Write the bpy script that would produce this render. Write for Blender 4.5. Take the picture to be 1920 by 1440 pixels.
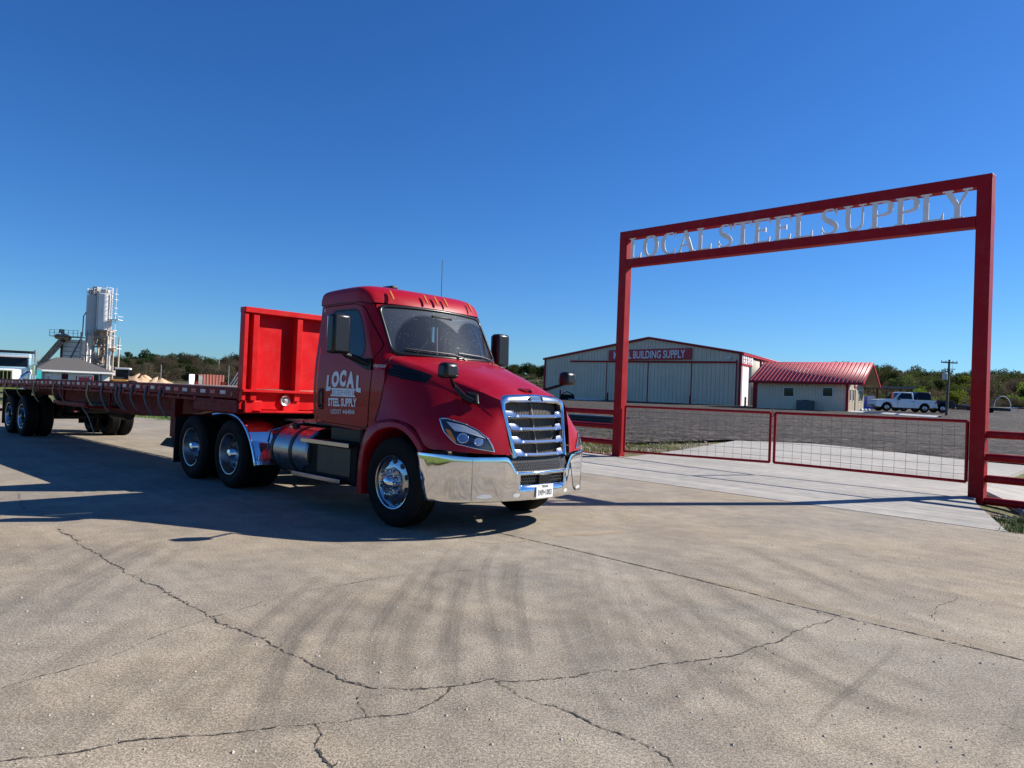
import bpy, bmesh, math, random
from mathutils import Vector, Matrix, noise
from mathutils.bvhtree import BVHTree
from mathutils.geometry import tessellate_polygon
R = math.radians
scene = bpy.context.scene
for o in list(bpy.data.objects): bpy.data.objects.remove(o)
C = scene.collection
# ------------------------------------------------------------------ camera
F_PX, PITCH, ROLL, CAM_H = 1354.5, -0.0151, 0.0399, 1.5308
_r = Vector((1, 0, 0)); _u = Vector((0, math.sin(PITCH), math.cos(PITCH))); FW = Vector((0, math.cos(PITCH), -math.sin(PITCH)))
RT = _r*math.cos(ROLL) + _u*math.sin(ROLL); UP = -_r*math.sin(ROLL) + _u*math.cos(ROLL)
CAM = Vector((0, 0, CAM_H))
cd = bpy.data.cameras.new('camera'); cam = bpy.data.objects.new('camera', cd); C.objects.link(cam)
m = Matrix((RT, UP, -FW)).transposed().to_4x4(); m.translation = CAM; cam.matrix_world = m
cd.sensor_width = 36; cd.lens = F_PX/1920*36; cd.clip_end = 5000; cd.clip_start = .05
scene.camera = cam
# ------------------------------------------------------------------ light
SUN_AZ, SUN_EL = 15.5, 35.5
w = bpy.data.worlds.new('World'); scene.world = w; w.use_nodes = True
nt = w.node_tree; bg = nt.nodes['Background']
sky = nt.nodes.new('ShaderNodeTexSky'); sky.sky_type = 'NISHITA'; sky.sun_disc = False
sky.sun_elevation = R(SUN_EL); sky.sun_rotation = R(90-SUN_AZ); sky.altitude = 250; sky.air_density = 1.0; sky.dust_density = .25; sky.ozone_density = 2.2
hs = nt.nodes.new('ShaderNodeHueSaturation'); hs.inputs['Saturation'].default_value = 1.22
nt.links.new(sky.outputs[0], hs.inputs['Color']); tn = nt.nodes.new('ShaderNodeMix'); tn.data_type = 'RGBA'; tn.blend_type = 'MULTIPLY'; tn.inputs[0].default_value = 1; tn.inputs[7].default_value = (.56, .98, 1.52, 1)
nt.links.new(hs.outputs[0], tn.inputs[6]); nt.links.new(tn.outputs[2], bg.inputs[0]); bg.inputs[1].default_value = .0505
sd = bpy.data.lights.new('sun', 'SUN'); sd.energy = 5.0; sd.angle = R(.5); sd.color = (1, .93, .84)
sun = bpy.data.objects.new('sun', sd); C.objects.link(sun)
SUND = Vector((math.cos(R(SUN_AZ))*math.cos(R(SUN_EL)), math.sin(R(SUN_AZ))*math.cos(R(SUN_EL)), math.sin(R(SUN_EL))))
sun.rotation_euler = SUND.to_track_quat('Z', 'Y').to_euler(); sun.location = (20, 10, 30)
scene.view_settings.view_transform = 'Standard'; scene.view_settings.look = 'None'; scene.view_settings.exposure = .75; scene.view_settings.gamma = 1
scene.render.engine = 'CYCLES'; scene.cycles.max_bounces = 8; scene.cycles.transparent_max_bounces = 12

# ------------------------------------------------------------------ materials
def N(t, k, **a):
    n = t.nodes.new(k)
    for q, v in a.items(): setattr(n, q, v)
    return n
def mat(name, col, rough=.5, metal=0, var=.0, vscale=3., coat=0, bump=0, bscale=40., col2=None, spec=.5, rvar=0, trans=0, emis=None):
    m = bpy.data.materials.new(name); m.use_nodes = True; t = m.node_tree; p = t.nodes['Principled BSDF']
    p.inputs['Base Color'].default_value = (*col, 1); p.inputs['Roughness'].default_value = rough; p.inputs['Metallic'].default_value = metal
    p.inputs['Coat Weight'].default_value = coat; p.inputs['Coat Roughness'].default_value = .04; p.inputs['Specular IOR Level'].default_value = spec
    p.inputs['Transmission Weight'].default_value = trans
    tc = N(t, 'ShaderNodeTexCoord')
    if var or col2:
        n = N(t, 'ShaderNodeTexNoise'); n.inputs['Scale'].default_value = vscale; n.inputs['Detail'].default_value = 8; n.inputs['Roughness'].default_value = .65
        t.links.new(tc.outputs['Object'], n.inputs['Vector'])
        cr = N(t, 'ShaderNodeValToRGB'); cr.color_ramp.elements[0].position = .32; cr.color_ramp.elements[1].position = .68
        c2 = col2 if col2 else tuple(min(1, c*(1+var)) for c in col)
        cr.color_ramp.elements[0].color = (*(col if col2 else tuple(c*(1-var) for c in col)), 1); cr.color_ramp.elements[1].color = (*c2, 1)
        t.links.new(n.outputs['Fac'], cr.inputs['Fac']); t.links.new(cr.outputs['Color'], p.inputs['Base Color'])
    if rvar:
        n = N(t, 'ShaderNodeTexNoise'); n.inputs['Scale'].default_value = vscale*2; n.inputs['Detail'].default_value = 6
        t.links.new(tc.outputs['Object'], n.inputs['Vector'])
        mr = N(t, 'ShaderNodeMapRange'); mr.inputs['From Min'].default_value = .3; mr.inputs['From Max'].default_value = .7
        mr.inputs['To Min'].default_value = max(0, rough-rvar); mr.inputs['To Max'].default_value = rough+rvar
        t.links.new(n.outputs['Fac'], mr.inputs['Value']); t.links.new(mr.outputs[0], p.inputs['Roughness'])
    if bump:
        n = N(t, 'ShaderNodeTexNoise'); n.inputs['Scale'].default_value = bscale; n.inputs['Detail'].default_value = 4
        t.links.new(tc.outputs['Object'], n.inputs['Vector'])
        b = N(t, 'ShaderNodeBump'); b.inputs['Strength'].default_value = bump; b.inputs['Distance'].default_value = .02
        t.links.new(n.outputs['Fac'], b.inputs['Height']); t.links.new(b.outputs[0], p.inputs['Normal'])
    return m
def ribbed(name, col, period, width, axis=0, depth=.6, rough=.55, coat=0, wob=.0, sat=None):
    """sheet metal with pressed ribs along one axis (a relief, not a picture)"""
    m = mat(name, col, rough, 0, .08, .4, coat); t = m.node_tree; p = t.nodes['Principled BSDF']
    tc = N(t, 'ShaderNodeTexCoord'); sp = N(t, 'ShaderNodeSeparateXYZ'); t.links.new(tc.outputs['Object'], sp.inputs[0])
    a = N(t, 'ShaderNodeMath', operation='MULTIPLY'); a.inputs[1].default_value = 1/period; t.links.new(sp.outputs[axis], a.inputs[0])
    f = N(t, 'ShaderNodeMath', operation='FRACT'); t.links.new(a.outputs[0], f.inputs[0])
    pp = N(t, 'ShaderNodeMath', operation='PINGPONG'); pp.inputs[1].default_value = .5; t.links.new(f.outputs[0], pp.inputs[0])
    mr = N(t, 'ShaderNodeMapRange', interpolation_type='SMOOTHSTEP'); mr.inputs['From Min'].default_value = 0; mr.inputs['From Max'].default_value = width
    t.links.new(pp.outputs[0], mr.inputs['Value'])
    b = N(t, 'ShaderNodeBump'); b.inputs['Strength'].default_value = depth; b.inputs['Distance'].default_value = .05; b.invert = True
    t.links.new(mr.outputs[0], b.inputs['Height']); t.links.new(b.outputs[0], p.inputs['Normal'])
    return m
M = {}
M['truckred'] = mat('truck_red_paint', (.32, .003, .012), .36, .0, .05, 1.2, coat=.28, rvar=.05, spec=.15)
def dusty(m_, amt=.16):
    t = M[m_].node_tree; p = t.nodes['Principled BSDF']; src = p.inputs['Base Color'].links[0].from_socket; tc = N(t, 'ShaderNodeTexCoord')
    n = N(t, 'ShaderNodeTexNoise'); n.inputs['Scale'].default_value = 3.5; n.inputs['Detail'].default_value = 10; n.inputs['Roughness'].default_value = .75; t.links.new(tc.outputs['Object'], n.inputs['Vector'])
    mr = N(t, 'ShaderNodeMapRange'); mr.inputs['From Min'].default_value = .48; mr.inputs['From Max'].default_value = .75; mr.inputs['To Max'].default_value = amt; t.links.new(n.outputs['Fac'], mr.inputs['Value'])
    mx = N(t, 'ShaderNodeMix', data_type='RGBA'); mx.inputs[7].default_value = (.30, .20, .15, 1); t.links.new(mr.outputs[0], mx.inputs[0]); t.links.new(src, mx.inputs[6]); t.links.new(mx.outputs[2], p.inputs['Base Color'])
dusty('truckred', .07)
M['red'] = mat('trailer_red_paint', (.55, .003, .007), .5, 0, .12, 2.5, coat=.08, bump=.05, bscale=6, rvar=.1, spec=.2)
M['redworn'] = mat('worn_red_paint', (.16, .004, .006), .6, 0, .35, 5, bump=.1, bscale=20, rvar=.12, spec=.2)
M['gatered'] = mat('gate_red_paint', (.29, .0018, .007), .5, 0, .10, 1.5, coat=.04, rvar=.08, spec=.18)
M['redtrim'] = mat('red_trim', (.36, .007, .016), .5, 0, .08, 1, spec=.2)
M['black'] = mat('black_plastic', (.008, .008, .008), .42, 0, .2, 5, bump=.05, bscale=200, spec=.3)
M['satin'] = mat('satin_black', (.010, .010, .011), .3, 0, .1, 4, spec=.4)
M['frame'] = mat('chassis_black', (.006, .0055, .005), .6, 0, .4, 6, spec=.15)
M['rubber'] = mat('tyre_rubber', (.009, .0085, .008), .75, 0, .35, 6, bump=.25, bscale=60, spec=.15)
M['chrome'] = mat('chrome', (.80, .80, .80), .05, 1, 0, rvar=.02, vscale=2)
M['satinchrome'] = mat('grille_chrome', (.86, .86, .85), .12, 1, 0)
M['alu'] = mat('polished_aluminium', (.46, .46, .47), .18, 1, .06, 3, rvar=.05)
M['brushed'] = mat('brushed_aluminium', (.34, .34, .35), .3, 1, .1, 4, rvar=.08)
M['steel'] = mat('galvanised_steel', (.42, .43, .44), .4, .8, .15, 8)
M['plasma'] = mat('bare_cut_steel', (.78, .76, .73), .6, .0, .10, 4)
M['amber'] = mat('amber_lens', (.85, .25, .02), .2, 0, .1, 30, coat=1)
M['clear'] = mat('clear_lens', (.75, .78, .8), .08, .3, 0, coat=1)
M['white'] = mat('white_vinyl', (.72, .74, .78), .45)
dusty('red', .10); dusty('gatered', .12) if 'gatered' in M else None
M['whitepaint'] = mat('white_car_paint', (.86, .84, .80), .3, 0, .04, 2, coat=.8)
M['plate'] = mat('plate_white', (.78, .78, .76), .4)
M['ink'] = mat('black_ink', (.01, .01, .012), .5)
M['seat'] = mat('seat_cloth', (.05, .05, .055), .9, bump=.1)
M['dash'] = mat('dashboard_grey', (.10, .10, .105), .6)
M['beige'] = ribbed('beige_sheet_for_shade', (.76, .61, .43), .305, .16, 0, .55)  # colour lightened and warmed to offset the shade on the front walls
M['beigey'] = ribbed('beige_sheet_for_sun', (.34, .30, .22), .305, .16, 1, .55)  # darker copy of the wall sheet, toned down for the sunlit sides
M['redroof'] = ribbed('red_roof_sheet', (.52, .09, .10), .41, .10, 0, 1.0, .5)
M['shutter'] = ribbed('roller_shutter', (.72, .72, .70), .12, .5, 2, .4)
M['conc'] = mat('driveway_concrete', (.50, .485, .455), .85, 0, .0, 1.2, bump=.3, bscale=90)
M['deck'] = mat('deck_boards', (.24, .17, .13), .8, 0, .3, 3, bump=.3, bscale=12)
M['wood'] = mat('grey_boards', (.22, .24, .20), .85, 0, .2, 6, bump=.2)
M['yellowstrap'] = mat('yellow_webbing', (.27, .25, .09), .8, 0, .25, 30)
M['bluestrap'] = mat('blue_grey_webbing', (.06, .075, .095), .8, 0, .25, 30)
M['redtape'] = mat('red_reflector', (.45, .03, .04), .4, 0, .2, 10)
M['whitetape'] = mat('white_reflector', (.62, .52, .53), .4, 0, .15, 10)
M['silo'] = mat('silo_white', (.80, .79, .76), .45, 0, .12, .5, rvar=.1)
M['rust'] = mat('rusty_steel', (.25, .17, .11), .8, 0, 0, 2, col2=(.50, .40, .30))
M['paleframe'] = mat('dusty_pale_frame', (.30, .27, .22), .8, 0, 0, 1.5, col2=(.58, .55, .48))
M['roofgrey'] = mat('grey_shingles', (.085, .08, .075), .9, 0, .2, 8, bump=.4, bscale=12)
M['siding'] = ribbed('white_siding', (.70, .70, .66), .2, .12, 2, .3)
M['darkglass'] = mat('dark_window', (.010, .014, .018), .06, 0, spec=.3)
M['teal'] = mat('teal_plastic', (.01, .22, .24), .5)
M['orange'] = mat('loader_orange', (.50, .24, .05), .5, 0, .2, 3)
M['lumber'] = mat('sand_piles', (.52, .36, .22), .9, 0, .25, 1.5, bump=.6, bscale=3)
M['container'] = ribbed('faded_red_container', (.42, .13, .09), .28, .3, 0, .8, .7)
M['bark'] = mat('bark', (.10, .08, .065), .95, 0, .3, 8, bump=.5)
M['pole'] = mat('weathered_pole', (.12, .095, .08), .9, 0, .3, 6)
M['blue'] = mat('blue_plastic', (.01, .04, .45), .4, 0, .1, 2, coat=.4)
M['rock'] = mat('rock', (.38, .34, .28), .9, 0, .3, 6, bump=.6, bscale=10)
M['stonehouse'] = mat('stone_house', (.22, .20, .19), .8, 0, .2, 1)
def leafmat(name, a, b):
    m = mat(name, a, .85, 0, 0, .35, col2=b, spec=.1); t = m.node_tree; p = t.nodes['Principled BSDF']; out = [n for n in t.nodes if n.type == 'OUTPUT_MATERIAL'][0]
    src = p.inputs['Base Color'].links[0].from_socket; oi = N(t, 'ShaderNodeObjectInfo'); hsv = N(t, 'ShaderNodeHueSaturation')
    for inp, lo, hi in (('Hue', .475, .53), ('Value', .65, 1.4)):
        mr = N(t, 'ShaderNodeMapRange'); mr.inputs['To Min'].default_value = lo; mr.inputs['To Max'].default_value = hi; t.links.new(oi.outputs['Random'], mr.inputs['Value']); t.links.new(mr.outputs[0], hsv.inputs[inp])
    t.links.new(src, hsv.inputs['Color']); t.links.new(hsv.outputs[0], p.inputs['Base Color'])
    tl = N(t, 'ShaderNodeBsdfTranslucent'); t.links.new(hsv.outputs[0], tl.inputs[0]); mx = N(t, 'ShaderNodeMixShader'); mx.inputs[0].default_value = .45
    t.links.new(p.outputs[0], mx.inputs[1]); t.links.new(tl.outputs[0], mx.inputs[2]); t.links.new(mx.outputs[0], out.inputs[0]); return m
M['leafdark'] = leafmat('dark_leaves', (.018, .030, .008), (.042, .062, .018))
M['leafbrown'] = leafmat('bare_twigs', (.070, .056, .036), (.125, .103, .068))
M['leafspring'] = leafmat('spring_leaves', (.11, .16, .015), (.19, .25, .035))
M['leafmid'] = leafmat('mid_leaves', (.045, .056, .016), (.085, .10, .03))

def glassmat():
    m = bpy.data.materials.new('tinted_glass'); m.use_nodes = True; t = m.node_tree; t.nodes.clear()
    out = N(t, 'ShaderNodeOutputMaterial'); g = N(t, 'ShaderNodeBsdfGlossy'); g.inputs['Roughness'].default_value = .02
    tr = N(t, 'ShaderNodeBsdfTransparent'); tr.inputs[0].default_value = (.38, .48, .47, 1)
    fr = N(t, 'ShaderNodeFresnel'); fr.inputs[0].default_value = 1.6
    mx = N(t, 'ShaderNodeMixShader'); t.links.new(fr.outputs[0], mx.inputs[0]); t.links.new(tr.outputs[0], mx.inputs[1]); t.links.new(g.outputs[0], mx.inputs[2])
    t.links.new(mx.outputs[0], out.inputs[0]); return m, t, mx, out
M['glass'] = glassmat()[0]
def dirtyglass():
    m, t, mx, out = glassmat(); m.name = 'dusty_windscreen'
    d0 = N(t, 'ShaderNodeBsdfDiffuse'); d0.inputs[0].default_value = (.55, .62, .62, 1); d1 = N(t, 'ShaderNodeBsdfGlossy'); d1.inputs['Roughness'].default_value = .24; d1.inputs[0].default_value = (.85, .9, .9, 1); d = N(t, 'ShaderNodeMixShader'); d.inputs[0].default_value = .6; t.links.new(d0.outputs[0], d.inputs[1]); t.links.new(d1.outputs[0], d.inputs[2])
    uv = N(t, 'ShaderNodeTexCoord')
    vo = N(t, 'ShaderNodeTexVoronoi'); vo.inputs['Scale'].default_value = 30; vo.inputs['Randomness'].default_value = 1; t.links.new(uv.outputs['Object'], vo.inputs['Vector'])
    vr = N(t, 'ShaderNodeMapRange'); vr.inputs['From Min'].default_value = .10; vr.inputs['From Max'].default_value = .16; vr.inputs['To Min'].default_value = .95; vr.inputs['To Max'].default_value = 0
    t.links.new(vo.outputs['Distance'], vr.inputs['Value'])
    n = N(t, 'ShaderNodeTexNoise'); n.inputs['Scale'].default_value = 5; n.inputs['Detail'].default_value = 10; n.inputs['Roughness'].default_value = .7; t.links.new(uv.outputs['Object'], n.inputs['Vector'])
    nr = N(t, 'ShaderNodeMapRange'); nr.inputs['From Min'].default_value = .4; nr.inputs['From Max'].default_value = .75; nr.inputs['To Min'].default_value = .0; nr.inputs['To Max'].default_value = 1.1
    t.links.new(n.outputs['Fac'], nr.inputs['Value'])
    mu = N(t, 'ShaderNodeMath', operation='MULTIPLY'); t.links.new(vr.outputs[0], mu.inputs[0]); t.links.new(nr.outputs[0], mu.inputs[1])
    # wiper-swept arcs are cleaner than the rest of the pane (UV: u across, v up)
    sp = N(t, 'ShaderNodeSeparateXYZ'); t.links.new(uv.outputs['UV'], sp.inputs[0])
    arcs = []
    for cx in (.36, .86):
        sx = N(t, 'ShaderNodeMath', operation='SUBTRACT'); sx.inputs[1].default_value = cx; t.links.new(sp.outputs[0], sx.inputs[0])
        s2 = N(t, 'ShaderNodeMath', operation='MULTIPLY'); s2.inputs[1].default_value = 2.6; t.links.new(sx.outputs[0], s2.inputs[0])
        s3 = N(t, 'ShaderNodeMath', operation='POWER'); s3.inputs[1].default_value = 2; 
        ab = N(t, 'ShaderNodeMath', operation='ABSOLUTE'); t.links.new(s2.outputs[0], ab.inputs[0]); t.links.new(ab.outputs[0], s3.inputs[0])
        v2 = N(t, 'ShaderNodeMath', operation='POWER'); v2.inputs[1].default_value = 2; t.links.new(sp.outputs[1], v2.inputs[0])
        ad = N(t, 'ShaderNodeMath', operation='ADD'); t.links.new(s3.outputs[0], ad.inputs[0]); t.links.new(v2.outputs[0], ad.inputs[1])
        st = N(t, 'ShaderNodeMapRange'); st.inputs['From Min'].default_value = .70; st.inputs['From Max'].default_value = .78; t.links.new(ad.outputs[0], st.inputs['Value']); arcs.append(st)
    mi = N(t, 'ShaderNodeMath', operation='MINIMUM'); t.links.new(arcs[0].outputs[0], mi.inputs[0]); t.links.new(arcs[1].outputs[0], mi.inputs[1])
    dm = N(t, 'ShaderNodeMapRange'); dm.inputs['To Min'].default_value = .05; dm.inputs['To Max'].default_value = .14; t.links.new(mi.outputs[0], dm.inputs['Value'])
    mx2 = N(t, 'ShaderNodeMath', operation='MAXIMUM'); t.links.new(mu.outputs[0], mx2.inputs[0]); t.links.new(dm.outputs[0], mx2.inputs[1])
    m2 = N(t, 'ShaderNodeMixShader'); t.links.new(mx2.outputs[0], m2.inputs[0]); t.links.new(mx.outputs[0], m2.inputs[1]); t.links.new(d.outputs[0], m2.inputs[2])
    t.links.new(m2.outputs[0], out.inputs[0]); return m
M['windscreen'] = dirtyglass()

def groundmat(name, layers, rough=.9, bumps=(), streak=0):
    """layers: (scale, detail, lo, hi, colA, colB, blend)"""
    m = bpy.data.materials.new(name); m.use_nodes = True; t = m.node_tree; p = t.nodes['Principled BSDF']
    p.inputs['Roughness'].default_value = rough; p.inputs['Specular IOR Level'].default_value = .25
    tc = N(t, 'ShaderNodeTexCoord'); prev = None
    for (sc, det, lo, hi, a, b, bl) in layers:
        n = N(t, 'ShaderNodeTexNoise'); n.inputs['Scale'].default_value = sc; n.inputs['Detail'].default_value = det; n.inputs['Roughness'].default_value = .6
        t.links.new(tc.outputs['Object'], n.inputs['Vector'])
        cr = N(t, 'ShaderNodeValToRGB'); cr.color_ramp.elements[0].position = lo; cr.color_ramp.elements[1].position = hi
        cr.color_ramp.elements[0].color = (*a, 1); cr.color_ramp.elements[1].color = (*b, 1); t.links.new(n.outputs['Fac'], cr.inputs[0])
        if prev is None: prev = cr.outputs[0]
        else:
            mx = N(t, 'ShaderNodeMix', data_type='RGBA', blend_type=bl); mx.inputs[0].default_value = 1
            t.links.new(prev, mx.inputs[6]); t.links.new(cr.outputs[0], mx.inputs[7]); prev = mx.outputs[2]
    t.links.new(prev, p.inputs['Base Color'])
    if streak:
        mp = N(t, 'ShaderNodeMapping'); mp.vector_type = 'TEXTURE'; mp.inputs['Rotation'].default_value = (0, 0, R(-47.1)); mp.inputs['Scale'].default_value = (5, .16, 1); t.links.new(tc.outputs['Object'], mp.inputs[0])
        n = N(t, 'ShaderNodeTexNoise'); n.inputs['Scale'].default_value = 1; n.inputs['Detail'].default_value = 5; t.links.new(mp.outputs[0], n.inputs['Vector'])
        cr = N(t, 'ShaderNodeMapRange'); cr.inputs['From Min'].default_value = .35; cr.inputs['From Max'].default_value = .65; cr.inputs['To Min'].default_value = 1-streak; cr.inputs['To Max'].default_value = 1+streak*.6; t.links.new(n.outputs['Fac'], cr.inputs['Value'])
        vm = N(t, 'ShaderNodeVectorMath', operation='SCALE'); t.links.new(prev, vm.inputs[0]); t.links.new(cr.outputs[0], vm.inputs['Scale']); t.links.new(vm.outputs[0], p.inputs['Base Color'])
    nrm = None
    for sc, st, ds in bumps:
        n = N(t, 'ShaderNodeTexNoise'); n.inputs['Scale'].default_value = sc; n.inputs['Detail'].default_value = 5
        t.links.new(tc.outputs['Object'], n.inputs['Vector'])
        b = N(t, 'ShaderNodeBump'); b.inputs['Strength'].default_value = st; b.inputs['Distance'].default_value = ds; t.links.new(n.outputs[0], b.inputs['Height'])
        if nrm: t.links.new(nrm, b.inputs['Normal'])
        nrm = b.outputs[0]
    if nrm: t.links.new(nrm, p.inputs['Normal'])
    return m
g1 = (1, 1, 1)
M['road'] = groundmat('worn_concrete_road', [
    (.22, 4, .35, .65, (.300, .256, .194), (.284, .266, .232), 'MIX'),
    (.9, 7, .38, .62, (.84, .85, .88), (1.12, 1.10, 1.05), 'MULTIPLY'),
    (5, 8, .38, .62, (.90, .89, .88), (1.08, 1.08, 1.08), 'MULTIPLY'),
    (120, 2, .40, .58, (.60, .57, .54), (1.27, 1.27, 1.25), 'MULTIPLY'),
    (55, 3, .38, .60, (.74, .72, .69), (1.16, 1.16, 1.16), 'MULTIPLY')], .88, [(120, .25, .006)], .07)
M['drive'] = groundmat('pale_broomed_concrete', [
    (.35, 5, .3, .7, (.33, .315, .28), (.43, .412, .365), 'MIX'),
    (4, 8, .3, .7, (.80, .82, .86), (1.10, 1.08, 1.05), 'MULTIPLY'),
    (60, 3, .3, .7, (.88, .88, .88), (1.08, 1.08, 1.08), 'MULTIPLY')], .85, [(60, .2, .006)], .16)
M['gravel'] = groundmat('dark_crushed_gravel', [
    (.07, 4, .3, .7, (.036, .032, .029), (.052, .047, .041), 'MIX'),
    (.8, 6, .3, .7, (.82, .82, .83), (1.15, 1.13, 1.1), 'MULTIPLY'),
    (1.1, 6, .42, .58, (.65, .65, .65), (1.4, 1.36, 1.32), 'MULTIPLY'),
    (5, 3, .46, .57, (.35, .35, .35), (2.1, 2.0, 1.95), 'MULTIPLY')], .95, [(9, .7, .06), (30, .6, .03)])
M['grass'] = groundmat('rough_grass_and_soil', [
    (.5, 6, .40, .62, (.17, .13, .09), (.10, .14, .035), 'MIX'),
    (7, 6, .3, .7, (.7, .7, .7), (1.3, 1.3, 1.2), 'MULTIPLY'),
    (50, 3, .3, .7, (.55, .55, .55), (1.4, 1.4, 1.3), 'MULTIPLY')], .95, [(8, .7, .08), (50, .6, .03)])
M['hill'] = groundmat('scrub_hillside', [
    (.03, 5, .35, .65, (.055, .055, .028), (.12, .105, .06), 'MIX'),
    (.5, 6, .3, .7, (.55, .55, .55), (1.4, 1.4, 1.3), 'MULTIPLY')], .95, [(.6, 1, .6)])
M['soil'] = groundmat('brown_soil', [
    (1.2, 6, .35, .65, (.12, .085, .06), (.22, .17, .125), 'MIX'),
    (22, 4, .35, .65, (.5, .5, .5), (1.5, 1.45, 1.4), 'MULTIPLY')], .95, [(15, .8, .06)])
M['crack'] = mat('dark_crack', (.05, .042, .035), .95, 0, .4, 20)  # dark mottled colour of cracks, joint and some chips
M['chip'] = mat('chipped_crack_edge', (.36, .30, .24), .95, 0, .3, 40)
def smear(name, col, strength, sc=6., stretch=(1, 1, 1)):
    m = bpy.data.materials.new(name); m.use_nodes = True; t = m.node_tree; t.nodes.clear()
    out = N(t, 'ShaderNodeOutputMaterial'); d = N(t, 'ShaderNodeBsdfDiffuse'); d.inputs[0].default_value = (*col, 1); tr = N(t, 'ShaderNodeBsdfTransparent')
    tc = N(t, 'ShaderNodeTexCoord'); sp = N(t, 'ShaderNodeSeparateXYZ'); t.links.new(tc.outputs['UV'], sp.inputs[0])
    pp = N(t, 'ShaderNodeMath', operation='PINGPONG'); pp.inputs[1].default_value = .5; t.links.new(sp.outputs[1], pp.inputs[0])
    sm = N(t, 'ShaderNodeMapRange', interpolation_type='SMOOTHSTEP'); sm.inputs['From Max'].default_value = .42; t.links.new(pp.outputs[0], sm.inputs['Value'])
    p2 = N(t, 'ShaderNodeMath', operation='PINGPONG'); p2.inputs[1].default_value = .5; t.links.new(sp.outputs[0], p2.inputs[0])
    s2 = N(t, 'ShaderNodeMapRange', interpolation_type='SMOOTHSTEP'); s2.inputs['From Max'].default_value = .2; t.links.new(p2.outputs[0], s2.inputs['Value'])
    n = N(t, 'ShaderNodeTexNoise'); n.inputs['Scale'].default_value = sc; n.inputs['Detail'].default_value = 8; n.inputs['Roughness'].default_value = .7; t.links.new(tc.outputs['Object'], n.inputs['Vector'])
    nr = N(t, 'ShaderNodeMapRange'); nr.inputs['From Min'].default_value = .3; nr.inputs['From Max'].default_value = .7; nr.inputs['To Min'].default_value = .25; t.links.new(n.outputs[0], nr.inputs['Value'])
    # fine streaks across the width
    mp = N(t, 'ShaderNodeMapping'); mp.inputs['Scale'].default_value = (.6, 14, 1); t.links.new(tc.outputs['UV'], mp.inputs[0])
    n2 = N(t, 'ShaderNodeTexNoise'); n2.inputs['Scale'].default_value = 1.6; n2.inputs['Detail'].default_value = 3; t.links.new(mp.outputs[0], n2.inputs['Vector'])
    nr2 = N(t, 'ShaderNodeMapRange'); nr2.inputs['From Min'].default_value = .35; nr2.inputs['From Max'].default_value = .65; nr2.inputs['To Min'].default_value = .25; t.links.new(n2.outputs[0], nr2.inputs['Value'])
    cur = sm.outputs[0]
    for o_ in (s2.outputs[0], nr.outputs[0], nr2.outputs[0]):
        mu = N(t, 'ShaderNodeMath', operation='MULTIPLY'); t.links.new(cur, mu.inputs[0]); t.links.new(o_, mu.inputs[1]); cur = mu.outputs[0]
    mu = N(t, 'ShaderNodeMath', operation='MULTIPLY'); mu.inputs[1].default_value = strength; t.links.new(cur, mu.inputs[0])
    mx = N(t, 'ShaderNodeMixShader'); t.links.new(mu.outputs[0], mx.inputs[0]); t.links.new(tr.outputs[0], mx.inputs[1]); t.links.new(d.outputs[0], mx.inputs[2]); t.links.new(mx.outputs[0], out.inputs[0])
    return m
M['tyremark'] = smear('tyre_rubber_marks', (.10, .098, .096), .17, .6)
M['tyrestrong'] = smear('strong_tyre_marks', (.09, .09, .09), .30, .8)
M['palesmear'] = smear('pale_clay_smear', (.50, .41, .29), .7, 4)
M['scratch'] = smear('pale_scratches', (.42, .39, .34), .45, 6)
M['worn'] = smear('worn_aggregate_strip', (.36, .29, .20), .55, 9)

# ------------------------------------------------------------------ mesh helpers
def cr1(p, n):
    """Catmull-Rom resample of a list of vectors, n steps per span"""
    out = []
    L = len(p)
    for i in range(L-1):
        a, b, c, d = p[max(i-1, 0)], p[i], p[i+1], p[min(i+2, L-1)]
        for k in range(n):
            t = k/n; out.append(.5*((2*b)+(c-a)*t+(2*a-5*b+4*c-d)*t*t+(3*b-a-3*c+d)*t**3))
    out.append(p[-1]); return out
def resample(poly, n, closed=True):
    pts = [Vector(p) for p in poly]
    if closed: pts = pts+[pts[0]]
    ls = [0]
    for i in range(len(pts)-1): ls.append(ls[-1]+(pts[i+1]-pts[i]).length)
    out = []; T = ls[-1]; j = 0
    for k in range(n):
        d = T*k/(n if closed else n-1)
        while j < len(ls)-2 and ls[j+1] < d: j += 1
        seg = ls[j+1]-ls[j]; t = 0 if seg == 0 else (d-ls[j])/seg
        out.append(pts[j].lerp(pts[j+1], min(1, t)))
    return out
def roundpoly(poly, r, n=4):
    out = []; L = len(poly)
    for i in range(L):
        a, b, c = Vector(poly[i-1]), Vector(poly[i]), Vector(poly[(i+1) % L])
        u = (a-b); v = (c-b); rr = min(r, u.length*.45, v.length*.45)
        p, q = b+u.normalized()*rr, b+v.normalized()*rr
        for k in range(n+1):
            t = k/n; out.append(tuple(p*(1-t)**2+b*2*t*(1-t)+q*t*t))
    return out
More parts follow.
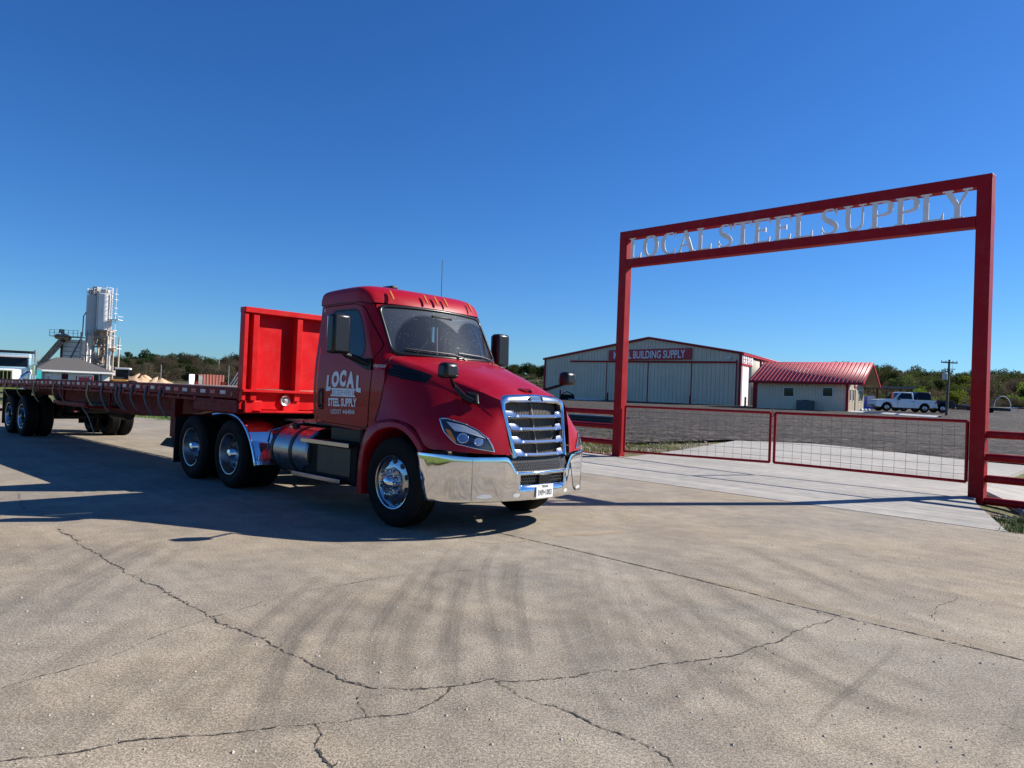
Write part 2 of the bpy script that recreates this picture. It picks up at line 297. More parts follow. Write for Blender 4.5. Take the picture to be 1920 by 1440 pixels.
class MB:
    def __init__(s): s.v = []; s.f = []; s.uv = {}
    def add(s, vs, fs):
        o = len(s.v); s.v += [Vector(v) for v in vs]; s.f += [tuple(i+o for i in f) for f in fs]; return s
    def box(s, c, d, rot=None, taper=None):
        x, y, z = [q/2 for q in d]; vs = []
        for k in (-1, 1):
            tx = ty = 1
            if taper and k == 1: tx, ty = taper
            for a, b in ((-1, -1), (1, -1), (1, 1), (-1, 1)): vs.append(Vector((a*x*tx, b*y*ty, k*z)))
        if rot is not None:
            rm = rot if isinstance(rot, Matrix) else Matrix.Rotation(rot, 3, 'Z'); vs = [rm @ v for v in vs]
        c = Vector(c); return s.add([v+c for v in vs], [(3, 2, 1, 0), (4, 5, 6, 7), (0, 1, 5, 4), (1, 2, 6, 5), (2, 3, 7, 6), (3, 0, 4, 7)])
    def b2(s, a, b): # box from min to max
        return s.box([(p+q)/2 for p, q in zip(a, b)], [abs(q-p) for p, q in zip(a, b)])
    def bar(s, a, b, w, h, up=(0, 0, 1)):
        a, b = Vector(a), Vector(b); d = (b-a); L = d.length; d.normalize(); u = Vector(up); sdv = d.cross(u)
        if sdv.length < 1e-4: sdv = d.cross(Vector((1, 0, 0)))
        sdv.normalize(); u = sdv.cross(d); vs = []
        for p in (a, b):
            for i, j in ((-1, -1), (1, -1), (1, 1), (-1, 1)): vs.append(p+sdv*(i*w/2)+u*(j*h/2))
        return s.add(vs, [(0, 1, 2, 3), (7, 6, 5, 4), (0, 4, 5, 1), (1, 5, 6, 2), (2, 6, 7, 3), (3, 7, 4, 0)])
    def tube(s, pts, r, n=8, caps=True):
        pts = [Vector(p) for p in pts]; rs = r if isinstance(r, (list, tuple)) else [r]*len(pts); o = len(s.v); vs = []; fs = []
        prevu = None
        for i, p in enumerate(pts):
            d = (pts[min(i+1, len(pts)-1)]-pts[max(i-1, 0)]).normalized()
            if prevu is None:
                u = d.cross(Vector((0, 0, 1)));
                if u.length < .1: u = d.cross(Vector((1, 0, 0)))
            else: u = prevu - d*prevu.dot(d)
            u.normalize(); prevu = u; v_ = d.cross(u)
            for k in range(n):
                a = 2*math.pi*k/n; vs.append(p+(u*math.cos(a)+v_*math.sin(a))*rs[i])
        for i in range(len(pts)-1):
            for k in range(n): fs.append((i*n+k, i*n+(k+1) % n, (i+1)*n+(k+1) % n, (i+1)*n+k))
        if caps: fs.append(tuple(range(n-1, -1, -1))); fs.append(tuple((len(pts)-1)*n+k for k in range(n)))
        return s.add(vs, fs)
    def lathe(s, prof, c=(0, 0, 0), axis='Y', n=40, sgn=1):
        """prof: (r, offset along the axis)"""
        c = Vector(c); vs = []; fs = []
        for r, h in prof:
            for k in range(n):
                a = 2*math.pi*k/n; p, q = r*math.cos(a), r*math.sin(a)
                vs.append(c+(Vector((p, h*sgn, q)) if axis == 'Y' else Vector((h, p, q)) if axis == 'X' else Vector((p, q, h))))
        for i in range(len(prof)-1):
            for k in range(n):
                fs.append((i*n+k, i*n+(k+1) % n, (i+1)*n+(k+1) % n, (i+1)*n+k))
        return s.add(vs, fs)
    def grid(s, G, closed=False):
        nu, nv = len(G), len(G[0]); vs = [p for row in G for p in row]; fs = []
        for i in range(nu-1):
            for j in range(nv-1 if not closed else nv):
                fs.append((i*nv+j, (i+1)*nv+j, (i+1)*nv+(j+1) % nv, i*nv+(j+1) % nv))
        return s.add(vs, fs)
    def ring(s, outer, inner, fn, n=72, rings=6, start=None):
        """band between two outlines in 2-D, mapped to 3-D by fn"""
        A = resample(outer, n); B = resample(inner, n)
        k0 = min(range(n), key=lambda k: sum((A[i]-B[(i+k) % n]).length for i in range(0, n, 4)))
        G = []
        for j in range(rings+1):
            t = j/rings; G.append([fn(*(A[i].lerp(B[(i+k0) % n], t))) for i in range(n)])
        return s.grid(G, True)
    def poly(s, pts, fn, rings=5, n=48):
        c = sum((Vector(p) for p in pts), Vector((0,)*len(pts[0])))/len(pts)
        A = resample(pts, n); G = []
        for j in range(rings): t = j/rings; G.append([fn(*(a.lerp(c, t))) for a in A])
        o = len(s.v); s.grid(G, True); s.v.append(Vector(fn(*c))); e = len(s.v)-1; b = o+(rings-1)*n
        s.f += [(b+i, b+(i+1) % n, e) for i in range(n)]; return s
    def prism(s, poly, fn, t):
        """flat polygon (2-D) mapped by fn(a,b,depth)"""
        n = len(poly); v = [fn(a, b, 0) for a, b in poly]+[fn(a, b, t) for a, b in poly]; o = len(s.v)
        tr = tessellate_polygon([[Vector((a, b, 0)) for a, b in poly]])
        fs = [tuple(q) for q in tr]+[tuple(i+n for i in reversed(q)) for q in tr]+[(i, (i+1) % n, (i+1) % n+n, i+n) for i in range(n)]
        return s.add(v, fs)
    def mirror(s):
        o = len(s.v); v = [Vector((p.x, -p.y, p.z)) for p in s.v]; f = [tuple(reversed([i+o for i in q])) for q in s.f]; s.v += v; s.f += f; return s
    def shift(s, d): s.v = [p+Vector(d) for p in s.v]; return s
    def xf(s, fn): s.v = [Vector(fn(p)) for p in s.v]; return s
    def build(s, name, m, parent=None, bevel=0, ang=35, solid=0, uvfn=None, recalc=True):
        me = bpy.data.meshes.new(name); me.from_pydata([tuple(p) for p in s.v], [], s.f)
        if recalc:
            bm = bmesh.new(); bm.from_mesh(me); bmesh.ops.recalc_face_normals(bm, faces=bm.faces); bm.to_mesh(me); bm.free()
        me.polygons.foreach_set('use_smooth', [True]*len(me.polygons)); me.set_sharp_from_angle(angle=R(ang))
        me.materials.append(M[m] if isinstance(m, str) else m)
        if uvfn:
            ul = me.uv_layers.new()
            for l in me.loops: ul.data[l.index].uv = uvfn(l.vertex_index, me.vertices[l.vertex_index].co)
        o = bpy.data.objects.new(name, me); C.objects.link(o)
        if parent: o.parent = parent
        if solid: q = o.modifiers.new('s', 'SOLIDIFY'); q.thickness = solid; q.offset = 0
        if bevel: q = o.modifiers.new('b', 'BEVEL'); q.width = bevel; q.segments = 2; q.limit_method = 'ANGLE'; q.angle_limit = R(40); q.harden_normals = False
        return o
def tag(o, label, cat=None, group=None, kind=None):
    if label: o['label'] = label
    if cat: o['category'] = cat
    if group: o['group'] = group
    if kind: o['kind'] = kind
    return o
def thing(name, label, cat, loc=(0, 0, 0), rz=0, group=None):
    o = bpy.data.objects.new(name, None); C.objects.link(o); o.location = loc; o.rotation_euler = (0, 0, rz); o.empty_display_size = .3
    return tag(o, label, cat, group)
def struct(o): o['kind'] = 'structure'; return o
def copytree(o, parent=None, label=None):
    c = o.copy(); C.objects.link(c); c.parent = parent
    if label: c['label'] = label
    for ch in [q for q in bpy.data.objects if q.parent == o]: copytree(ch, c)
    return c
def textmesh(mb, s, size, fn, xs=1., bold=0, sp=1.):
    """flat lettering mapped by fn(x,y); x centred"""
    cu = bpy.data.curves.new('t', 'FONT'); cu.body = s; cu.size = size; cu.align_x = 'CENTER'; cu.offset = bold; cu.resolution_u = 3; cu.space_character = sp
    ob = bpy.data.objects.new('t', cu); C.objects.link(ob); dg = bpy.context.evaluated_depsgraph_get(); me = ob.evaluated_get(dg).to_mesh()
    mb.add([fn(v.co.x*xs, v.co.y) for v in me.vertices], [tuple(p.vertices) for p in me.polygons])
    ob.evaluated_get(dg).to_mesh_clear(); bpy.data.objects.remove(ob); bpy.data.curves.remove(cu); return mb

# ------------------------------------------------------------------ ground relief and surveying helpers
def uof(x, y): return (x-1.39)*.7267+(y-14.88)*.6869
GA = Vector((2.6946, 17.8879, .1)); GE = Vector((.6802, -.7330, 0)); GN = Vector((.7330, .6802, 0))
def sof(x, y): return (x-GA.x)*GE.x+(y-GA.y)*GE.y
def sstep(a, b, t):
    t = max(0, min(1, (t-a)/(b-a))); return t*t*(3-2*t)
def gz(x, y):
    u = uof(x, y); s = sof(x, y)
    if u < 0: return -.035
    z = -.035+.085*min(u/3, 1)
    if u > 3: z += .0188*min(u-3, 69)
    if u > 72: z += .002*min(u-72, 60)
    dip = sstep(7.4, 9.4, s)*sstep(0, 1.6, u)*(1-sstep(4.5, 8, u)); z -= .22*dip
    return z
def dz(x, y):
    u = uof(x, y); return .006+.036*max(u, 0) if u <= 2.9 else .110+.0188*(u-2.9)
def rayd(px, py): return FW+RT*((px-960)/F_PX)-UP*((py-720)/F_PX)
def at(px, py, Y):
    d = rayd(px, py); return CAM+d*(Y/d.y)
def flat(px, py, z=0):
    d = rayd(px, py); return CAM+d*((z-CAM.z)/d.z)
def hit(px, py, fn=gz):
    z = 0
    for i in range(12): p = flat(px, py, z); z = fn(p.x, p.y)
    p.z = z; return p

# ------------------------------------------------------------------ setting: ground, road, driveway, yard, hills
def axis_steps(lo, hi, fine0, fine1, st):
    a = []; v = fine0
    while v <= fine1+1e-6: a.append(v); v += st
    d = st; v = fine1
    while v < hi: d *= 1.25; v += d; a.append(min(v, hi))
    d = st; v = fine0
    while v > lo: d *= 1.25; v -= d; a.insert(0, max(v, lo))
    return a
xs = axis_steps(-900, 900, -30, 45, .75); ys = axis_steps(-500, 900, -6, 60, .75)
b = MB(); b.grid([[Vector((x, y, gz(x, y)-(.03 if y < 140 else .5))) for y in ys] for x in xs]); struct(b.build('ground', 'grass', ang=180))
# road: one long slab
RE = [Vector((14.5, 1.05, 0)), Vector((6.537, 9.44, 0)), Vector((1.387, 14.877, 0)), Vector((-13.1, 28.6, 0)), Vector((-27, 37.6, 0)), Vector((-75, 66, 0))]
nrm = Vector((-.7267, -.6869, 0))
near = [Vector((4.5, -9, 0)), Vector((-3.5, -.6, 0)), Vector((-9, 5, 0)), Vector((-23.5, 18.5, 0)), Vector((-35, 27, 0)), Vector((-82, 54, 0))]
RE = [Vector((60, -46, 0))]+RE; near = [Vector((50, -57, 0))]+near
b = MB()
G = []
for a_, c_ in zip(RE, near): G.append([a_.lerp(c_, k/10) for k in range(11)])
G = [cr1(list(r_), 1) for r_ in G]
b.grid(G); top = len(b.v)
ring_ = [G[i][0] for i in range(len(G))]+[G[-1][k] for k in range(1, 11)]+[G[i][-1] for i in range(len(G)-2, -1, -1)]+[G[0][k] for k in range(9, 0, -1)]
b.add(ring_+[p-Vector((0, 0, .2)) for p in ring_], [(i, (i+1) % len(ring_), (i+1) % len(ring_)+len(ring_), i+len(ring_)) for i in range(len(ring_))])
struct(b.build('road', 'road', ang=20))
# driveway
dpx = [(1080, 885), (1892, 999), (1838, 951), (1826, 938), (1843, 917), (1888, 893), (1955, 866), (1955, 876), (1920, 872.5), (1845, 866), (1810, 862), (1700, 850), (1600, 839), (1530, 832), (1464, 829), (1425, 827), (1380, 826), (1260, 846), (1175, 857), (1120, 861), (1040, 861), (960, 866)]
dpx.remove((1955, 876))
pts = [hit(px, py, dz) for px, py in dpx]
def on_drive(x, y):
    c = False; n = len(pts)
    for i in range(n):
        a, b_ = pts[i], pts[i-1]
        if (a.y > y) != (b_.y > y) and x < (b_.x-a.x)*(y-a.y)/(b_.y-a.y)+a.x: c = not c
    return c
pts[0] = Vector((1.39, 14.88, .006)); pts[1] = Vector((6.537, 9.44, .006)); pts[-1] = Vector((-.2, 16.52, .006))
pts[-2] = Vector((.5, 18.6, 0)); pts[-3] = Vector((1.9, 18.95, 0))
for p in pts: p.z = dz(p.x, p.y)
b = MB(); n_ = len(pts); tr = tessellate_polygon([[Vector((p.x, p.y, 0)) for p in pts]])
b.add(pts+[p-Vector((0, 0, .22)) for p in pts], [tuple(t_) for t_ in tr]+[(i, (i+1) % n_, (i+1) % n_+n_, i+n_) for i in range(n_)])
bm = None
struct(b.build('driveway', 'drive', ang=20))
# driveway joints (saw cuts parallel to the road)
b = MB()
for px0, px1 in (((1085, 872.5), (1858, 971)), ((1395, 857), (1812, 905))):
    a_, c_ = hit(*px0, dz), hit(*px1, dz); q = [a_.lerp(c_, k/30) for k in range(31)]
    for i in range(30):
        for p in (q[i], q[i+1]): p.z = dz(p.x, p.y)+.004
    b.grid([[p-GN*.006, p+GN*.006] for p in q])
struct(b.build('driveway_joint', mat('joint_line', (.2, .19, .17), .9)))
# gravel yard
yard = [(300, 140), (300, 300), (-40, 300), (-30, 60), (-2, 26.5), (3.4, 22.2)]
far = [hit(px, py, dz) for px, py in ((1380, 824), (1425, 826), (1464, 828), (1530, 831), (1600, 838), (1700, 849), (1810, 861), (1845, 864), (1920, 869))]
def gravel_sheet():
    b = MB(); X = axis_steps(-40, 320, 0, 45, .9); Y = axis_steps(8, 130, 8, 60, .9)
    left = [(-2., 27.), (3.6, 22.4)]+[(p.x, p.y) for p in far]+[(16, 16.5), (17.5, 15.0), (24, 7.6)]
    # edge given as (s -> u) relation
    E_ = sorted([(sof(x, y), uof(x, y)) for x, y in left])
    def edge(s):
        if s <= E_[0][0]: return E_[0][1]
        for i in range(len(E_)-1):
            if E_[i][0] <= s <= E_[i+1][0]:
                t = (s-E_[i][0])/max(1e-6, E_[i+1][0]-E_[i][0]); return E_[i][1]*(1-t)+E_[i+1][1]*t
        return E_[-1][1]
    S = axis_steps(-260, 330, -10, 30, .35); G = []
    for s in S:
        e = edge(s)+.18*noise.noise(Vector((s*1.3, 3, 0))); row = []
        for k in range(60):
            u = e+(.004+.004*k)*k*k*.35; u = e+130*(k/59)**2.6
            # invert s,u -> x,y
            x = GA.x+GE.x*s; y = GA.y+GE.y*s; du = u-uof(x, y); x += .7267*du; y += .6869*du
            lump = .05*math.exp(-((u-e-1.0)/.7)**2)*(.5+noise.noise(Vector((s*.9, 7, 1)))) if s < 5.2 else 0
            row.append(Vector((x, y, max(gz(x, y), dz(x, y)-.02)+.012+max(0, lump)*2.2+.012*noise.noise(Vector((x*1.5, y*1.5, 0)))*min(1, k*.2))))
        G.append(row)
    b.grid(G); return b
struct(gravel_sheet().build('gravel_yard', 'gravel', ang=180))
# hills
def hz(x, y):
    """relief behind the yard"""
    a = math.degrees(math.atan2(x, y)); d = math.hypot(x, y)
    prof = [(-60, 2), (-38, 2), (-34, 2.5), (-30, 5.5), (-26, 7.6), (-22, 7.2), (-18, 7), (-8, 8), (0, 10), (3, 10.5), (10, 11), (20, 13), (25, 14), (26.7, 13.4), (28.5, 12.2), (30, 10.6), (32, 10.8), (34, 11.8), (36, 10.5), (60, 8)]
    h = prof[0][1] if a < prof[0][0] else prof[-1][1]
    for i in range(len(prof)-1):
        if prof[i][0] <= a <= prof[i+1][0]: h = prof[i][1]+(prof[i+1][1]-prof[i][1])*(a-prof[i][0])/(prof[i+1][0]-prof[i][0])
    lo = 1.45 if a > 0 else .4
    return lo-.6+(h-lo)*sstep(150, 330, d)+.6*sstep(150, 175, d)*(1+noise.noise(Vector((x*.02, y*.02, 0))))
b = MB(); G = []
for i in range(140):
    a = R(-75+150*i/139); G.append([Vector((math.sin(a)*d, math.cos(a)*d, hz(math.sin(a)*d, math.cos(a)*d))) for d in [138+k*8 for k in range(34)]])
b.grid(G); struct(b.build('hills', 'hill', ang=180))

# ------------------------------------------------------------------ road wear
rng = random.Random(4)
def crack(name, px, wd=.008, jag=.03, chips=True, seed=1, m_='crack'):
    rg = random.Random(seed); P = [flat(*q) for q in px]; pts = []
    for i in range(len(P)-1):
        n = max(2, int((P[i+1]-P[i]).length/.022)); pts += [P[i].lerp(P[i+1], k/n) for k in range(n)]
    pts.append(P[-1]); b = MB(); H = MB(); off = 0; prev = None
    for i, p in enumerate(pts):
        d = (pts[min(i+1, len(pts)-1)]-pts[max(i-1, 0)]).normalized(); s = Vector((-d.y, d.x, 0))
        off = off*.82+rg.uniform(-1, 1)*jag*.42; w_ = wd*(.25+rg.random()**1.6*1.1)*(1+.7*noise.noise(p*2.2)); q = p+s*off
        if jag > .01: q += s*.05*noise.noise(p*1.7+Vector((seed, 0, 0)))
        cur = [q-s*w_/2+Vector((0, 0, .0034)), q+s*w_/2+Vector((0, 0, .0034))]
        if prev and not (jag > .01 and rg.random() < .05): b.add(prev+cur[::-1], [(0, 1, 2, 3)])
        prev = cur
        if chips and rg.random() < .5:
            for k in range(rg.choice((1, 1, 2, 3))):
                c = q+s*rg.gauss(0, wd*1.5)+d*rg.uniform(-.01, .01); r = wd*rg.uniform(.2, .75)
                H.add([c+Vector((r*math.cos(a_)*rg.uniform(.6, 1.2), r*math.sin(a_)*rg.uniform(.6, 1.2), .0022)) for a_ in (0, 1.2, 2.6, 3.9, 5.1)], [(0, 1, 2, 3, 4)])
    struct(b.build('pavement_crack', m_, recalc=False))
    if chips: struct(H.build('crack_chipping', 'chip' if seed % 2 else 'crack', recalc=False))
crack('a', [(105, 992), (150, 1021), (205, 1050), (250, 1078), (300, 1104), (345, 1131), (400, 1156), (440, 1180), (490, 1197), (520, 1216), (575, 1243), (640, 1271), (700, 1288), (780, 1287), (835, 1286), (880, 1283), (930, 1272)], .011, .03, seed=2)
crack('b', [(0, 1423), (60, 1420), (130, 1411), (210, 1400), (290, 1390), (350, 1381), (440, 1374), (520, 1366), (580, 1358), (640, 1354), (720, 1344), (770, 1337), (810, 1324), (835, 1300), (838, 1288)], .010, .02, seed=3)
crack('c', [(584, 1358), (600, 1375), (593, 1398), (605, 1418), (625, 1440)], .010, .02, seed=4)
crack('d', [(930, 1282), (1000, 1274), (1080, 1267), (1120, 1258), (1180, 1258), (1240, 1247), (1300, 1236), (1360, 1227), (1410, 1213), (1440, 1207), (1490, 1193), (1530, 1178), (1568, 1162)], .010, .03, seed=5)
crack('e', [(925, 1280), (960, 1297), (1010, 1318), (1060, 1335), (1110, 1360), (1150, 1378), (1180, 1386), (1220, 1410), (1270, 1438)], .007, .03, seed=6)
crack('f', [(0, 1292), (60, 1270), (140, 1250), (200, 1232), (280, 1200), (350, 1170), (398, 1156)], .005, .02, seed=7)
crack('g', [(400, 1156), (470, 1136), (530, 1118), (600, 1106), (700, 1088), (800, 1075), (900, 1068), (1000, 1056)], .005, .03, False, seed=8)
crack('h', [(668, 1304), (672, 1320), (685, 1332), (690, 1346)], .006, .02, False, seed=9)
crack('i', [(1795, 1118), (1770, 1135), (1765, 1150), (1758, 1165)], .006, .03, False, seed=10)
crack('j', [(30, 925), (40, 940), (38, 955)], .012, .03, False, seed=11)
crack('k', [(1860, 1345), (1890, 1362), (1915, 1372)], .005, .02, False, seed=12)
def band(name, px, w0, w1, m_, z=.0015):
    P = cr1([flat(*q) for q in px], 8); G = []; n = len(P)
    for i, p in enumerate(P):
        d = (P[min(i+1, n-1)]-P[max(i-1, 0)]).normalized(); s = Vector((-d.y, d.x, 0)); w_ = w0+(w1-w0)*i/(n-1)
        G.append([p+s*w_*(k/4-.5)+Vector((0, 0, z)) for k in range(5)])
    return struct(MB().grid(G).build(name, m_, uvfn=lambda vi, co: ((vi//5)/(n-1), (vi % 5)/4)))
tm = [([(-40, 1125), (90, 1075), (170, 1035), (260, 1005), (330, 990)], .34, 4), ([(-60, 1230), (60, 1150), (150, 1090), (260, 1030), (330, 1005)], .34, 5),
      ([(640, 1440), (640, 1300), (660, 1180), (740, 1080), (800, 1026)], .55, 6), ([(770, 1440), (765, 1280), (790, 1160), (820, 1090), (850, 1040)], .5, 5),
      ([(905, 1300), (880, 1150), (876, 1080), (900, 1030), (935, 1000)], .3, 4), ([(560, 1300), (600, 1200), (690, 1110), (780, 1040)], .5, 4),
      ([(1290, 1440), (1190, 1250), (1120, 1120), (1098, 1050), (1095, 1020)], .55, 6), ([(1400, 1440), (1330, 1300), (1240, 1190), (1200, 1100), (1190, 1040)], .4, 4),
      ([(1170, 1060), (1300, 1150), (1450, 1240), (1650, 1330), (1900, 1410)], .5, 3), ([(150, 1440), (250, 1330), (350, 1240), (480, 1150)], .6, 4), ([(420, 1440), (500, 1330), (590, 1230), (690, 1140)], .7, 4),
      ([(1420, 1000), (1560, 1060), (1720, 1130), (1900, 1190)], .5, 3), ([(1250, 1010), (1420, 1090), (1600, 1180), (1900, 1330)], .6, 3), ([(1480, 1440), (1560, 1340), (1640, 1270), (1720, 1190)], .7, 3), ([(960, 1440), (930, 1330), (900, 1240), (890, 1150)], .5, 3)]
i = 0
for t_, sp, n_ in tm:
    P0 = [flat(*q) for q in t_]
    for k in range(n_):
        o_ = (k/(n_-1)-.5)*sp*2+rng.uniform(-.06, .06); w_ = rng.choice((.08, .14, .22, .35)); strong = rng.random() < .12; a0, a1 = rng.uniform(0, .25), rng.uniform(.75, 1)
        PP = cr1(P0, 6); q0_ = int(a0*len(PP)); PP = PP[q0_:max(q0_+6, int(a1*len(PP)))]; G = []; n = len(PP)
        for j, p in enumerate(PP):
            d = (PP[min(j+1, n-1)]-PP[max(j-1, 0)]).normalized(); s = Vector((-d.y, d.x, 0))
            G.append([p+s*(o_+w_*(m_/4-.5))+Vector((0, 0, .0008+.00003*i)) for m_ in range(5)])
        struct(MB().grid(G).build('tyre_mark', 'tyrestrong' if strong else 'tyremark', uvfn=lambda vi, co, n=n: ((vi//5)/(n-1), (vi % 5)/4), recalc=False)); i += 1
sm_ = [[(1105, 940), (1150, 948), (1190, 960), (1180, 975), (1150, 985)], [(1050, 1001), (1090, 1003), (1140, 999), (1180, 992)], [(1080, 925), (1110, 938), (1150, 950)], [(1100, 960), (1115, 968), (1110, 980), (1085, 988)], [(880, 1015), (930, 1018), (1000, 1012)]]
for i, t_ in enumerate(sm_): band('clay_smear', t_, .07, .14, 'palesmear', .0040+.0003*i)
band('clay_smear', [(1030, 1005), (1060, 1003), (1110, 1001), (1180, 996)], .3, .3, 'palesmear', .0056)
# the long expansion joint with weeds and a worn strip beside it
crack('joint', [(912, 993), (960, 1005), (1100, 1037), (1300, 1085), (1500, 1137), (1700, 1185), (1925, 1240)], .022, .007, True, seed=21)
band('worn_strip', [(1200, 1060), (1400, 1107), (1600, 1153), (1800, 1203), (1940, 1237)], .16, .3, 'worn', .0028)
band('pale_scratch', [(960, 1253), (1060, 1212), (1170, 1165), (1275, 1119)], .05, .04, 'scratch', .0060)
band('pale_scratch', [(1560, 1372), (1610, 1312), (1668, 1248)], .05, .03, 'scratch', .0060)
b = MB()
for i in range(900):
    px, py = rng.uniform(0, 1920), rng.uniform(1000, 1440); p = flat(px, py); r = rng.choice((.004, .005, .006, .008, .012))*(.5+.6*rng.random())
    if rng.random() < .3: p = flat(rng.uniform(1000, 1900), rng.uniform(930, 1250))
    q = [p+Vector((r*math.cos(a)*rng.uniform(.6, 1.3), r*math.sin(a)*rng.uniform(.6, 1.3), 0)) for a in (0, 1.3, 2.5, 3.8, 5)]
    b.add([v+Vector((0, 0, .001)) for v in q]+[p+Vector((0, 0, r*.8))], [(0, 1, 5), (1, 2, 5), (2, 3, 5), (3, 4, 5), (4, 0, 5)])
tag(b.build('loose_pebbles', 'rock', ang=10), 'small dark pebbles scattered over the tan concrete road', 'pebbles', kind='stuff')

# ------------------------------------------------------------------ the road tractor (x forward, y left; origin on the ground under the front axle)
TR = thing('semi_truck', 'glossy red day-cab semi truck with chrome bumper and grille, white lettering on its door', 'truck', (-.5136, 8.9539, 0), -.75)
def wsx(z): return -.467+(-.82+.467)*(z-1.948)/(2.58-1.948)
def ysd(x, z):
    y = 1.04 if z < 1.5 else 1.04-.055*sstep(1.5, 2.62, z)-.010*(z-1.5)
    y -= .03*sstep(1.4, 1.0, z) if z < 1.4 else 0
    if z > 1.7:
        d = x-(wsx(z)-.2)
        if d > 0: y -= (min(d, .3)/.2)**2*(.085+.035*sstep(2.58, 1.95, z))*sstep(1.75, 1.98, z)
    return y
def side(x, z, out=0): return Vector((x, -(ysd(x, z)+out), z))
shell = [(-1.87, 1.08), (-1.885, 1.8), (-1.86, 2.45), (-1.85, 2.61), (-1.4, 2.625), (-1.0, 2.62), (-.83, 2.59), (-.64, 2.27), (-.455, 1.955), (-.385, 1.935), (-.375, 1.7), (-.395, 1.4), (-.43, 1.15), (-.56, 1.03), (-.66, 1.015), (-1.2, 1.045), (-1.75, 1.075)]
doorp = roundpoly([(-1.79, 1.10), (-1.80, 1.8), (-1.785, 2.575), (-1.12, 2.585), (-.93, 2.545), (-.72, 2.27), (-.555, 2.06), (-.63, 1.88), (-.64, 1.6), (-.665, 1.3), (-.70, 1.065)], .05)
winp = roundpoly([(-1.63, 2.055), (-1.60, 2.53), (-1.03, 2.53), (-.90, 2.33), (-.80, 2.05), (-.83, 1.915), (-1.1, 1.925), (-1.45, 1.98)], .09, 5)
gap = roundpoly([(-1.80, 1.09), (-1.812, 1.8), (-1.797, 2.587), (-1.12, 2.597), (-.925, 2.557), (-.71, 2.275), (-.543, 2.06), (-.618, 1.88), (-.628, 1.6), (-.653, 1.3), (-.69, 1.053)], .05)
b = MB(); b.ring(shell, gap, side, 110, 5)
# inner lip so that the gap reads dark
b.ring(gap, [(x*.99-.012, z*.985+.03) for x, z in gap], lambda x, z: side(x, z, -.03), 110, 1)
cabb = b.mirror().build('cab_body', 'truckred', TR, ang=40)
for sg in (1, -1):
    b = MB(); b.ring(doorp, winp, lambda x, z: side(x, z, .004), 110, 8)
    b.ring(doorp, [(x*.998-.002, z*.997+.006) for x, z in doorp], lambda x, z: side(x, z, -.012), 110, 1)
    if sg < 0: b.xf(lambda p: (p.x, -p.y, p.z))
    door = b.build('door', 'truckred', TR, ang=50)
    b = MB(); wi = [((x+1.22)*.95-1.22, (z-2.23)*.93+2.23) for x, z in winp]; b.ring(winp, wi, lambda x, z: side(x, z, .0065), 90, 2)
    if sg < 0: b.xf(lambda p: (p.x, -p.y, p.z))
    b.build('window_seal', 'black', door)
    b = MB(); b.poly(wi, lambda x, z: side(x, z, .002), 4, 60)
    if sg < 0: b.xf(lambda p: (p.x, -p.y, p.z))
    b.build('window_glass', 'glass', door)
    b = MB(); hp = roundpoly([(-1.735, 1.25), (-1.735, 1.52), (-1.64, 1.52), (-1.64, 1.25)], .045, 6); b.ring(hp, [((x+1.687)*.7-1.687, (z-1.385)*.85+1.385) for x, z in hp], lambda x, z: side(x, z, .016), 40, 2); b.poly([((x+1.687)*.7-1.687, (z-1.385)*.85+1.385) for x, z in hp], lambda x, z: side(x, z, .008), 2, 40); b.ring(hp, hp, lambda x, z: side(x, z, .006), 40, 1)
    if sg < 0: b.xf(lambda p: (p.x, -p.y, p.z))
    b.build('door_handle', 'satin', door, solid=.006)
    # mirror arm foot: the black wedge under the window
    b = MB(); wd = [(-1.38, 2.00), (-.98, 1.93), (-.83, 1.90), (-.63, 1.895), (-.625, 1.76), (-.72, 1.765), (-.98, 1.85)]
    b.prism(wd, lambda a, c, t: side(a, c, .007+t), .02)
    if sg < 0: b.xf(lambda p: (p.x, -p.y, p.z))
    b.build('mirror_mount', 'black', TR, bevel=.004)
# roof cap
rows = [(-1.875, -1.862, 2.60, .975), (-1.895, -1.88, 2.71, .975), (-1.888, -1.872, 2.795, .975), (-1.84, -1.83, 2.842, .975), (-1.6, -1.6, 2.86, .98), (-1.3, -1.3, 2.87, .98), (-1.05, -1.08, 2.865, .975), (-.90, -.985, 2.83, .955), (-.80, -.91, 2.765, .93), (-.73, -.86, 2.68, .908), (-.69, -.83, 2.605, .889)]
G = []
for xc, xe, zc, W in cr1([Vector(r_) for r_ in rows], 3) if False else rows:
    row = []
    ze = min(2.60, zc)-.0
    for k in range(-14, 15):
        a = k/14*math.pi/2; sx = math.copysign(abs(math.sin(a))**.32, a); cz = abs(math.cos(a))**.32
        if abs(k) == 14: cz = 0
        row.append(Vector((xc+(xe-xc)*sx*sx, W*sx, ze+(zc-ze)*cz)))
    G.append([Vector((p.x, p.y, 2.60+(p.z-2.60)*.93)) for p in row])
G2 = list(zip(*[cr1([G[i][j] for i in range(len(G))], 3) for j in range(29)]))
roof = MB().grid([list(r_) for r_ in G2]).build('cab_roof', 'truckred', TR, ang=60)
MB().b2((-1.865, -.93, 1.05), (-1.84, .93, 2.61)).b2((-1.85, -1.0, 1.04), (-.45, 1.0, 1.08)).build('cab_back_and_floor', 'seat', TR, bevel=.01)
for sg in (1, -1): MB().tube([Vector((q.x, q.y*sg, q.z)) for q in [side(x, z, .006) for x, z in ((-1.85, 2.60), (-1.4, 2.612), (-1.0, 2.607), (-.84, 2.575))]], .006, 6).build('drip_rail', 'satin', TR)
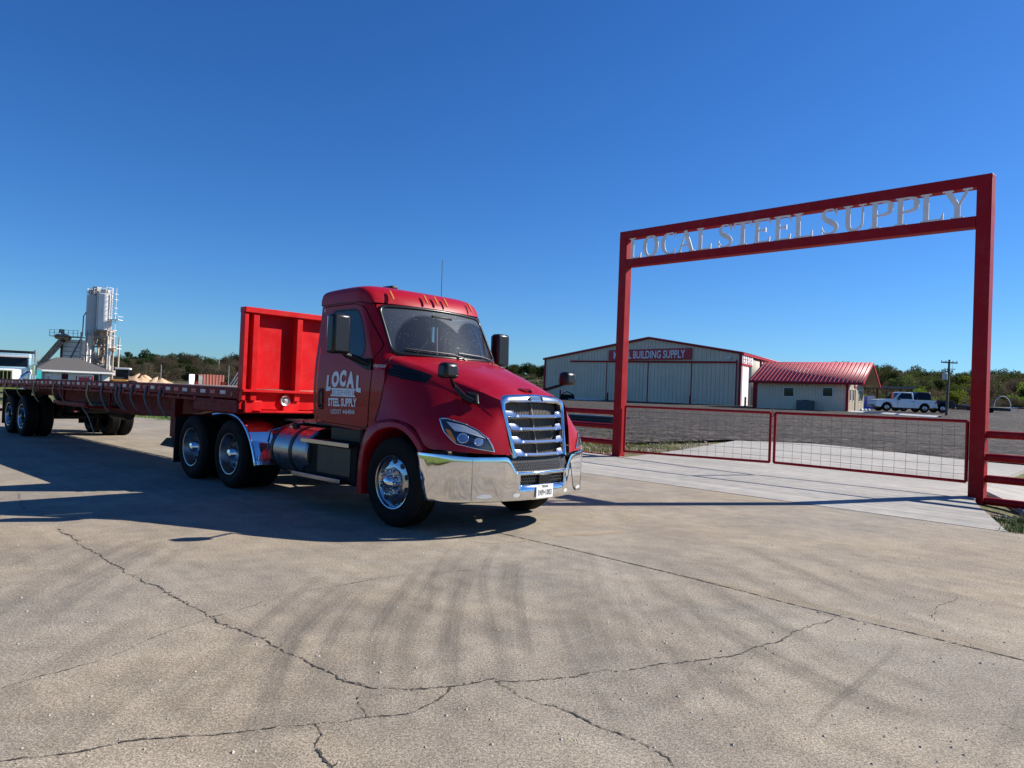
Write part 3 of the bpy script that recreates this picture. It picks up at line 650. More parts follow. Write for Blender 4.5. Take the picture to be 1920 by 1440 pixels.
# windscreen
def WS(u, v, out=0):
    e = Vector((-.467+(-.82+.467)*v, .896+(.879-.896)*v, 1.948+(2.58-1.948)*v)); c = Vector((-.22+(-.675+.22)*v, 0, 1.93+(2.605-1.93)*v))
    q = u*u; return Vector((c.x+(e.x-c.x)*q+out*.85, e.y*u, c.z+(e.z-c.z)*q+out*.5))
oute = roundpoly([(-1, 0), (1, 0), (1, 1), (-1, 1)], .02, 2)
inn = roundpoly([(-.955, .07), (.955, .07), (.955, .945), (-.955, .945)], .12, 6)
mid = roundpoly([(-.985, .02), (.985, .02), (.985, .985), (-.985, .985)], .10, 6)
MB().ring(oute, mid, lambda u, v: WS(u, v, .0), 140, 2).build('windscreen_pillar', 'truckred', TR)
MB().ring(mid, inn, lambda u, v: WS(u, v, .008), 140, 2).build('windscreen_seal', 'satin', TR, solid=.012)
b = MB(); nU, nV = 24, 12; b.grid([[WS(-.975+1.95*i/nU, .03+.94*j/nV, -.004) for j in range(nV+1)] for i in range(nU+1)])
b.build('windscreen', 'windscreen', TR, uvfn=lambda vi, co: ((vi//(nV+1))/nU, (vi % (nV+1))/nV), ang=90)
b = MB(); b.box(WS(.02, .80, -.06), (.08, .34, .14)); b.build('sensor_housing', 'black', TR, bevel=.01)
MB().poly(roundpoly([(-.1, .76), (.16, .76), (.13, .88), (-.07, .88)], .03), lambda u, v: WS(u, v, -.009), 2, 30).build('sensor_shade', 'ink', TR)
for u0, u1 in ((-.80, -.08), (.02, .62)):
    b = MB(); P = [WS(u0+(u1-u0)*k/8, .095+.035*(1-k/8), .022) for k in range(9)]
    b.tube(P, .011, 6); b.tube([WS(u1-.08, .11, .02), WS(u1+.12, .035, .04), WS(u1+.2, -.03, .03)], .010, 6)
    b.build('wiper', 'ink', TR)
# inside of the cab
for sy in (-.48, .48):
    st = MB(); st.box((-1.28, sy, 1.55), (.5, .5, .16)).box((-1.55, sy, 1.92), (.16, .5, .66), Matrix.Rotation(R(-8), 3, 'Y')).box((-1.6, sy, 2.33), (.1, .28, .2)).box((-1.28, sy, 1.3), (.35, .35, .4)); st.build('cab_seat', 'seat', TR, bevel=.04)
b = MB(); b.grid([[Vector((x, y, z)) for y in (-.9, -.4, .1, .5, .9)] for x, z in ((-.42, 1.90), (-.62, 1.93), (-.78, 1.90), (-.84, 1.7), (-.8, 1.2))]); b.build('dashboard', 'dash', TR, solid=.02)
MB().lathe([(.20+.016*math.cos(t*math.pi/4), .016*math.sin(t*math.pi/4)) for t in range(9)], (0, 0, 0), 'Z', 32).box((0, 0, 0), (.38, .05, .02)).box((0, 0, 0), (.06, .06, .03)).xf(lambda p: Matrix.Rotation(R(-50), 3, 'Y') @ p + Vector((-.92, .48, 1.98))).build('steering_wheel', 'satin', TR)
# hood
HS = [
 [(-.30, 0, 1.965), (-.33, -.45, 1.960), (-.415, -.90, 1.925), (-.405, -.955, 1.87), (-.39, -1.02, 1.66), (-.39, -1.055, 1.42), (-.41, -1.085, 1.26), (-.42, -1.115, 1.16)],
 [(-.02, 0, 1.905), (-.03, -.42, 1.90), (-.08, -.80, 1.835), (-.06, -.865, 1.765), (-.05, -.985, 1.58), (-.05, -1.06, 1.40), (-.05, -1.10, 1.28), (-.05, -1.125, 1.20)],
 [(.35, 0, 1.805), (.34, -.38, 1.80), (.28, -.72, 1.715), (.30, -.785, 1.64), (.30, -.945, 1.47), (.30, -1.06, 1.32), (.30, -1.12, 1.21), (.32, -1.145, 1.14)],
 [(.65, 0, 1.705), (.64, -.34, 1.70), (.60, -.655, 1.615), (.62, -.71, 1.54), (.63, -.87, 1.38), (.60, -1.04, 1.24), (.56, -1.13, 1.08), (.56, -1.15, .94)],
 [(.85, 0, 1.625), (.84, -.32, 1.62), (.83, -.605, 1.545), (.86, -.65, 1.47), (.885, -.78, 1.32), (.87, -.94, 1.17), (.83, -1.06, 1.03), (.80, -1.10, .92)],
 [(.97, 0, 1.565), (.97, -.3, 1.56), (.975, -.575, 1.495), (1.015, -.60, 1.41), (1.07, -.67, 1.25), (1.08, -.79, 1.10), (1.06, -.89, .98), (1.04, -.93, .905)],
 [(1.035, 0, 1.53), (1.035, -.29, 1.525), (1.045, -.545, 1.47), (1.085, -.55, 1.38), (1.135, -.54, 1.2), (1.165, -.525, 1.05), (1.185, -.51, .95), (1.20, -.50, .885)]]
cols = []
for j in range(8): cols.append(cr1([Vector(HS[i][j]) for i in range(7)], 6))
G = []
for i in range(len(cols[0])):
    c = [cols[j][i] for j in range(8)]
    top_ = cr1(c[:3], 4); sid = cr1(c[2:], 4); cre = sid[1:]
    G.append(top_+cre)
hb = MB().grid(G)
hood_faces = [tuple(v) for v in hb.v], list(hb.f)
hood = hb.mirror().build('hood', 'truckred', TR, ang=32)
# thin dark shut line between hood and cowl
for sg in (1, -1): MB().tube([Vector((p.x-.006, (p.y-.002)*sg, p.z)) for p in G[0][6:]], .006, 5).build('hood_shut_line', 'ink', TR)
MB().grid([[p, p+Vector((-.06, .10, -.05))] for p in G[0]]).mirror().build('hood_return', 'frame', TR)
bvh = BVHTree.FromPolygons(*hood_faces)
TM = Matrix.Translation((-.5136, 8.9539, 0)) @ Matrix.Rotation(-.75, 4, 'Z'); TI = TM.inverted()
def onhood(px, py, out=.004):
    o = TI @ CAM; d = (TI.to_3x3() @ rayd(px, py)).normalized(); h_ = bvh.ray_cast(o, d)
    if h_[0] is None: h_ = bvh.find_nearest(o+d*8.2)
    n = h_[1]
    if n.y > 0 and abs(n.y) > .05: n = -n
    if n.dot(d) > 0: n = -n
    return h_[0]+n*out
def k5(x, y): return (770+x/5.1424, 680+y/5.1424)
def c1(x, y): return (560+x/2.7696, 500+y/2.7696)
# surface patches are laid out once on the hood skin, then mirrored for the far side
def skin(name, poly, m_, out, parent=TR, rings=4, n=44, ringto=None, solid=0):
    fn = lambda a, c: onhood(a, c, out); ob = None
    for sg in (1, -1):
        b = MB()
        if ringto: b.ring(poly, ringto, fn, n, rings)
        else: b.poly(poly, fn, rings, n)
        if sg < 0: b.xf(lambda p: (p.x, -p.y, p.z))
        o_ = b.build(name, m_, parent if not isinstance(parent, list) else parent[0 if sg > 0 else 1], ang=60, solid=solid)
        ob = (ob or [])+[o_]
    return ob
hl = [k5(*q) for q in ((285, 545), (340, 540), (520, 592), (640, 650), (740, 730), (775, 790), (803, 858), (640, 830), (440, 785), (370, 720), (325, 665))]
def shrink(poly, f, c=None, dx=0, dy=0):
    c = c or (sum(p[0] for p in poly)/len(poly), sum(p[1] for p in poly)/len(poly)); return [(c[0]+(p[0]-c[0])*f+dx, c[1]+(p[1]-c[1])*f+dy) for p in poly]
HL = skin('headlight', shrink(hl, 1.03), mat('headlight_bezel', (.05, .052, .058), .15, .3, coat=1), .006)
skin('headlight_rim', shrink(hl, 1.04), 'chrome', .008, HL, 1, 60, shrink(hl, .975), .004)
skin('turn_signal', [k5(*q) for q in ((335, 640), (385, 655), (425, 730), (445, 782), (375, 722))], 'amber', .010, HL, 2, 30)
skin('light_blade', [k5(*q) for q in ((345, 572), (520, 612), (640, 668), (725, 735), (640, 712), (520, 675), (430, 665))], mat('running_light', (.62, .65, .66), .18, .2, coat=1), .011, HL, 3, 40)
for cx, cy, r in ((505, 730, 52), (652, 765, 40)):
    circ = [k5(cx+r*math.cos(t*.2618)*1.05, cy+r*.95*math.sin(t*.2618)) for t in range(24)]
    skin('lamp_ring', circ, 'chrome', .010, HL, 1, 30, shrink(circ, .78), .004)
    skin('lamp_lens', shrink(circ, .78), mat('projector_lens', (.35, .42, .55), .05, .6, coat=1), .012, HL, 2, 24)
# hood side intake
vent = [c1(*q) for q in ((462, 502), (520, 512), (640, 545), (700, 568), (660, 605), (560, 588), (462, 562))]
VT = skin('side_intake', vent, 'black', .004)
for k in range(3):
    y0 = 522+k*17
    skin('intake_slat', [c1(*q) for q in ((470, y0), (640-k*8, y0+38-k*3), (640-k*8, y0+44-k*3), (470, y0+7))], 'satin', .012, VT, 1, 20)
skin('hood_crease', [c1(*q) for q in ((482, 512), (700, 564), (880, 660), (1010, 780), (1005, 782), (872, 664), (698, 567), (482, 516))], 'truckred', .002, hood and TR, 1, 40)
# badge on the cowl panel
b = MB(); textmesh(b, 'CASCADIA', .05, lambda x, y: side(-.50+x, 1.795+y-.03*x, .004), .9, .0006); b.build('cowl_lettering', 'plate', TR)
b = MB(); b.poly(roundpoly([(-.60, 1.70), (-.385, 1.665), (-.378, 1.88), (-.595, 1.90)], .01), lambda x, z: side(x, z, .0025), 2, 30); b.build('cowl_panel', 'truckred', TR)
# door lettering
b = MB()
def door_txt(cx, cz, arch=0, hw=.4, slope=0):
    def f(x, y):
        t = x/hw; return side(cx+x, cz+y+arch*(1-t*t)+slope*x+.0, .0105)
    return f
def mirrored(b): return b.mirror() if False else b
L0 = MB()
for ch, x0, ya, wS in (('L', -.325, -.005, 1), ('O', -.175, .045, 1), ('C', -.01, .058, 1), ('A', .16, .042, 1), ('L', .33, -.005, 1)):
    tilt = x0*-.28
    textmesh(L0, ch, .25, lambda x, y, x0=x0, ya=ya, tilt=tilt: side(-1.20+x0+x+(-tilt)*.0+y*(-tilt)*-.35, 1.51+ya+y+x*tilt*.9, .0105), .76, .016)
L0.build('door_lettering', 'white', TR)
b = MB(); textmesh(b, 'STEEL SUPPLY', .135, door_txt(-1.205, 1.308, .0, .4, .02), .74, .006); b.build('door_lettering', 'white', TR)
b = MB(); textmesh(b, 'USDOT 4464844', .082, door_txt(-1.20, 1.21, 0, .3, .03), .84, .0008, 1.08); b.build('door_lettering', 'white', TR)
b = MB(); IB = [(-.27, .0), (-.27, .014), (-.24, .024), (-.24, .079), (-.27, .089), (-.27, .103), (.27, .103), (.27, .089), (.24, .079), (.24, .024), (.27, .014), (.27, 0)]
b.prism(IB, lambda a, c, t: side(-1.19+a, 1.425+c, .0095+t), .001); b.build('door_beam_emblem', 'white', TR)
b = MB(); rg = random.Random(3)
for k in range(11):
    x0 = -.215+k*.040
    for a_, c_, e_, f_ in ((0, .012, .026, .018), (0, .038, .026, .044), (0, .064, .026, .070), (0 if rg.random() < .6 else .02, .012, .006 if 1 else 0, .070)):
        if rg.random() < .8: b.b2(side(-1.19+x0+a_, 1.435+c_, .0108), side(-1.19+x0+max(e_, a_+.006), 1.435+f_, .0112))
b.build('door_emblem_marks', mat('emblem_blue_grey', (.12, .10, .16), .5), TR)
# far door carries the same words; only its outline shows
# fender flare
FO = [(-.69, .30), (-.675, .60), (-.65, .85), (-.585, 1.03), (-.45, 1.135), (-.24, 1.19), (0, 1.205), (.2, 1.175), (.38, 1.09), (.50, .99), (.565, .90)]
FI = [(-.565, .30), (-.555, .55), (-.525, .76), (-.43, .92), (-.30, 1.035), (-.15, 1.09), (0, 1.11), (.15, 1.09), (.3, 1.02), (.41, .935), (.46, .875)]
FO2 = cr1([Vector(q) for q in FO], 5); FI2 = cr1([Vector(q) for q in FI], 5); G = []
for o_, i_ in zip(FO2, FI2):
    m_ = o_.lerp(i_, .35); m2_ = o_.lerp(i_, .9)
    G.append([Vector((o_.x, -1.04, o_.y)), Vector((o_.x, -1.125, o_.y)), Vector((m_.x, -1.175, m_.y)), Vector((m2_.x, -1.185, m2_.y)), Vector((i_.x, -1.17, i_.y)), Vector((i_.x, -.98, i_.y)), Vector((i_.x*.98, -.72, i_.y))])
for sg in (1, -1):
    b = MB().grid(G)
    if sg < 0: b.xf(lambda p: (p.x, -p.y, p.z))
    b.build('fender_flare', 'truckred', TR, ang=40)
MB().b2((-.72, -1.1, .55), (-.66, -.6, 1.05)).b2((-.75, -.6, .5), (.55, -.55, 1.15)).mirror().build('wheel_well', 'frame', TR)
# grille
def gp(y, z, out=0): return Vector((1.045+(1.5-z)*.225-.10*y*y+out, y, z))
GO = [(-.46, .845), (-.50, 1.1), (-.548, 1.38), (-.55, 1.475), (-.43, 1.528), (0, 1.548), (.43, 1.528), (.55, 1.475), (.548, 1.38), (.50, 1.1), (.46, .845)]
GI = [(-.405, .865), (-.44, 1.1), (-.485, 1.36), (-.475, 1.425), (-.40, 1.445), (0, 1.455), (.40, 1.445), (.475, 1.425), (.485, 1.36), (.44, 1.1), (.405, .865)]
gr = MB()
for q in range(1):
    A = [Vector(p) for p in GO]; B = [Vector(p) for p in GI]; rows_ = []
    for t, o_ in ((0, -.03), (0, .006), (.25, .03), (.75, .035), (1, .012), (1, -.05)): rows_.append([gp(*(a.lerp(c, t)), o_) for a, c in zip(A, B)])
    gr.grid(rows_)
GS = gr.build('grille_surround', 'satinchrome', TR, bevel=.006, ang=50)
b = MB(); b.poly(GO, lambda y, z: gp(y, z, -.075), 4, 60); b.build('grille_screen', mat('grille_screen_dark', (.045, .04, .036), .6, .3, .3, 90), TR)
b = MB()
for k in range(34): y = -.42+k*.0255; b.bar(gp(y, .87, -.07), gp(y*1.05, 1.44, -.07), .004, .004)
b.bar(gp(0, .85, -.055), gp(0, 1.45, -.055), .012, .012); b.build('grille_mesh', mat('screen_wire', (.15, .135, .12), .45, .6), TR)
for z in (1.305, 1.165, 1.025, .885):
    hw = .47 if z > 1.2 else .435 if z > 1.1 else .42 if z > .95 else .395; b = MB(); G = []
    for k in range(41):
        y = -hw+2*hw*k/40; a = abs(y)/hw; hgt = .020 if a < .70 else .020+.032*sstep(.70, .78, a); dep = -.055*sstep(.7, .78, a)
        row = []
        for (dx, dz_) in ((-.03, -.014), (.020, -.022), (.038, -.014), (.038+dep*.3, -.002), (.018+dep*.6, hgt), (-.03, hgt*.95)): row.append(gp(y, z, dx)+Vector((0, 0, dz_-.02*(1-a*a)*.6)))
        G.append(row)
    b.grid(G); b.build('grille_bar', 'satinchrome', TR, ang=30)
b = MB(); ov = roundpoly([(-.115, 1.468), (.115, 1.468), (.115, 1.522), (-.115, 1.522)], .026, 6); b.ring(ov, shrink(ov, .85, (0, 1.495)), lambda y, z: gp(y, z, .043), 60, 1); b.build('grille_badge', 'satin', TR, solid=.008)
b = MB(); b.poly(shrink(ov, .86, (0, 1.495)), lambda y, z: gp(y, z, .038), 2, 40); b.build('badge_plate', 'chrome', TR)
b = MB(); textmesh(b, 'FREIGHTLINER', .030, lambda x, y: gp(x, 1.486+y, .044), .92, .0004); b.build('badge_lettering', 'ink', TR)
MB().add([(.93, -.13, 1.605), (.93, .13, 1.605), (1.0, 0, 1.61), (.86, 0, 1.64), (.99, -.05, 1.57), (.99, .05, 1.57)], [(0, 2, 3), (2, 1, 3), (0, 4, 2), (2, 5, 1)]).build('hood_scoop', 'truckred', TR)
def hexmesh(mb, y0, y1, z0, z1, fn, s=.022, w_=.004):
    r = 0; z = z0
    while z < z1:
        y = y0+(s*.87 if r % 2 else 0)
        while y < y1:
            for k in range(3):
                a, c = math.pi/6+k*math.pi/3, math.pi/6+(k+1)*math.pi/3
                p, q = fn(y+s*math.cos(a), z+s*math.sin(a)), fn(y+s*math.cos(c), z+s*math.sin(c)); mb.bar(p, q, w_, w_, (1, 0, 0))
            y += s*1.74
        z += s*1.5; r += 1
    return mb
b = MB(); hexmesh(b, -.38, .38, .735, .815, lambda y, z: gp(y, z, .02)); b.build('lower_mesh', mat('mesh_dark', (.10, .10, .105), .3, .5), TR)
MB().grid([[gp(y, z, -.01) for z in (.68, .86)] for y in (-.46, -.2, 0, .2, .46)]).build('lower_mesh_back', 'ink', TR)
# bumper
ct = [(.50, 1.205), (.66, 1.205), (.80, 1.165), (.93, 1.06), (1.04, .90), (1.105, .745), (1.16, .60), (1.185, .48), (1.205, .40), (1.222, .30), (1.235, .15), (1.24, 0)]
cp = [Vector((-y, x)) for x, y in ct]; cpp = cr1(cp, 4)+[]; full = [(p.y, p.x) for p in cpp]; full = full+[(x, -y) for x, y in reversed(full[:-1])]
zr = [0, .02, .06, .14, .24, .36, .5, .62, .74, .86, .94, .98, 1.0]; G = []; skipcell = set()
def btop(y): return .70+.165*sstep(.40, .56, abs(y))+.02*sstep(.9, 1.2, abs(y))
def bbot(y): return .385+(.0)*abs(y)
zrow = [0, .03, .08, .25, .55, .56, .66, .665, .9, .96, 1.0]
for i, (x, y) in enumerate(full):
    t0, t1 = bbot(y), btop(y); row = []
    zz = [t0, t0+.012, t0+.04, t0+.10, .555, .665] if True else 0
    zz = [t0, t0+.01, t0+.035, .47, .555, .665, t0+(t1-t0)*.86 if t1 > .72 else .674, t0+(t1-t0)*.95 if t1 > .72 else .684, t1-.006 if t1 > .72 else .694, t1]
    rear = max(0, (.70-x)/.2) if abs(y) > 1.1 else 0
    nx, ny = (1, 0) if abs(y) < .6 else (Vector((x-.3, y*.8)).normalized()[:])
    for k, z in enumerate(zz):
        f = (z-t0)/(t1-t0); o_ = .014+.008*math.sin(math.pi*min(1, max(0, f*.8)))+.004*f-(.022 if k in (0, len(zz)-1) else .003 if k in (1, len(zz)-2) else 0)
        xx = x+o_*nx
        if abs(y) > 1.15 and x < .72: xx = x+(.16*(1-f))*(1-(x-.5)/.22)
        row.append(Vector((xx, y+o_*ny, z)))
    G.append(row)
b = MB(); nv = len(G[0]); b.v = [p for r_ in G for p in r_]
for i in range(len(G)-1):
    for j in range(nv-1):
        ym = (G[i][0].y+G[i+1][0].y)/2
        if j == 4 and abs(ym) < .385: continue
        b.f.append((i*nv+j, (i+1)*nv+j, (i+1)*nv+j+1, i*nv+j+1))
BP = b.build('bumper', 'chrome', TR, solid=.006, ang=60)
def bx_(y): # bumper face x at a given y
    for i in range(len(full)-1):
        (x0, y0), (x1, y1) = full[i], full[i+1]
        if min(y0, y1) <= y <= max(y0, y1): t = (y-y0)/(y1-y0) if y1 != y0 else 0; return x0+(x1-x0)*t
    return 1.2
def bf(y, z, out=.0): return Vector((bx_(y)+.018+out, y, z))
MB().grid([[bf(y, z, -.07) for z in (.53, .69)] for y in (-.42, -.2, 0, .2, .42)]).build('bumper_opening', 'ink', TR)
b = MB(); hexmesh(b, -.375, .375, .575, .655, lambda y, z: bf(y, z, -.02)); b.build('bumper_mesh', mat('bumper_mesh_grey', (.16, .16, .165), .3, .5), TR)
MB().box(bf(0, .61, -.015), (.04, .20, .105)).build('radar_cover', 'satin', TR, bevel=.006)
MB().poly(roundpoly([(-.39, .56), (-.30, .55), (.30, .55), (.39, .56), (.375, .66), (-.375, .66)], .01), lambda y, z: bf(y, z, -.05), 2, 30).build('bumper_recess', 'black', TR)
for sg in (-1, 1):
    MB().lathe([(.0, .03), (.034, .03), (.034, -.02)], bf(sg*.555, .735, -.028), 'X', 24).build('tow_hole_disc', 'ink', BP)  # solid disc, coloured black for the darkness of a tow hole
    MB().tube([bf(sg*.93, .40, .012)+Vector((0, 0, q)) for q in (0, .1, .2, .3, .44)], .0018, 4).build('bumper_seam', 'frame', BP)
    for yy, ww in ((sg*.80, .09), (sg*.42, .045)):
        MB().poly([(yy+ww*math.cos(t*.4), .45-.0*abs(yy)+.022*math.sin(t*.4)) for t in range(16)], lambda y, z: bf(y, z, .0045+.006*abs(y)), 2, 24).build('lower_lamp', 'clear', BP)
PL = MB().box(bf(-.01, .475, .016), (.004, .285, .15)).build('licence_plate', 'plate', BP, bevel=.002)
PX = bf(-.01, .475, .016).x+.0035
b = MB(); textmesh(b, 'TEXAS', .036, lambda x, y: Vector((PX, -.01+x, .517+y)), 1, .001); textmesh(b, '1N9•1003', .088, lambda x, y: Vector((PX, -.01+x, .432+y)), .60, .0016, 1.12)
for q in (-.10, .10): textmesh(b, '*', .04, lambda x, y, q=q: Vector((PX, -.01+x+q, .512+y)), 1, .001)
b.build('plate_lettering', 'ink', PL)
MB().b2((.35, -1.08, .78), (.80, -.75, .91)).b2((.8, -.62, .45), (1.04, .62, .88)).b2((.35, .75, .78), (.80, 1.08, .91)).build('bumper_backing', 'ink', TR, bevel=.02)
# mirrors
for sg in (-1, 1):
    MR = MB().box((-.845, sg*1.375, 2.17), (.17, .25, .47), None, (.92, .95)).build('side_mirror', 'satin', TR, bevel=.035)
    MB().box((-.933, sg*1.375, 2.17), (.008, .20, .41)).build('mirror_glass', 'chrome', MR)
    MB().tube([(-.86, sg*1.34, 2.0), (-.84, sg*1.26, 1.93), (-.80, sg*1.10, 1.88), (-.70, sg*1.03, 1.83)], [.03, .035, .04, .035], 8).build('mirror_arm', 'black', MR)
    HM = MB().box((.713, sg*1.02, 1.765), (.16, .21, .17), None, (.9, .9)).build('hood_mirror', 'satin', TR, bevel=.04)
    arm = [onhood(*c1(*q), o_) for q, o_ in (((775, 590), .10), ((812, 635), .05), ((860, 685), .03), ((905, 708), .02))]
    if sg > 0: arm = [Vector((p.x, -p.y, p.z)) for p in arm]
    arm[0] = Vector((.72, sg*.99, 1.70))
    MB().tube(arm, [.018, .024, .032, .03], 8).build('hood_mirror_arm', 'black', HM)
ft = [c1(*q) for q in ((868, 655), (935, 668), (938, 725), (878, 705))]
skin('hood_mirror_foot', ft, 'black', .02, TR, 2, 24, None, .02)
# marker lamps, aerial, roof horn
for y in (-.675, -.172, 0, .172, .675):
    xc = -.775+(-.09)*(y/.9)**2*1.2+.045; p0, p1 = Vector((xc-.03, y, 2.775-.01*abs(y))), Vector((xc+.055, y, 2.66-.01*abs(y)))
    MB().tube([p0-(p1-p0)*.05, p0.lerp(p1, .15), p0.lerp(p1, .85), p1], [.008, .015, .015, .008], 8).build('marker_lamp', 'amber', TR)
MB().tube([(-1.3, .6, 2.83), (-1.3, .6, 2.87), (-1.31, .6, 3.42)], [.014, .006, .004], 6).build('aerial', 'ink', TR)
MB().box((-1.25, -.35, 2.88), (.22, .10, .045)).build('roof_unit', 'ink', TR, bevel=.015)
MB().b2((-1.872, -.955, 2.36), (-1.83, -.935, 2.52)).build('door_hinge_cap', 'plate', TR, bevel=.008)
# wheels
def tyre(mb, y0, wdt, sg, r=.505, rb=.30, n=64):
    # y0 = outer sidewall plane (distance from the centre line), grooves on the tread
    h = wdt; pr = [(rb, .015), (rb+.03, .0), (rb+.09, -.012), (r-.09, -.014), (r-.035, .004), (r-.008, .028)]
    for g in (.22, .40, .60, .78): pr += [(r, h*g-.008), (r-.014, h*g-.006), (r-.014, h*g+.006), (r, h*g+.008)]
    pr += [(r-.008, h-.028), (r-.035, h-.004), (r-.09, h+.014), (rb, h-.015)]
    return mb.lathe([(q, y0-o_) for q, o_ in pr], (0, 0, 0), 'Y', n, sg)
def front_wheel(x, sg):
    ty = tyre(MB(), 1.155, .285, sg).shift((x, 0, .502)).build('front_tyre', 'rubber', TR, ang=30)
    b = MB(); b.lathe([(q, 1.155-o_) for q, o_ in ((.305, .012), (.300, -.004), (.288, .0), (.280, .03), (.255, .045), (.20, .025), (.165, .02), (.16, .0), (.0, .0))], (x, 0, .502), 'Y', 64, sg)
    rim = b.build('rim', 'alu', ty, ang=30)
    for k in range(10):
        a = 2*math.pi*(k+.5)/10; c = Vector((x+.228*math.cos(a), 0, .502+.228*math.sin(a))); MB().lathe([(0, 1.155-.026), (.031, 1.155-.026), (.031, 1.155-.05)], c, 'Y', 16, sg).build('hand_hole_disc', 'ink', rim)  # proud black disc; its colour stands in for a dark hole
    b = MB()
    for k in range(10):
        a = 2*math.pi*k/10; c = Vector((x+.135*math.cos(a), 0, .502+.135*math.sin(a))); MB().lathe([(.019, 1.155), (.019, 1.19), (.013, 1.22), (0, 1.225)], c, 'Y', 10, sg).build('lug_nut', 'chrome', rim)
    MB().lathe([(.085, 1.155), (.082, 1.19), (.07, 1.225), (.045, 1.245), (0, 1.25)], (x, 0, .502), 'Y', 32, sg).build('hub_cap', 'chrome', rim)
for sg in (-1, 1): front_wheel(0, sg)
def dual(x, sg, P, zc=.502, hub='chrome', rimm='brushed', face=1.225, rn='drive_tyre'):
    ty = tyre(MB(), face, .27, sg).shift((x, 0, zc)).build(rn, 'rubber', P, ang=30)
    tyre(MB(), face-.335, .27, sg).shift((x, 0, zc)).build(rn, 'rubber', P, ang=30)
    rim = MB().lathe([(q, face-o_) for q, o_ in ((.308, .012), (.304, -.006), (.290, -.002), (.283, .03), (.272, .09), (.262, .135), (.21, .15), (.15, .16), (.12, .165))], (x, 0, zc), 'Y', 64, sg).build('rim', rimm, ty, ang=30)
    for k in range(10):
        a = 2*math.pi*(k+.5)/10; MB().lathe([(0, face-.135), (.024, face-.137), (.024, face-.17)], Vector((x+.225*math.cos(a), 0, zc+.225*math.sin(a))), 'Y', 12, sg).build('hand_hole_disc', 'ink', rim)  # black disc again, painted as the dark of a hand hole
    MB().lathe([(.125, face-.165), (.12, face-.10), (.095, face-.06), (.085, face-.02), (.06, face+.01), (0, face+.02)], (x, 0, zc), 'Y', 32, sg).build('hub_cap', hub, rim)
D1, D2 = -3.78, -5.08
for sg in (-1, 1):
    dual(D1, sg, TR); dual(D2, sg, TR)
b = MB()
for x in (0, D1, D2): b.tube([(x, -.9, .5), (x, .9, .5)], .07, 12)
for x in (D1, D2): b.lathe([(0, -.2), (.2, -.1), (.22, .05), (0, .2)], (x, 0, .5), 'Y', 20)
b.build('axles', 'frame', TR)
MB().b2((-5.75, -.43, .72), (.9, -.35, .99)).b2((-5.75, .35, .72), (.9, .43, .99)).b2((-5.7, -.43, .75), (-5.6, .43, .95)).b2((-2.5, -.43, .75), (-2.4, .43, .95)).build('chassis_rails', 'frame', TR, bevel=.008)
MB().b2((-1.9, -.45, .45), (.9, .45, 1.06)).build('engine_block', 'frame', TR, bevel=.05)
MB().b2((-4.9, -.42, 1.03), (-4.1, .42, 1.13)).b2((-4.75, -.5, .97), (-4.2, .5, 1.03)).build('fifth_wheel', 'frame', TR, bevel=.02)
# quarter fenders
FA = [(-4.28, 1.055), (-4.0, 1.085), (-3.72, 1.085), (-3.45, 1.03), (-3.24, .90), (-3.08, .72), (-2.97, .52), (-2.93, .41)]
P = cr1([Vector(q) for q in FA], 5)
for sg in (-1, 1):
    G = [[Vector((p.x, sg*y, p.y+.0)) for y in (1.26, 1.24, .95, .64)] for p in P]
    for g_ in G: g_[0].z -= .015; g_[0].x -= .01
    q = MB().grid(G).build('quarter_fender', 'chrome', TR, solid=.004, ang=40)
    MB().tube([(p.x, sg*1.255, p.y) for p in P], .020, 8).build('fender_bead', 'chrome', q)
    MB().tube([(-3.3, sg*.9, .86), (-2.4, sg*.85, 1.05)], .018, 8).build('fender_bracket', 'alu', q)
    MB().b2((-5.72, sg*.62, .20), (-5.70, sg*1.24, .95)).build('mud_flap', 'ink', TR)
# tank, steps, battery box
TKs = []
for sg in (-1, 1):
    tk = MB().lathe([(0, -2.735), (.22, -2.73), (.30, -2.715), (.32, -2.69), (.32, -1.80), (.30, -1.77), (0, -1.76)], (0, sg*.86, .67), 'X', 48).build('fuel_tank', 'brushed', TR, ang=30)
    for x in (-2.645, -2.16): MB().lathe([(.323, x-.035), (.328, x-.035), (.328, x+.035), (.323, x+.035)], (0, sg*.86, .67), 'X', 48).build('tank_strap', 'ink', tk)
    MB().lathe([(.05, .0), (.055, .05), (.04, .065), (0, .07)], (-2.42, sg*.95, .965), 'Z', 20).build('filler_cap', 'satin', tk)
    MB().tube([(-2.43, sg*.97, 1.04), (-2.40, sg*1.06, .99), (-2.38, sg*1.1, .90)], .004, 5).build('cap_chain', 'steel', tk)
    BX = MB().b2((-1.86, sg*.55, .36), (-.74, sg*1.12, .86)).build('step_box', 'frame', TR, bevel=.02)
    MB().b2((-1.58, sg*1.122, .46), (-.86, sg*1.128, .80)).build('box_cover', mat('brown_black_cover', (.035, .03, .022), .45, 0, .3, 3), BX, bevel=.004)
    for x0, x1, z, yo in ((-1.86, -.80, .845, 1.20), (-2.02, -.93, .405, 1.22)):
        q = MB().b2((x0, sg*1.0, z-.02), (x1, sg*(yo-.005), z+.02)).build('cab_step', 'black', BX)
        MB().b2((x0-.005, sg*(yo-.004), z-.026), (x1+.005, sg*(yo+.008), z+.026)).build('step_nosing', 'alu', q, bevel=.004)
    MB().b2((-1.5, sg*.6, .86), (-.68, sg*1.0, 1.04)).build('cab_underside', 'black', TR, bevel=.02)
MB().tube([(-1.95, -.35, 1.15), (-2.6, -.3, 1.25), (-3.4, -.1, 1.16), (-3.9, .1, 1.15)], .014, 6).tube([(-1.95, -.2, 1.2), (-2.5, -.1, 1.42), (-3.3, .1, 1.3)], .012, 6).build('air_lines', 'ink', TR)
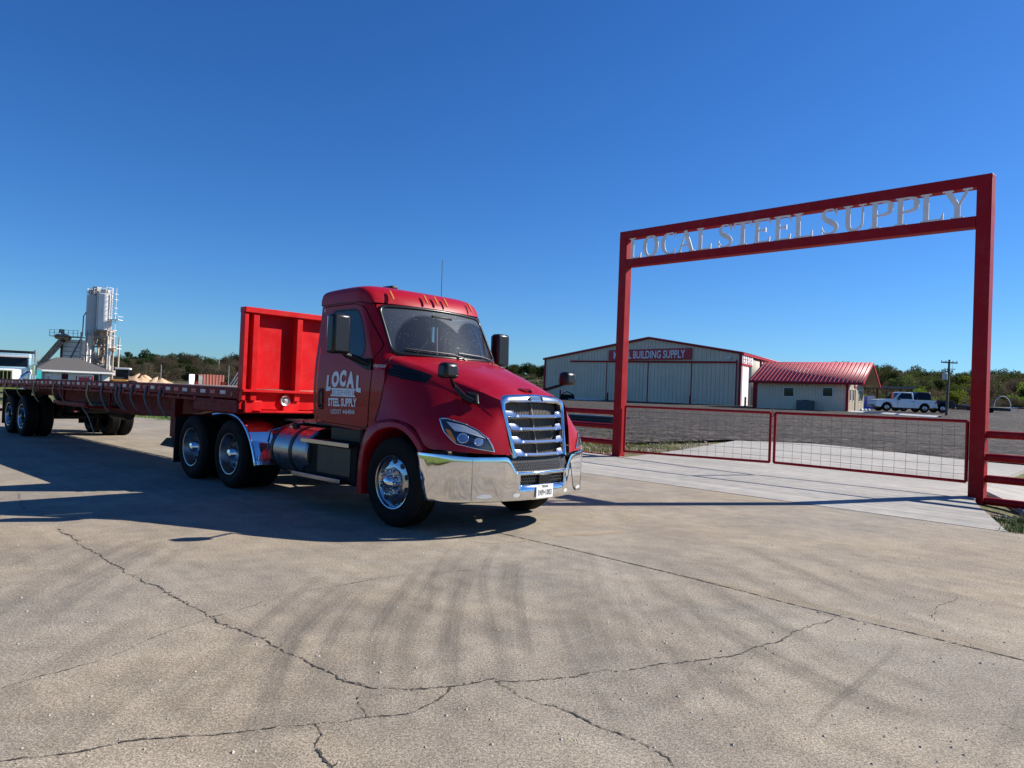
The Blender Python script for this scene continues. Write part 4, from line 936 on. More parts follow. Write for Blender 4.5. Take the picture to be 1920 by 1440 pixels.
MB().b2((-3.2, -.7, 1.02), (-2.1, .7, 1.045)).build('deck_plate', 'brushed', TR)
MB().b2((-2.0, -.86, 1.1), (-1.93, -.80, 1.16)).build('work_lamp', 'clear', TR)

# ------------------------------------------------------------------ flatbed trailer (same axes as the truck)
FB = thing('flatbed_trailer', 'long red flatbed trailer with a tall red headboard, coupled behind the red truck', 'trailer', TM @ Vector((-10, 0, 0)), -.75)
S10 = (10, 0, 0)
def tb(mb, name, m_, parent=FB, **k): return mb.shift(S10).build(name, m_, parent, **k)
def dk(x): return 1.455+.02*math.exp(-((x+8)/3)**2)-.055*sstep(-11, -18, x)
XS = [-3.42-(14.6/24)*k for k in range(25)]; XE = XS[-1]
tb(MB().grid([[Vector((x, y, dk(x))) for y in (-1.24, 0, 1.24)] for x in XS]), 'deck', 'deck', solid=.03)
b = MB()
for k in range(11): y = -1.13+k*.2055+.1; b.grid([[Vector((x, y-.006, dk(x)+.0165)), Vector((x, y+.006, dk(x)+.0165))] for x in XS])
tb(b, 'board_gaps', 'ink')
for sg in (-1, 1):
    G = []
    for x in XS: z = dk(x); G.append([Vector((x, sg*1.23, z+.012)), Vector((x, sg*1.305, z+.012)), Vector((x, sg*1.305, z-.135)), Vector((x, sg*1.28, z-.15)), Vector((x, sg*1.23, z-.15))])
    RL = tb(MB().grid(G, True), 'side_rail', 'redworn', ang=30)
    G = [[Vector((x, sg*1.295, dk(x)-.165)), Vector((x, sg*1.318, dk(x)-.165)), Vector((x, sg*1.318, dk(x)-.205)), Vector((x, sg*1.295, dk(x)-.205))] for x in XS]
    tb(MB().grid(G, True), 'winch_track', 'redworn')
    b = MB(); c_ = MB(); d_ = MB(); x = -3.9; k = 0
    while x > XE+.3:
        (b if k % 2 else c_).box((x, sg*1.3075, dk(x)-.055), (.17, .004, .055)); x -= .33; k += 1
    tb(b, 'red_reflector_tape', 'redtape', RL); tb(c_, 'white_reflector_tape', 'whitetape', RL)
    x = -4.2
    while x > XE+.3: tb(MB().box((x, sg*1.30, dk(x)-.175), (.10, .05, .075)), 'stake_pocket', 'redworn', RL, bevel=.006); x -= .61
    b = MB(); x = -4.0
    while x > XE+.3: b.bar((x, sg*.5, dk(x)-.07), (x, sg*1.25, dk(x)-.07), .05, .09); x -= .45
    tb(b, 'cross_members', 'redworn')
    # main beam
    BM = [(-3.45, 1.17, 1.30), (-5.6, 1.12, 1.30), (-6.3, 1.02, 1.32), (-7.2, .90, 1.32), (-9, .83, 1.32), (-12, .83, 1.32), (-14, .95, 1.30), (-15, 1.05, 1.28), (XE+.2, 1.10, 1.26)]
    tb(MB().grid([[Vector((x, sg*.42, z0)), Vector((x, sg*.42, z1)), Vector((x, sg*.52, z1)), Vector((x, sg*.52, z0))] for x, z0, z1 in BM], True), 'main_beam', 'redworn', ang=30)
    tb(MB().grid([[Vector((x, sg*.38, z0)), Vector((x, sg*.56, z0)), Vector((x, sg*.56, z0-.02)), Vector((x, sg*.38, z0-.02))] for x, z0, z1 in BM], True), 'beam_flange', 'redworn', ang=30)
tb(MB().b2((-3.45, -1.3, 1.10), (-4.9, 1.3, 1.30)).b2((-4.9, -.6, 1.10), (-5.6, .6, 1.25)), 'nose_plate', 'redworn', bevel=.02)
tb(MB().b2((XE-.05, -1.3, 1.25), (XE, 1.3, 1.41)), 'rear_bolster', 'redworn', bevel=.01)
for y in (-1.1, -.5, .5, 1.1):
    tb(MB().b2((-3.41, y-.13, 1.12), (-3.36, y+.13, 1.30)), 'nose_bracket', 'red', bevel=.01)
# headboard: posts toward the truck, sheet behind
HBX = -3.42
HB = tb(MB().b2((HBX-.06, -1.29, 1.44), (HBX-.03, 1.29, 2.60)), 'headboard', 'red')
for y in (-1.27, -1.12, -.42, .26, .92, 1.27):
    w2 = .045 if abs(y) < 1.2 else .03
    tb(MB().b2((HBX-.03, y-w2, 1.30), (HBX+.09, y+w2, 2.56)), 'headboard_post', 'red', HB, bevel=.006)
tb(MB().b2((HBX-.06, -1.30, 2.56), (HBX+.11, 1.30, 2.64)), 'headboard_top_rail', 'red', HB, bevel=.006)
tb(MB().b2((HBX-.03, -1.30, 1.42), (HBX+.13, 1.30, 1.46)).b2((HBX+.0, -1.30, 1.17), (HBX+.03, 1.30, 1.42)), 'headboard_sill', 'red', HB, bevel=.006)
tb(MB().b2((HBX-.02, -1.1, 1.13), (HBX+.25, 1.1, 1.16)), 'nose_shelf', 'red', HB, bevel=.006)
for y in (-.60, .60):
    tb(MB().lathe([(.075, HBX+.03), (.085, HBX+.05), (.075, HBX+.075), (.05, HBX+.06), (0, HBX+.07)], (0, y, 1.31), 'X', 24), 'air_coupling', 'steel', HB)
for y in (-1.305, 1.305): tb(MB().lathe([(.0, y*1.004), (.035, y*1.004), (.04, y), (.0, y)], (-3.62, 0, 1.38), 'Y', 20), 'side_marker', mat('dark_red_lens', (.12, .01, .01), .2), HB)
# landing gear
for sg in (-1, 1):
    LG = tb(MB().b2((-6.28, sg*1.02-.07, .58), (-6.10, sg*1.02+.07, 1.30)), 'landing_leg', 'redworn', bevel=.01)
    tb(MB().box((-6.19, sg*1.02, .50), (.10, .10, .2)), 'leg_inner', 'frame', LG)
    tb(MB().add([(-6.50, sg*1.02-.14, .42), (-5.95, sg*1.02-.14, .42), (-5.95, sg*1.02+.14, .42), (-6.50, sg*1.02+.14, .42), (-6.32, sg*1.02-.1, .56), (-6.05, sg*1.02-.1, .56), (-6.05, sg*1.02+.1, .56), (-6.32, sg*1.02+.1, .56)], [(0, 1, 2, 3), (4, 5, 6, 7), (0, 1, 5, 4), (1, 2, 6, 5), (2, 3, 7, 6), (3, 0, 4, 7)]), 'leg_foot', 'frame', LG)
    tb(MB().bar((-6.2, sg*1.02, .85), (-7.1, sg*.6, 1.28), .05, .05), 'leg_brace', 'redworn', LG)
tb(MB().bar((-6.19, -1.0, .95), (-6.19, 1.0, .95), .05, .05), 'leg_cross_brace', 'redworn')
# running gear
T1, T2 = -15.0, -16.25
def tdual(x, sg):
    n0 = len(bpy.data.objects); dual(x+10, sg, FB, .502, 'satin', 'alu', 1.26, 'trailer_tyre')
for x in (T1, T2):
    for sg in (-1, 1): tdual(x, sg)
for x in (T1, T2):
    b = MB(); b.tube([(x, -1, .5), (x, 1, .5)], .065, 12)
    for sg in (-1, 1): b.b2((x-.35, sg*.47-.05, .62), (x+.35, sg*.47+.05, .72)); b.lathe([(.0, -.1), (.12, -.1), (.12, .12), (0, .12)], (x+.35, sg*.3, .72), 'Z', 16); b.b2((x-.12, sg*.45-.06, .5), (x+.12, sg*.45+.06, 1.05))
    tb(b, 'axle', 'frame')
tb(MB().tube([(T1+1.2, -.2, .78), (T1+1.2, .5, .78)], .13, 16), 'air_tank', 'frame'); tb(MB().tube([(-12.6, .1, .72), (-11.6, .1, .72)], .14, 16), 'air_tank', 'frame')
for sg in (-1, 1): tb(MB().b2((-16.95, sg*.6, .22), (-16.93, sg*1.26, 1.15)), 'trailer_mud_flap', 'ink')
tb(MB().b2((XE, -1.2, .5), (XE+.06, 1.2, .58)).b2((XE, -.5, .55), (XE+.06, -.42, 1.25)).b2((XE, .42, .55), (XE+.06, .5, 1.25)), 'under_ride_guard', 'redworn')
# dunnage rack
RK = tb(MB().b2((-12.55, -1.22, .93), (-10.3, -1.16, 1.0)).b2((-12.5, -1.16, .90), (-10.35, -.45, .93)).b2((-11.95, -1.2, 1.0), (-11.9, -1.15, 1.32)).b2((-9.9, -.9, .93), (-9.86, -.86, 1.3)), 'dunnage_rack', 'redworn', bevel=.004)
for k in range(4): tb(MB().b2((-12.1+.03*k, -1.12+.17*k, .935), (-10.42-.05*k, -.97+.17*k, .985+.0*k)), 'dunnage_board', 'wood', RK, bevel=.004)
tb(MB().tube([(-10.6, -1.18, .9), (-10.2, -1.19, .75), (-9.9, -1.19, .52), (-9.75, -1.19, .40)], .012, 6), 'loose_hose', 'wood', RK)
b = MB()
for x in (-4.6, -5.4, -6.4, -7.3, -7.8, -8.6, -9.9): b.box((x, .9, dk(x)+.05), (.07, .07, .07))
tb(b, 'deck_stakes', 'redworn')
# webbing straps hanging off the near rail
def fx(px, zz=1.3, y=-1.315):
    o = TI @ CAM; d = TI.to_3x3() @ rayd(px, 715); t = (y-o.y)/d.y; return (o+d*t).x
sp_ = [(11, 'y', .36, 'trailer'), (34, 'y', .30, 'trailer'), (64, 'y', .38, 'trailer'), (101, 'y', .40, 'trailer'), (114, 'b', .34, 'trailer'), (165, 'y', .46, 't'), (192, 'b', .42, 't'), (219, 'b', .38, 't'), (226, 'b', .42, 't'), (248, 'b', .42, 't'), (274, 'b', .42, 't'), (301, 'b', .46, 't')]
names = ['olive strap hanging nearest the rear end of the flatbed side rail', 'olive strap hanging above the rearmost trailer tyre', 'olive strap hanging directly above the forward trailer tyre', 'broad olive strap hanging just ahead of the forward trailer tyre', 'thin grey strap beside the broad olive one ahead of the trailer tyre', 'long olive strap hanging over the boards of the dunnage rack', 'blue-grey strap hanging over the middle of the dunnage rack', 'rear one of two blue-grey straps hanging close together on the rail', 'front one of two blue-grey straps hanging close together on the rail', 'third blue-grey strap back from the red landing leg', 'second blue-grey strap back from the red landing leg', 'blue-grey strap hanging right beside the red landing leg']
for (px, c_, L_, _), nm in zip(sp_, names):
    x = fx(px); z = dk(x)-.04; hw = .045
    q_ = (px*7 % 5)/5; L_ *= .62+.3*q_; prof = [(0, -1.312, z), (.0, -1.322, z-.10), (-.0, -1.335, z-.18), (.03+.05*q_, -1.33, z-.18-L_*.35), (.08+.08*q_, -1.29, z-.18-L_*.75), (.12+.16*q_, -1.25, z-.18-L_)]
    G = [[Vector((x+p[0]-hw, p[1], p[2])), Vector((x+p[0]+hw, p[1], p[2]))] for p in cr1([Vector(q) for q in prof], 4)]
    b = MB().grid(G); b.v = [TM @ v for v in b.v]
    o_ = TM @ Vector((x, -1.31, z)); b.shift(-o_)
    s_ = b.build('tie_down_strap', 'yellowstrap' if c_ == 'y' else 'bluestrap', None, solid=.004); s_.location = o_; tag(s_, nm, 'strap', 'straps hanging from the flatbed rail')

# ------------------------------------------------------------------ gateway
def gpt(s, off, z): return Vector((GA.x+GE.x*s+GN.x*off, GA.y+GE.y*s+GN.y*off, z))
GM = Matrix.Rotation(math.atan2(GE.y, GE.x), 4, 'Z')
ga = thing('gate_arch', 'tall red steel portal over the driveway with cut steel letters between its two beams', 'gateway', gpt(3.8, .1, .1), math.atan2(GE.y, GE.x))
GI_ = (Matrix.Translation(ga.location) @ GM).inverted()
def gb(mb, name, m_, parent=ga, **k): # mesh given in (s, off, z)
    mb.v = [GI_ @ gpt(p.x, p.y, p.z) for p in mb.v]; return mb.build(name, m_, parent, **k)
gb(MB().b2((-.21, 0, -.35), (.02, .23, 5.52)), 'post', 'gatered', bevel=.012); gb(MB().b2((7.56, 0, -.35), (7.79, .23, 5.62)), 'post', 'gatered', bevel=.012)
sl = -.012
gb(MB().bar((-.21, .115, 5.615), (7.79, .115, 5.615+8*sl), .225, .20), 'beam', 'gatered', bevel=.01)
gb(MB().bar((.02, .115, 4.915), (7.56, .115, 4.915+7.54*sl), .225, .19), 'beam', 'gatered', bevel=.01)
gb(MB().b2((-.26, -.05, .07), (.07, .28, .085)), 'base_plate', 'gatered')
def GLz(s): return 5.006+sl*s
Hh = .51
# serif capitals built from strokes: each stroke is a ribbon (centreline, widths) in unit boxes (0..1 wide, 0..1 high)
def rib(pts, ws, n=5):
    P = cr1([Vector((*p, 0)) for p in pts], n) if len(pts) > 2 else [Vector((*p, 0)) for p in pts]
    W = cr1([Vector((w_, 0, 0)) for w_ in ws], n) if len(pts) > 2 else [Vector((w_, 0, 0)) for w_ in ws]
    L, Rr = [], []
    for i, p in enumerate(P):
        d = (P[min(i+1, len(P)-1)]-P[max(i-1, 0)]).normalized(); s = Vector((-d.y, d.x, 0))*W[i].x/2; L.append(p+s); Rr.append(p-s)
    return L, Rr
T_, t_ = .115, .042   # thick and thin strokes, metres
def serif(x, y, w_=.19, h_=.028): return [((x-w_/2, y), (x+w_/2, y)), (h_, h_)]
LT = {
 'L': lambda W: [[((.09, .0), (.09, Hh)), (T_*.8, T_*.8)], serif(.09, .014, .18), serif(.09, Hh-.014, .18), [((.09, .018), (W-.02, .018)), (.036, .036)], [((W-.035, .02), (W-.01, .13)), (.05, .015)]],
 'T': lambda W: [[((W/2, .0), (W/2, Hh)), (T_*.8, T_*.8)], serif(W/2, .014, .2), [((.0, Hh-.018), (W, Hh-.018)), (.036, .036)], [((.02, Hh-.03), (.005, Hh-.13)), (.05, .014)], [((W-.02, Hh-.03), (W-.005, Hh-.13)), (.05, .014)]],
 'E': lambda W: [[((.085, .0), (.085, Hh)), (T_*.8, T_*.8)], serif(.085, .014, .16), serif(.085, Hh-.014, .16), [((.085, .018), (W-.03, .018)), (.036, .036)], [((.085, Hh-.018), (W-.03, Hh-.018)), (.036, .036)], [((.1, Hh*.52), (W*.72, Hh*.52)), (.034, .034)], [((W-.04, .02), (W-.01, .12)), (.045, .014)], [((W-.04, Hh-.02), (W-.02, Hh-.12)), (.045, .014)], [((W*.72, Hh*.52-.05), (W*.72, Hh*.52+.05)), (.02, .02)]],
 'P': lambda W: [[((.09, .0), (.09, Hh)), (T_*.8, T_*.8)], serif(.09, .014, .2), serif(.09, Hh-.014, .17), [((.10, Hh-.02), (W*.55, Hh-.018), (W*.88, Hh-.06), (W*.93, Hh*.73), (W*.85, Hh*.54), (W*.5, Hh*.47), (.10, Hh*.48)), (.036, .04, .07, .10, .07, .04, .03)]],
 'Y': lambda W: [[((W/2, .0), (W/2, Hh*.47)), (T_*.8, T_*.8)], serif(W/2, .014, .2), [((W*.13, Hh-.01), (W/2, Hh*.42)), (T_*.85, T_*.75)], [((W*.87, Hh-.01), (W/2+.02, Hh*.42)), (t_, t_)], serif(W*.14, Hh-.014, .17), serif(W*.87, Hh-.014, .15)],
 'U': lambda W: [[((.085, Hh), (.085, Hh*.35), (W*.28, .06), (W*.52, .022), (W*.78, .07), (W*.88, Hh*.35), (W*.88, Hh)), (T_*.8, T_*.8, .09, .05, .05, t_, t_)], serif(.085, Hh-.014, .17), serif(W*.88, Hh-.014, .14)],
 'A': lambda W: [[((.06, .0), (W*.50, Hh-.01)), (t_, t_)], [((W*.46, Hh-.005), (W-.07, .0)), (T_*.8, T_*.85)], serif(.06, .014, .13), serif(W-.07, .014, .17), [((W*.22, Hh*.33), (W*.74, Hh*.33)), (.032, .032)]],
 'S': lambda W: [[((W*.86, Hh*.80), (W*.72, Hh*.93), (W*.47, Hh*.975), (W*.22, Hh*.88), (W*.16, Hh*.72), (W*.34, Hh*.57), (W*.64, Hh*.44), (W*.86, Hh*.30), (W*.82, Hh*.12), (W*.54, Hh*.03), (W*.26, Hh*.06), (W*.10, Hh*.22)), (.02, .035, .04, .06, .085, .10, .11, .09, .06, .04, .035, .02)], [((W*.88, Hh*.70), (W*.88, Hh*.97)), (.018, .022)], [((W*.08, Hh*.03), (W*.08, Hh*.32)), (.022, .018)]],
 'C': lambda W: [[((W*.94, Hh*.77), (W*.82, Hh*.93), (W*.58, Hh*.97), (W*.28, Hh*.86), (W*.13, Hh*.52), (W*.27, Hh*.16), (W*.58, Hh*.03), (W*.82, Hh*.07), (W*.96, Hh*.24)), (.02, .035, .035, .08, .11, .08, .035, .035, .02)], [((W*.95, Hh*.66), (W*.95, Hh*.96)), (.016, .022)]],
 'O': lambda W: [[tuple((W*.5+W*.42*math.sin(k*math.pi/8), Hh*.5-(Hh*.48)*math.cos(k*math.pi/8)) for k in range(17)), tuple(.035+.075*abs(math.sin(k*math.pi/8)) for k in range(17))]],
}
spans = [(.095, .459), (.524, .939), (1.033, 1.46), (1.49, 1.958), (2.016, 2.40), (2.556, 2.92), (2.946, 3.373), (3.408, 3.802), (3.88, 4.252), (4.31, 4.71), (4.86, 5.213), (5.31, 5.713), (5.80, 6.198), (6.25, 6.64), (6.68, 7.06), (7.06, 7.48)]
for ch, (s0, s1) in zip('LOCALSTEELSUPPLY', spans):
    W = s1-s0; b = MB()
    for k, (pp_, ww) in enumerate(LT[ch](W)):
        L, Rr = rib(pp_, ww); th = .006+.0016*k; G = [[Vector((s0+l.x, .022-th, GLz(s0+l.x)+l.y)), Vector((s0+r.x, .022-th, GLz(s0+r.x)+r.y)), Vector((s0+r.x, .022+th, GLz(s0+r.x)+r.y)), Vector((s0+l.x, .022+th, GLz(s0+l.x)+l.y))] for l, r in zip(L, Rr)]
        n_ = len(b.v); b.grid(G, True)
        if ch != 'O': b.f += [(n_, n_+1, n_+2, n_+3), tuple(n_+4*(len(G)-1)+q for q in (3, 2, 1, 0))]
    gb(b, 'letter', 'plasma', ang=40)
# gate leaves
def leaf(s0, s1, zb0, zb1, zt0, zt1, label):
    g_ = thing('gate_leaf', label, 'gate', gpt((s0+s1)/2, .12, .1), math.atan2(GE.y, GE.x), 'pair of mesh gate leaves')
    inv = (Matrix.Translation(g_.location) @ GM).inverted()
    def lb(mb, name, m_, **k): mb.v = [inv @ gpt(p.x, p.y, p.z) for p in mb.v]; return mb.build(name, m_, g_, **k)
    for nm, a, c in (('top_rail', (s0, .12, zt0), (s1, .12, zt1)), ('bottom_rail', (s0, .12, zb0), (s1, .12, zb1)), ('stile', (s0, .12, zb0), (s0, .12, zt0)), ('stile', (s1, .12, zb1), (s1, .12, zt1))):
        lb(MB().tube([a, c], .028, 10), nm, 'gatered', ang=50)
    b = MB(); n = 18
    for k in range(1, n):
        s = s0+(s1-s0)*k/n; t = k/n; b.tube([(s, .12, zb0+(zb1-zb0)*t), (s+.004, .122, (zb0+zt0)/2), (s, .12, zt0+(zt1-zt0)*t)], .0031, 5, False)
    for k in range(1, 7): f = (.12, .25, .40, .58, .76, .90)[k-1]; b.tube([(s0, .126, zb0+(zt0-zb0)*f), (s1, .126, zb1+(zt1-zb1)*f)], .0031, 5, False)
    lb(b, 'wire_mesh', mat('grey_wire', (.14, .135, .13), .5, .5, .2, 20)); return g_
leaf(.08, 3.90, .25, .345, 1.36, 1.375, 'left red-framed wire mesh gate leaf, hung on the post nearer the truck')
leaf(4.0, 7.50, .345, .35, 1.375, 1.39, 'right red-framed wire mesh gate leaf, hung on the post beside the culvert')
ch_ = MB().tube([gpt(3.93, .07, 1.50), gpt(3.96, .05, 1.42), gpt(3.99, .08, 1.33), gpt(3.94, .07, 1.28)], .012, 6).tube([gpt(3.95, .06, 1.45), gpt(3.9, .1, 1.55)], .009, 6)
tag(ch_.build('gate_chain', 'pole'), 'dark rusty chain looped over the meeting stiles of the gate', 'chain')
def pipe_fence(s0, s1, zs, posts, label, nm='pipe_fence', dzs=0):
    g_ = thing(nm, label, 'fence', gpt((s0+s1)/2, .12, 0), math.atan2(GE.y, GE.x), 'red pipe fences beside the gateway'); inv = (Matrix.Translation(g_.location) @ GM).inverted()
    for z in zs:
        mb = MB().tube([(s0, .12, z), (s1, .12, z+dzs)], .066, 14); mb.v = [inv @ gpt(p.x, p.y, p.z) for p in mb.v]; mb.build('fence_rail', 'gatered', g_, ang=50)
    for s in posts:
        mb = MB().tube([(s, .12, -.4), (s, .12, 1.3)], .07, 14); mb.v = [inv @ gpt(p.x, p.y, p.z) for p in mb.v]; mb.build('fence_post', 'gatered', g_, ang=50)
pipe_fence(-14, -.21, (1.195, .84, .445, .07), (-3.2, -6.2, -9.2, -12.2, -14), 'red four-rail pipe fence running behind the truck from the left gate post')
pipe_fence(7.79, 16, (1.185, .80, .435, .06), (10.8, 13.6, 16), 'red four-rail pipe fence leaving the frame on the right of the gateway')

# ------------------------------------------------------------------ beside the driveway
def hp(px, py, extra=0): p = hit(px, py); p.z += extra; return p
# concrete headwall slab of the culvert to the right of the gate
cp_ = [flat(px, py, .12) for px, py in ((1845, 919), (1880, 930), (1913, 941), (1990, 968), (2010, 935), (1935, 914), (1897, 906), (1850, 903))]
b = MB(); n_ = len(cp_); tr = tessellate_polygon([[Vector((p.x, p.y, 0)) for p in cp_]])
for i, p in enumerate(cp_): p.z = (.12, .07, .01, -.10, -.07, .09, .15, .17)[i]
b.add(cp_+[p-Vector((0, 0, .5)) for p in cp_], [tuple(t_) for t_ in tr]+[(i, (i+1) % n_, (i+1) % n_+n_, i+n_) for i in range(n_)])
tag(b.build('culvert_slab', 'drive', ang=30, bevel=.02), 'sloping pale concrete slab over the culvert beside the right gate post', 'slab')
b = MB()
P_ = [gpt(7.4, -2.0, 0), gpt(7.75, .3, 0), gpt(8.2, 4.0, 0), gpt(13, 4.2, 0), gpt(16, -1, 0), gpt(9, -2.6, 0)]
G = []
for i in range(60):
    row = []
    for j in range(40):
        s = 7.2+i*.24; u = .0+j*.17; x = GA.x+GE.x*s; y = GA.y+GE.y*s; du = u-uof(x, y); x += .7267*du; y += .6869*du
        row.append(Vector((x, y, gz(x, y)+(.032 if u < .1 else .03)+.05*noise.noise(Vector((s*1.5, u*1.5, 0)))*min(1, u*2)-.09*sstep(1.6, 2.6, u)*(1-sstep(12.5, 14, s)))))
    G.append(row)
b.grid(G); b.v = [p-Vector((0, 0, .10)) if on_drive(p.x, p.y) else p for p in b.v]; struct(b.build('verge_soil', 'soil', ang=180))
def rockm(r, seed):
    bm = bmesh.new(); bmesh.ops.create_icosphere(bm, subdivisions=2, radius=r)
    for v in bm.verts: v.co *= 1+.35*noise.noise(v.co*2.5/r*.5+Vector((seed, 0, 0))); v.co.z *= .6
    me = bpy.data.meshes.new('rock'); bm.to_mesh(me); bm.free(); me.materials.append(M['rock']); return me
rk = [rockm(.12, 1), rockm(.09, 5), rockm(.07, 9)]; rg = random.Random(7)
p = hp(1076, 812); o = bpy.data.objects.new('rock', rockm(.16, 3)); o.location = p+Vector((0, 0, .06)); C.objects.link(o); tag(o, 'pale tan rock in the grass just right of the truck grille, behind the fence', 'rock')
b = MB()
for i in range(700):
    if i < 330: p = hp(rg.uniform(1075, 1165), rg.uniform(818, 856))
    elif i < 520: p = hp(rg.uniform(1172, 1330), rg.uniform(822, 850))
    else: p = gpt(rg.uniform(7.9, 13), rg.uniform(-2.2, .6), 0); p.z = gz(p.x, p.y)
    if on_drive(p.x, p.y): continue
    r = rg.uniform(.015, .05); q = [p+Vector((r*math.cos(a)*rg.uniform(.6, 1.3), r*math.sin(a)*rg.uniform(.6, 1.3), 0)) for a in (0, 1.3, 2.5, 3.8, 5)]
    b.add([v for v in q]+[p+Vector((0, 0, r*1.1))], [(0, 1, 5), (1, 2, 5), (2, 3, 5), (3, 4, 5), (4, 0, 5)])
tag(b.build('rubble', 'rock', ang=10), 'loose broken stones lying along the driveway edges', 'stones', kind='stuff')
M['blade'] = mat('grass_blades', (.09, .13, .025), .8, 0, 0, 3, col2=(.24, .22, .07))
M['bladeg'] = mat('green_grass_blades', (.05, .13, .015), .8, 0, 0, 3, col2=(.12, .20, .03))
def tuft(b, p, n, h, sp, rg):
    for i in range(n):
        q = p+Vector((rg.gauss(0, sp), rg.gauss(0, sp), 0)); a = rg.uniform(0, 6.28); d = Vector((math.cos(a), math.sin(a), 0)); s = Vector((-d.y, d.x, 0))*rg.uniform(.003, .007); hh = h*rg.uniform(.4, 1.2)
        o = len(b.v); b.v += [q-s, q+s, q+d*hh*.25+Vector((0, 0, hh*.6))+s*.6, q+d*hh*.25+Vector((0, 0, hh*.6))-s*.6, q+d*hh*.6+Vector((0, 0, hh))]; b.f += [(o, o+1, o+2, o+3), (o+3, o+2, o+4)]
b = MB(); rg = random.Random(9)
for i in range(2400):
    if i < 600: px, py = rg.uniform(1062, 1300), rg.uniform(806, 850); p = hp(px, py)
    elif i < 900: p = gpt(rg.uniform(-12, -.4), rg.uniform(-1.2, 3.5), 0); p.z = gz(p.x, p.y)
    else: p = gpt(rg.uniform(8.0, 14.5), rg.choice((rg.uniform(-2.4, -.3), rg.uniform(2.8, 5))), 0); p.z = gz(p.x, p.y)
    s, u = sof(p.x, p.y), uof(p.x, p.y)
    if u < .15 or on_drive(p.x, p.y) or on_drive(p.x-.15, p.y): continue
    if noise.noise(p*.9) < -.05: continue
    if px > 1180 and i < 600 and py < 848-(px-1180)*.02-14: pass
    tuft(b, p, 18, .12, .10, rg)
tag(b.build('verge_grass', 'blade', ang=180), 'yellow-green tufts of grass along the fence and gate posts', 'grass', kind='stuff')
b = MB()
for i in range(2600):
    t = rg.random(); e0 = Vector((-8, 24.2, 0)); e1 = Vector((-27, 37.9, 0)); p = e0.lerp(e1, t)+Vector((.6, .8, 0))*rg.random()**1.5*9
    if i > 2100: p = Vector((rg.uniform(-26, -14), rg.uniform(36, 48), 0))
    if uof(p.x, p.y) < .3 and p.x > -13: continue
    p.z = gz(p.x, p.y)-.02; tuft(b, p, 12, .16, .16, rg)
tag(b.build('roadside_grass', 'bladeg', ang=180), 'short green grass on the far road verge seen under the flatbed', 'grass', kind='stuff')
b = MB(); rg = random.Random(19)
for i in range(420):
    p = gpt(rg.uniform(7.8, 12.5), rg.uniform(-3.2, -1.0), 0); p.z = gz(p.x, p.y)+.02
    if uof(p.x, p.y) < .06 or on_drive(p.x, p.y) or noise.noise(p*1.3+Vector((4, 0, 0))) < -.12: continue
    tuft(b, p, 18, .10, .07, rg)
tag(b.build('green_patch', 'bladeg', ang=180), 'bright green grass patch in the lower right corner beside the driveway', 'grass', kind='stuff')
# grass field on the camera side of the road
b = MB(); G = []
for i in range(30):
    t = i/29; e = near[1].lerp(near[-2], t); n = Vector((-.70, -.71, 0)); G.append([e+n*d+Vector((0, 0, .02+.10*min(d, 60)+.3*noise.noise(Vector((t*9, d*.1, 0))) if d > 1 else .02)) for d in (.0, 1, 3, 7, 15, 30, 60, 120)])
b.grid(G); struct(b.build('field', groundmat('green_field', [(.3, 5, .3, .7, (.07, .12, .02), (.14, .17, .04), 'MIX'), (6, 5, .3, .7, (.7, .7, .7), (1.3, 1.3, 1.2), 'MULTIPLY')], .95), ang=180))
# dark steel stock lying on the gravel behind the fence
p0, p1 = hp(1050, 790), hp(1150, 797)
SK = thing('steel_stack', 'low dark stack of long steel sheets on gravel behind the left fence rails', 'steel stack', (p0+p1)/2, 0)
d_ = (p1-p0).normalized(); sd_ = Vector((-d_.y, d_.x, 0)); L_ = (p1-p0).length
for k in range(3): MB().bar(-d_*(L_*.5+3+.3*k), d_*(L_*.5+.2*k), 1.1, .10).shift(Vector((0, 0, .10+.12*k))+sd_*.1*k).build('sheet_bundle', mat('dark_blue_steel', (.025, .03, .04), .45, .5, .2, 2), SK)
for k in (-1, 0, 1): MB().bar(d_*k*2-sd_*.6, d_*k*2+sd_*.6, .12, .1).build('bearer', 'wood', SK)

# ------------------------------------------------------------------ warehouse
WL = Vector((5.05, 112, 1.25)); WR = at(1387, 763, 86); WE = at(1492, 690, 113); WE.z = 1.5
WR.z = 1.12
def planeW(px, py, off=0):
    e = (WR-WL); e.z = 0; e.normalize(); n = Vector((-e.y, e.x, 0)); d = rayd(px, py); t = ((WL-CAM).dot(n)-off)/d.dot(n); p = CAM+d*t; return (p-WL).dot(e), p.z
e_ = (WR-WL); e_.z = 0; LW = e_.length; e_.normalize(); nW = Vector((-e_.y, e_.x, 0))
sd2 = (WE-WR); sd2.z = 0; DW = sd2.length+8; sd2.normalize()
WH = thing('warehouse', 'big beige metal warehouse with red trim and a METAL BUILDING SUPPLY sign', 'warehouse', WL, math.atan2(e_.y, e_.x))
WI = (Matrix.Translation(WL) @ Matrix.Rotation(math.atan2(e_.y, e_.x), 4, 'Z')).inverted()
sdl = WI.to_3x3() @ sd2
zE = planeW(1387, 661)[1]-WL.z; sP, zP = planeW(1218.7, 633); zP -= WL.z; zL = planeW(1020, 672)[1]-WL.z
base = -.6
b = MB(); fr = [(0, base), (LW, base), (LW, zE), (sP, zP), (0, zL)]
b.prism(fr, lambda a, c, t: Vector((a, t, c)), .15); b.build('front_wall', 'beige', WH)
def ztop_(x): return zL+(zP-zL)*x/sP if x < sP else zP+(zE-zP)*(x-sP)/(LW-sP)
b = MB(); x = .5
while x < LW-.4: b.b2((x-.05, -.045, base), (x+.05, -.003, ztop_(x)-.15)); x += .61
b.build('wall_ribs', 'beige', WH)
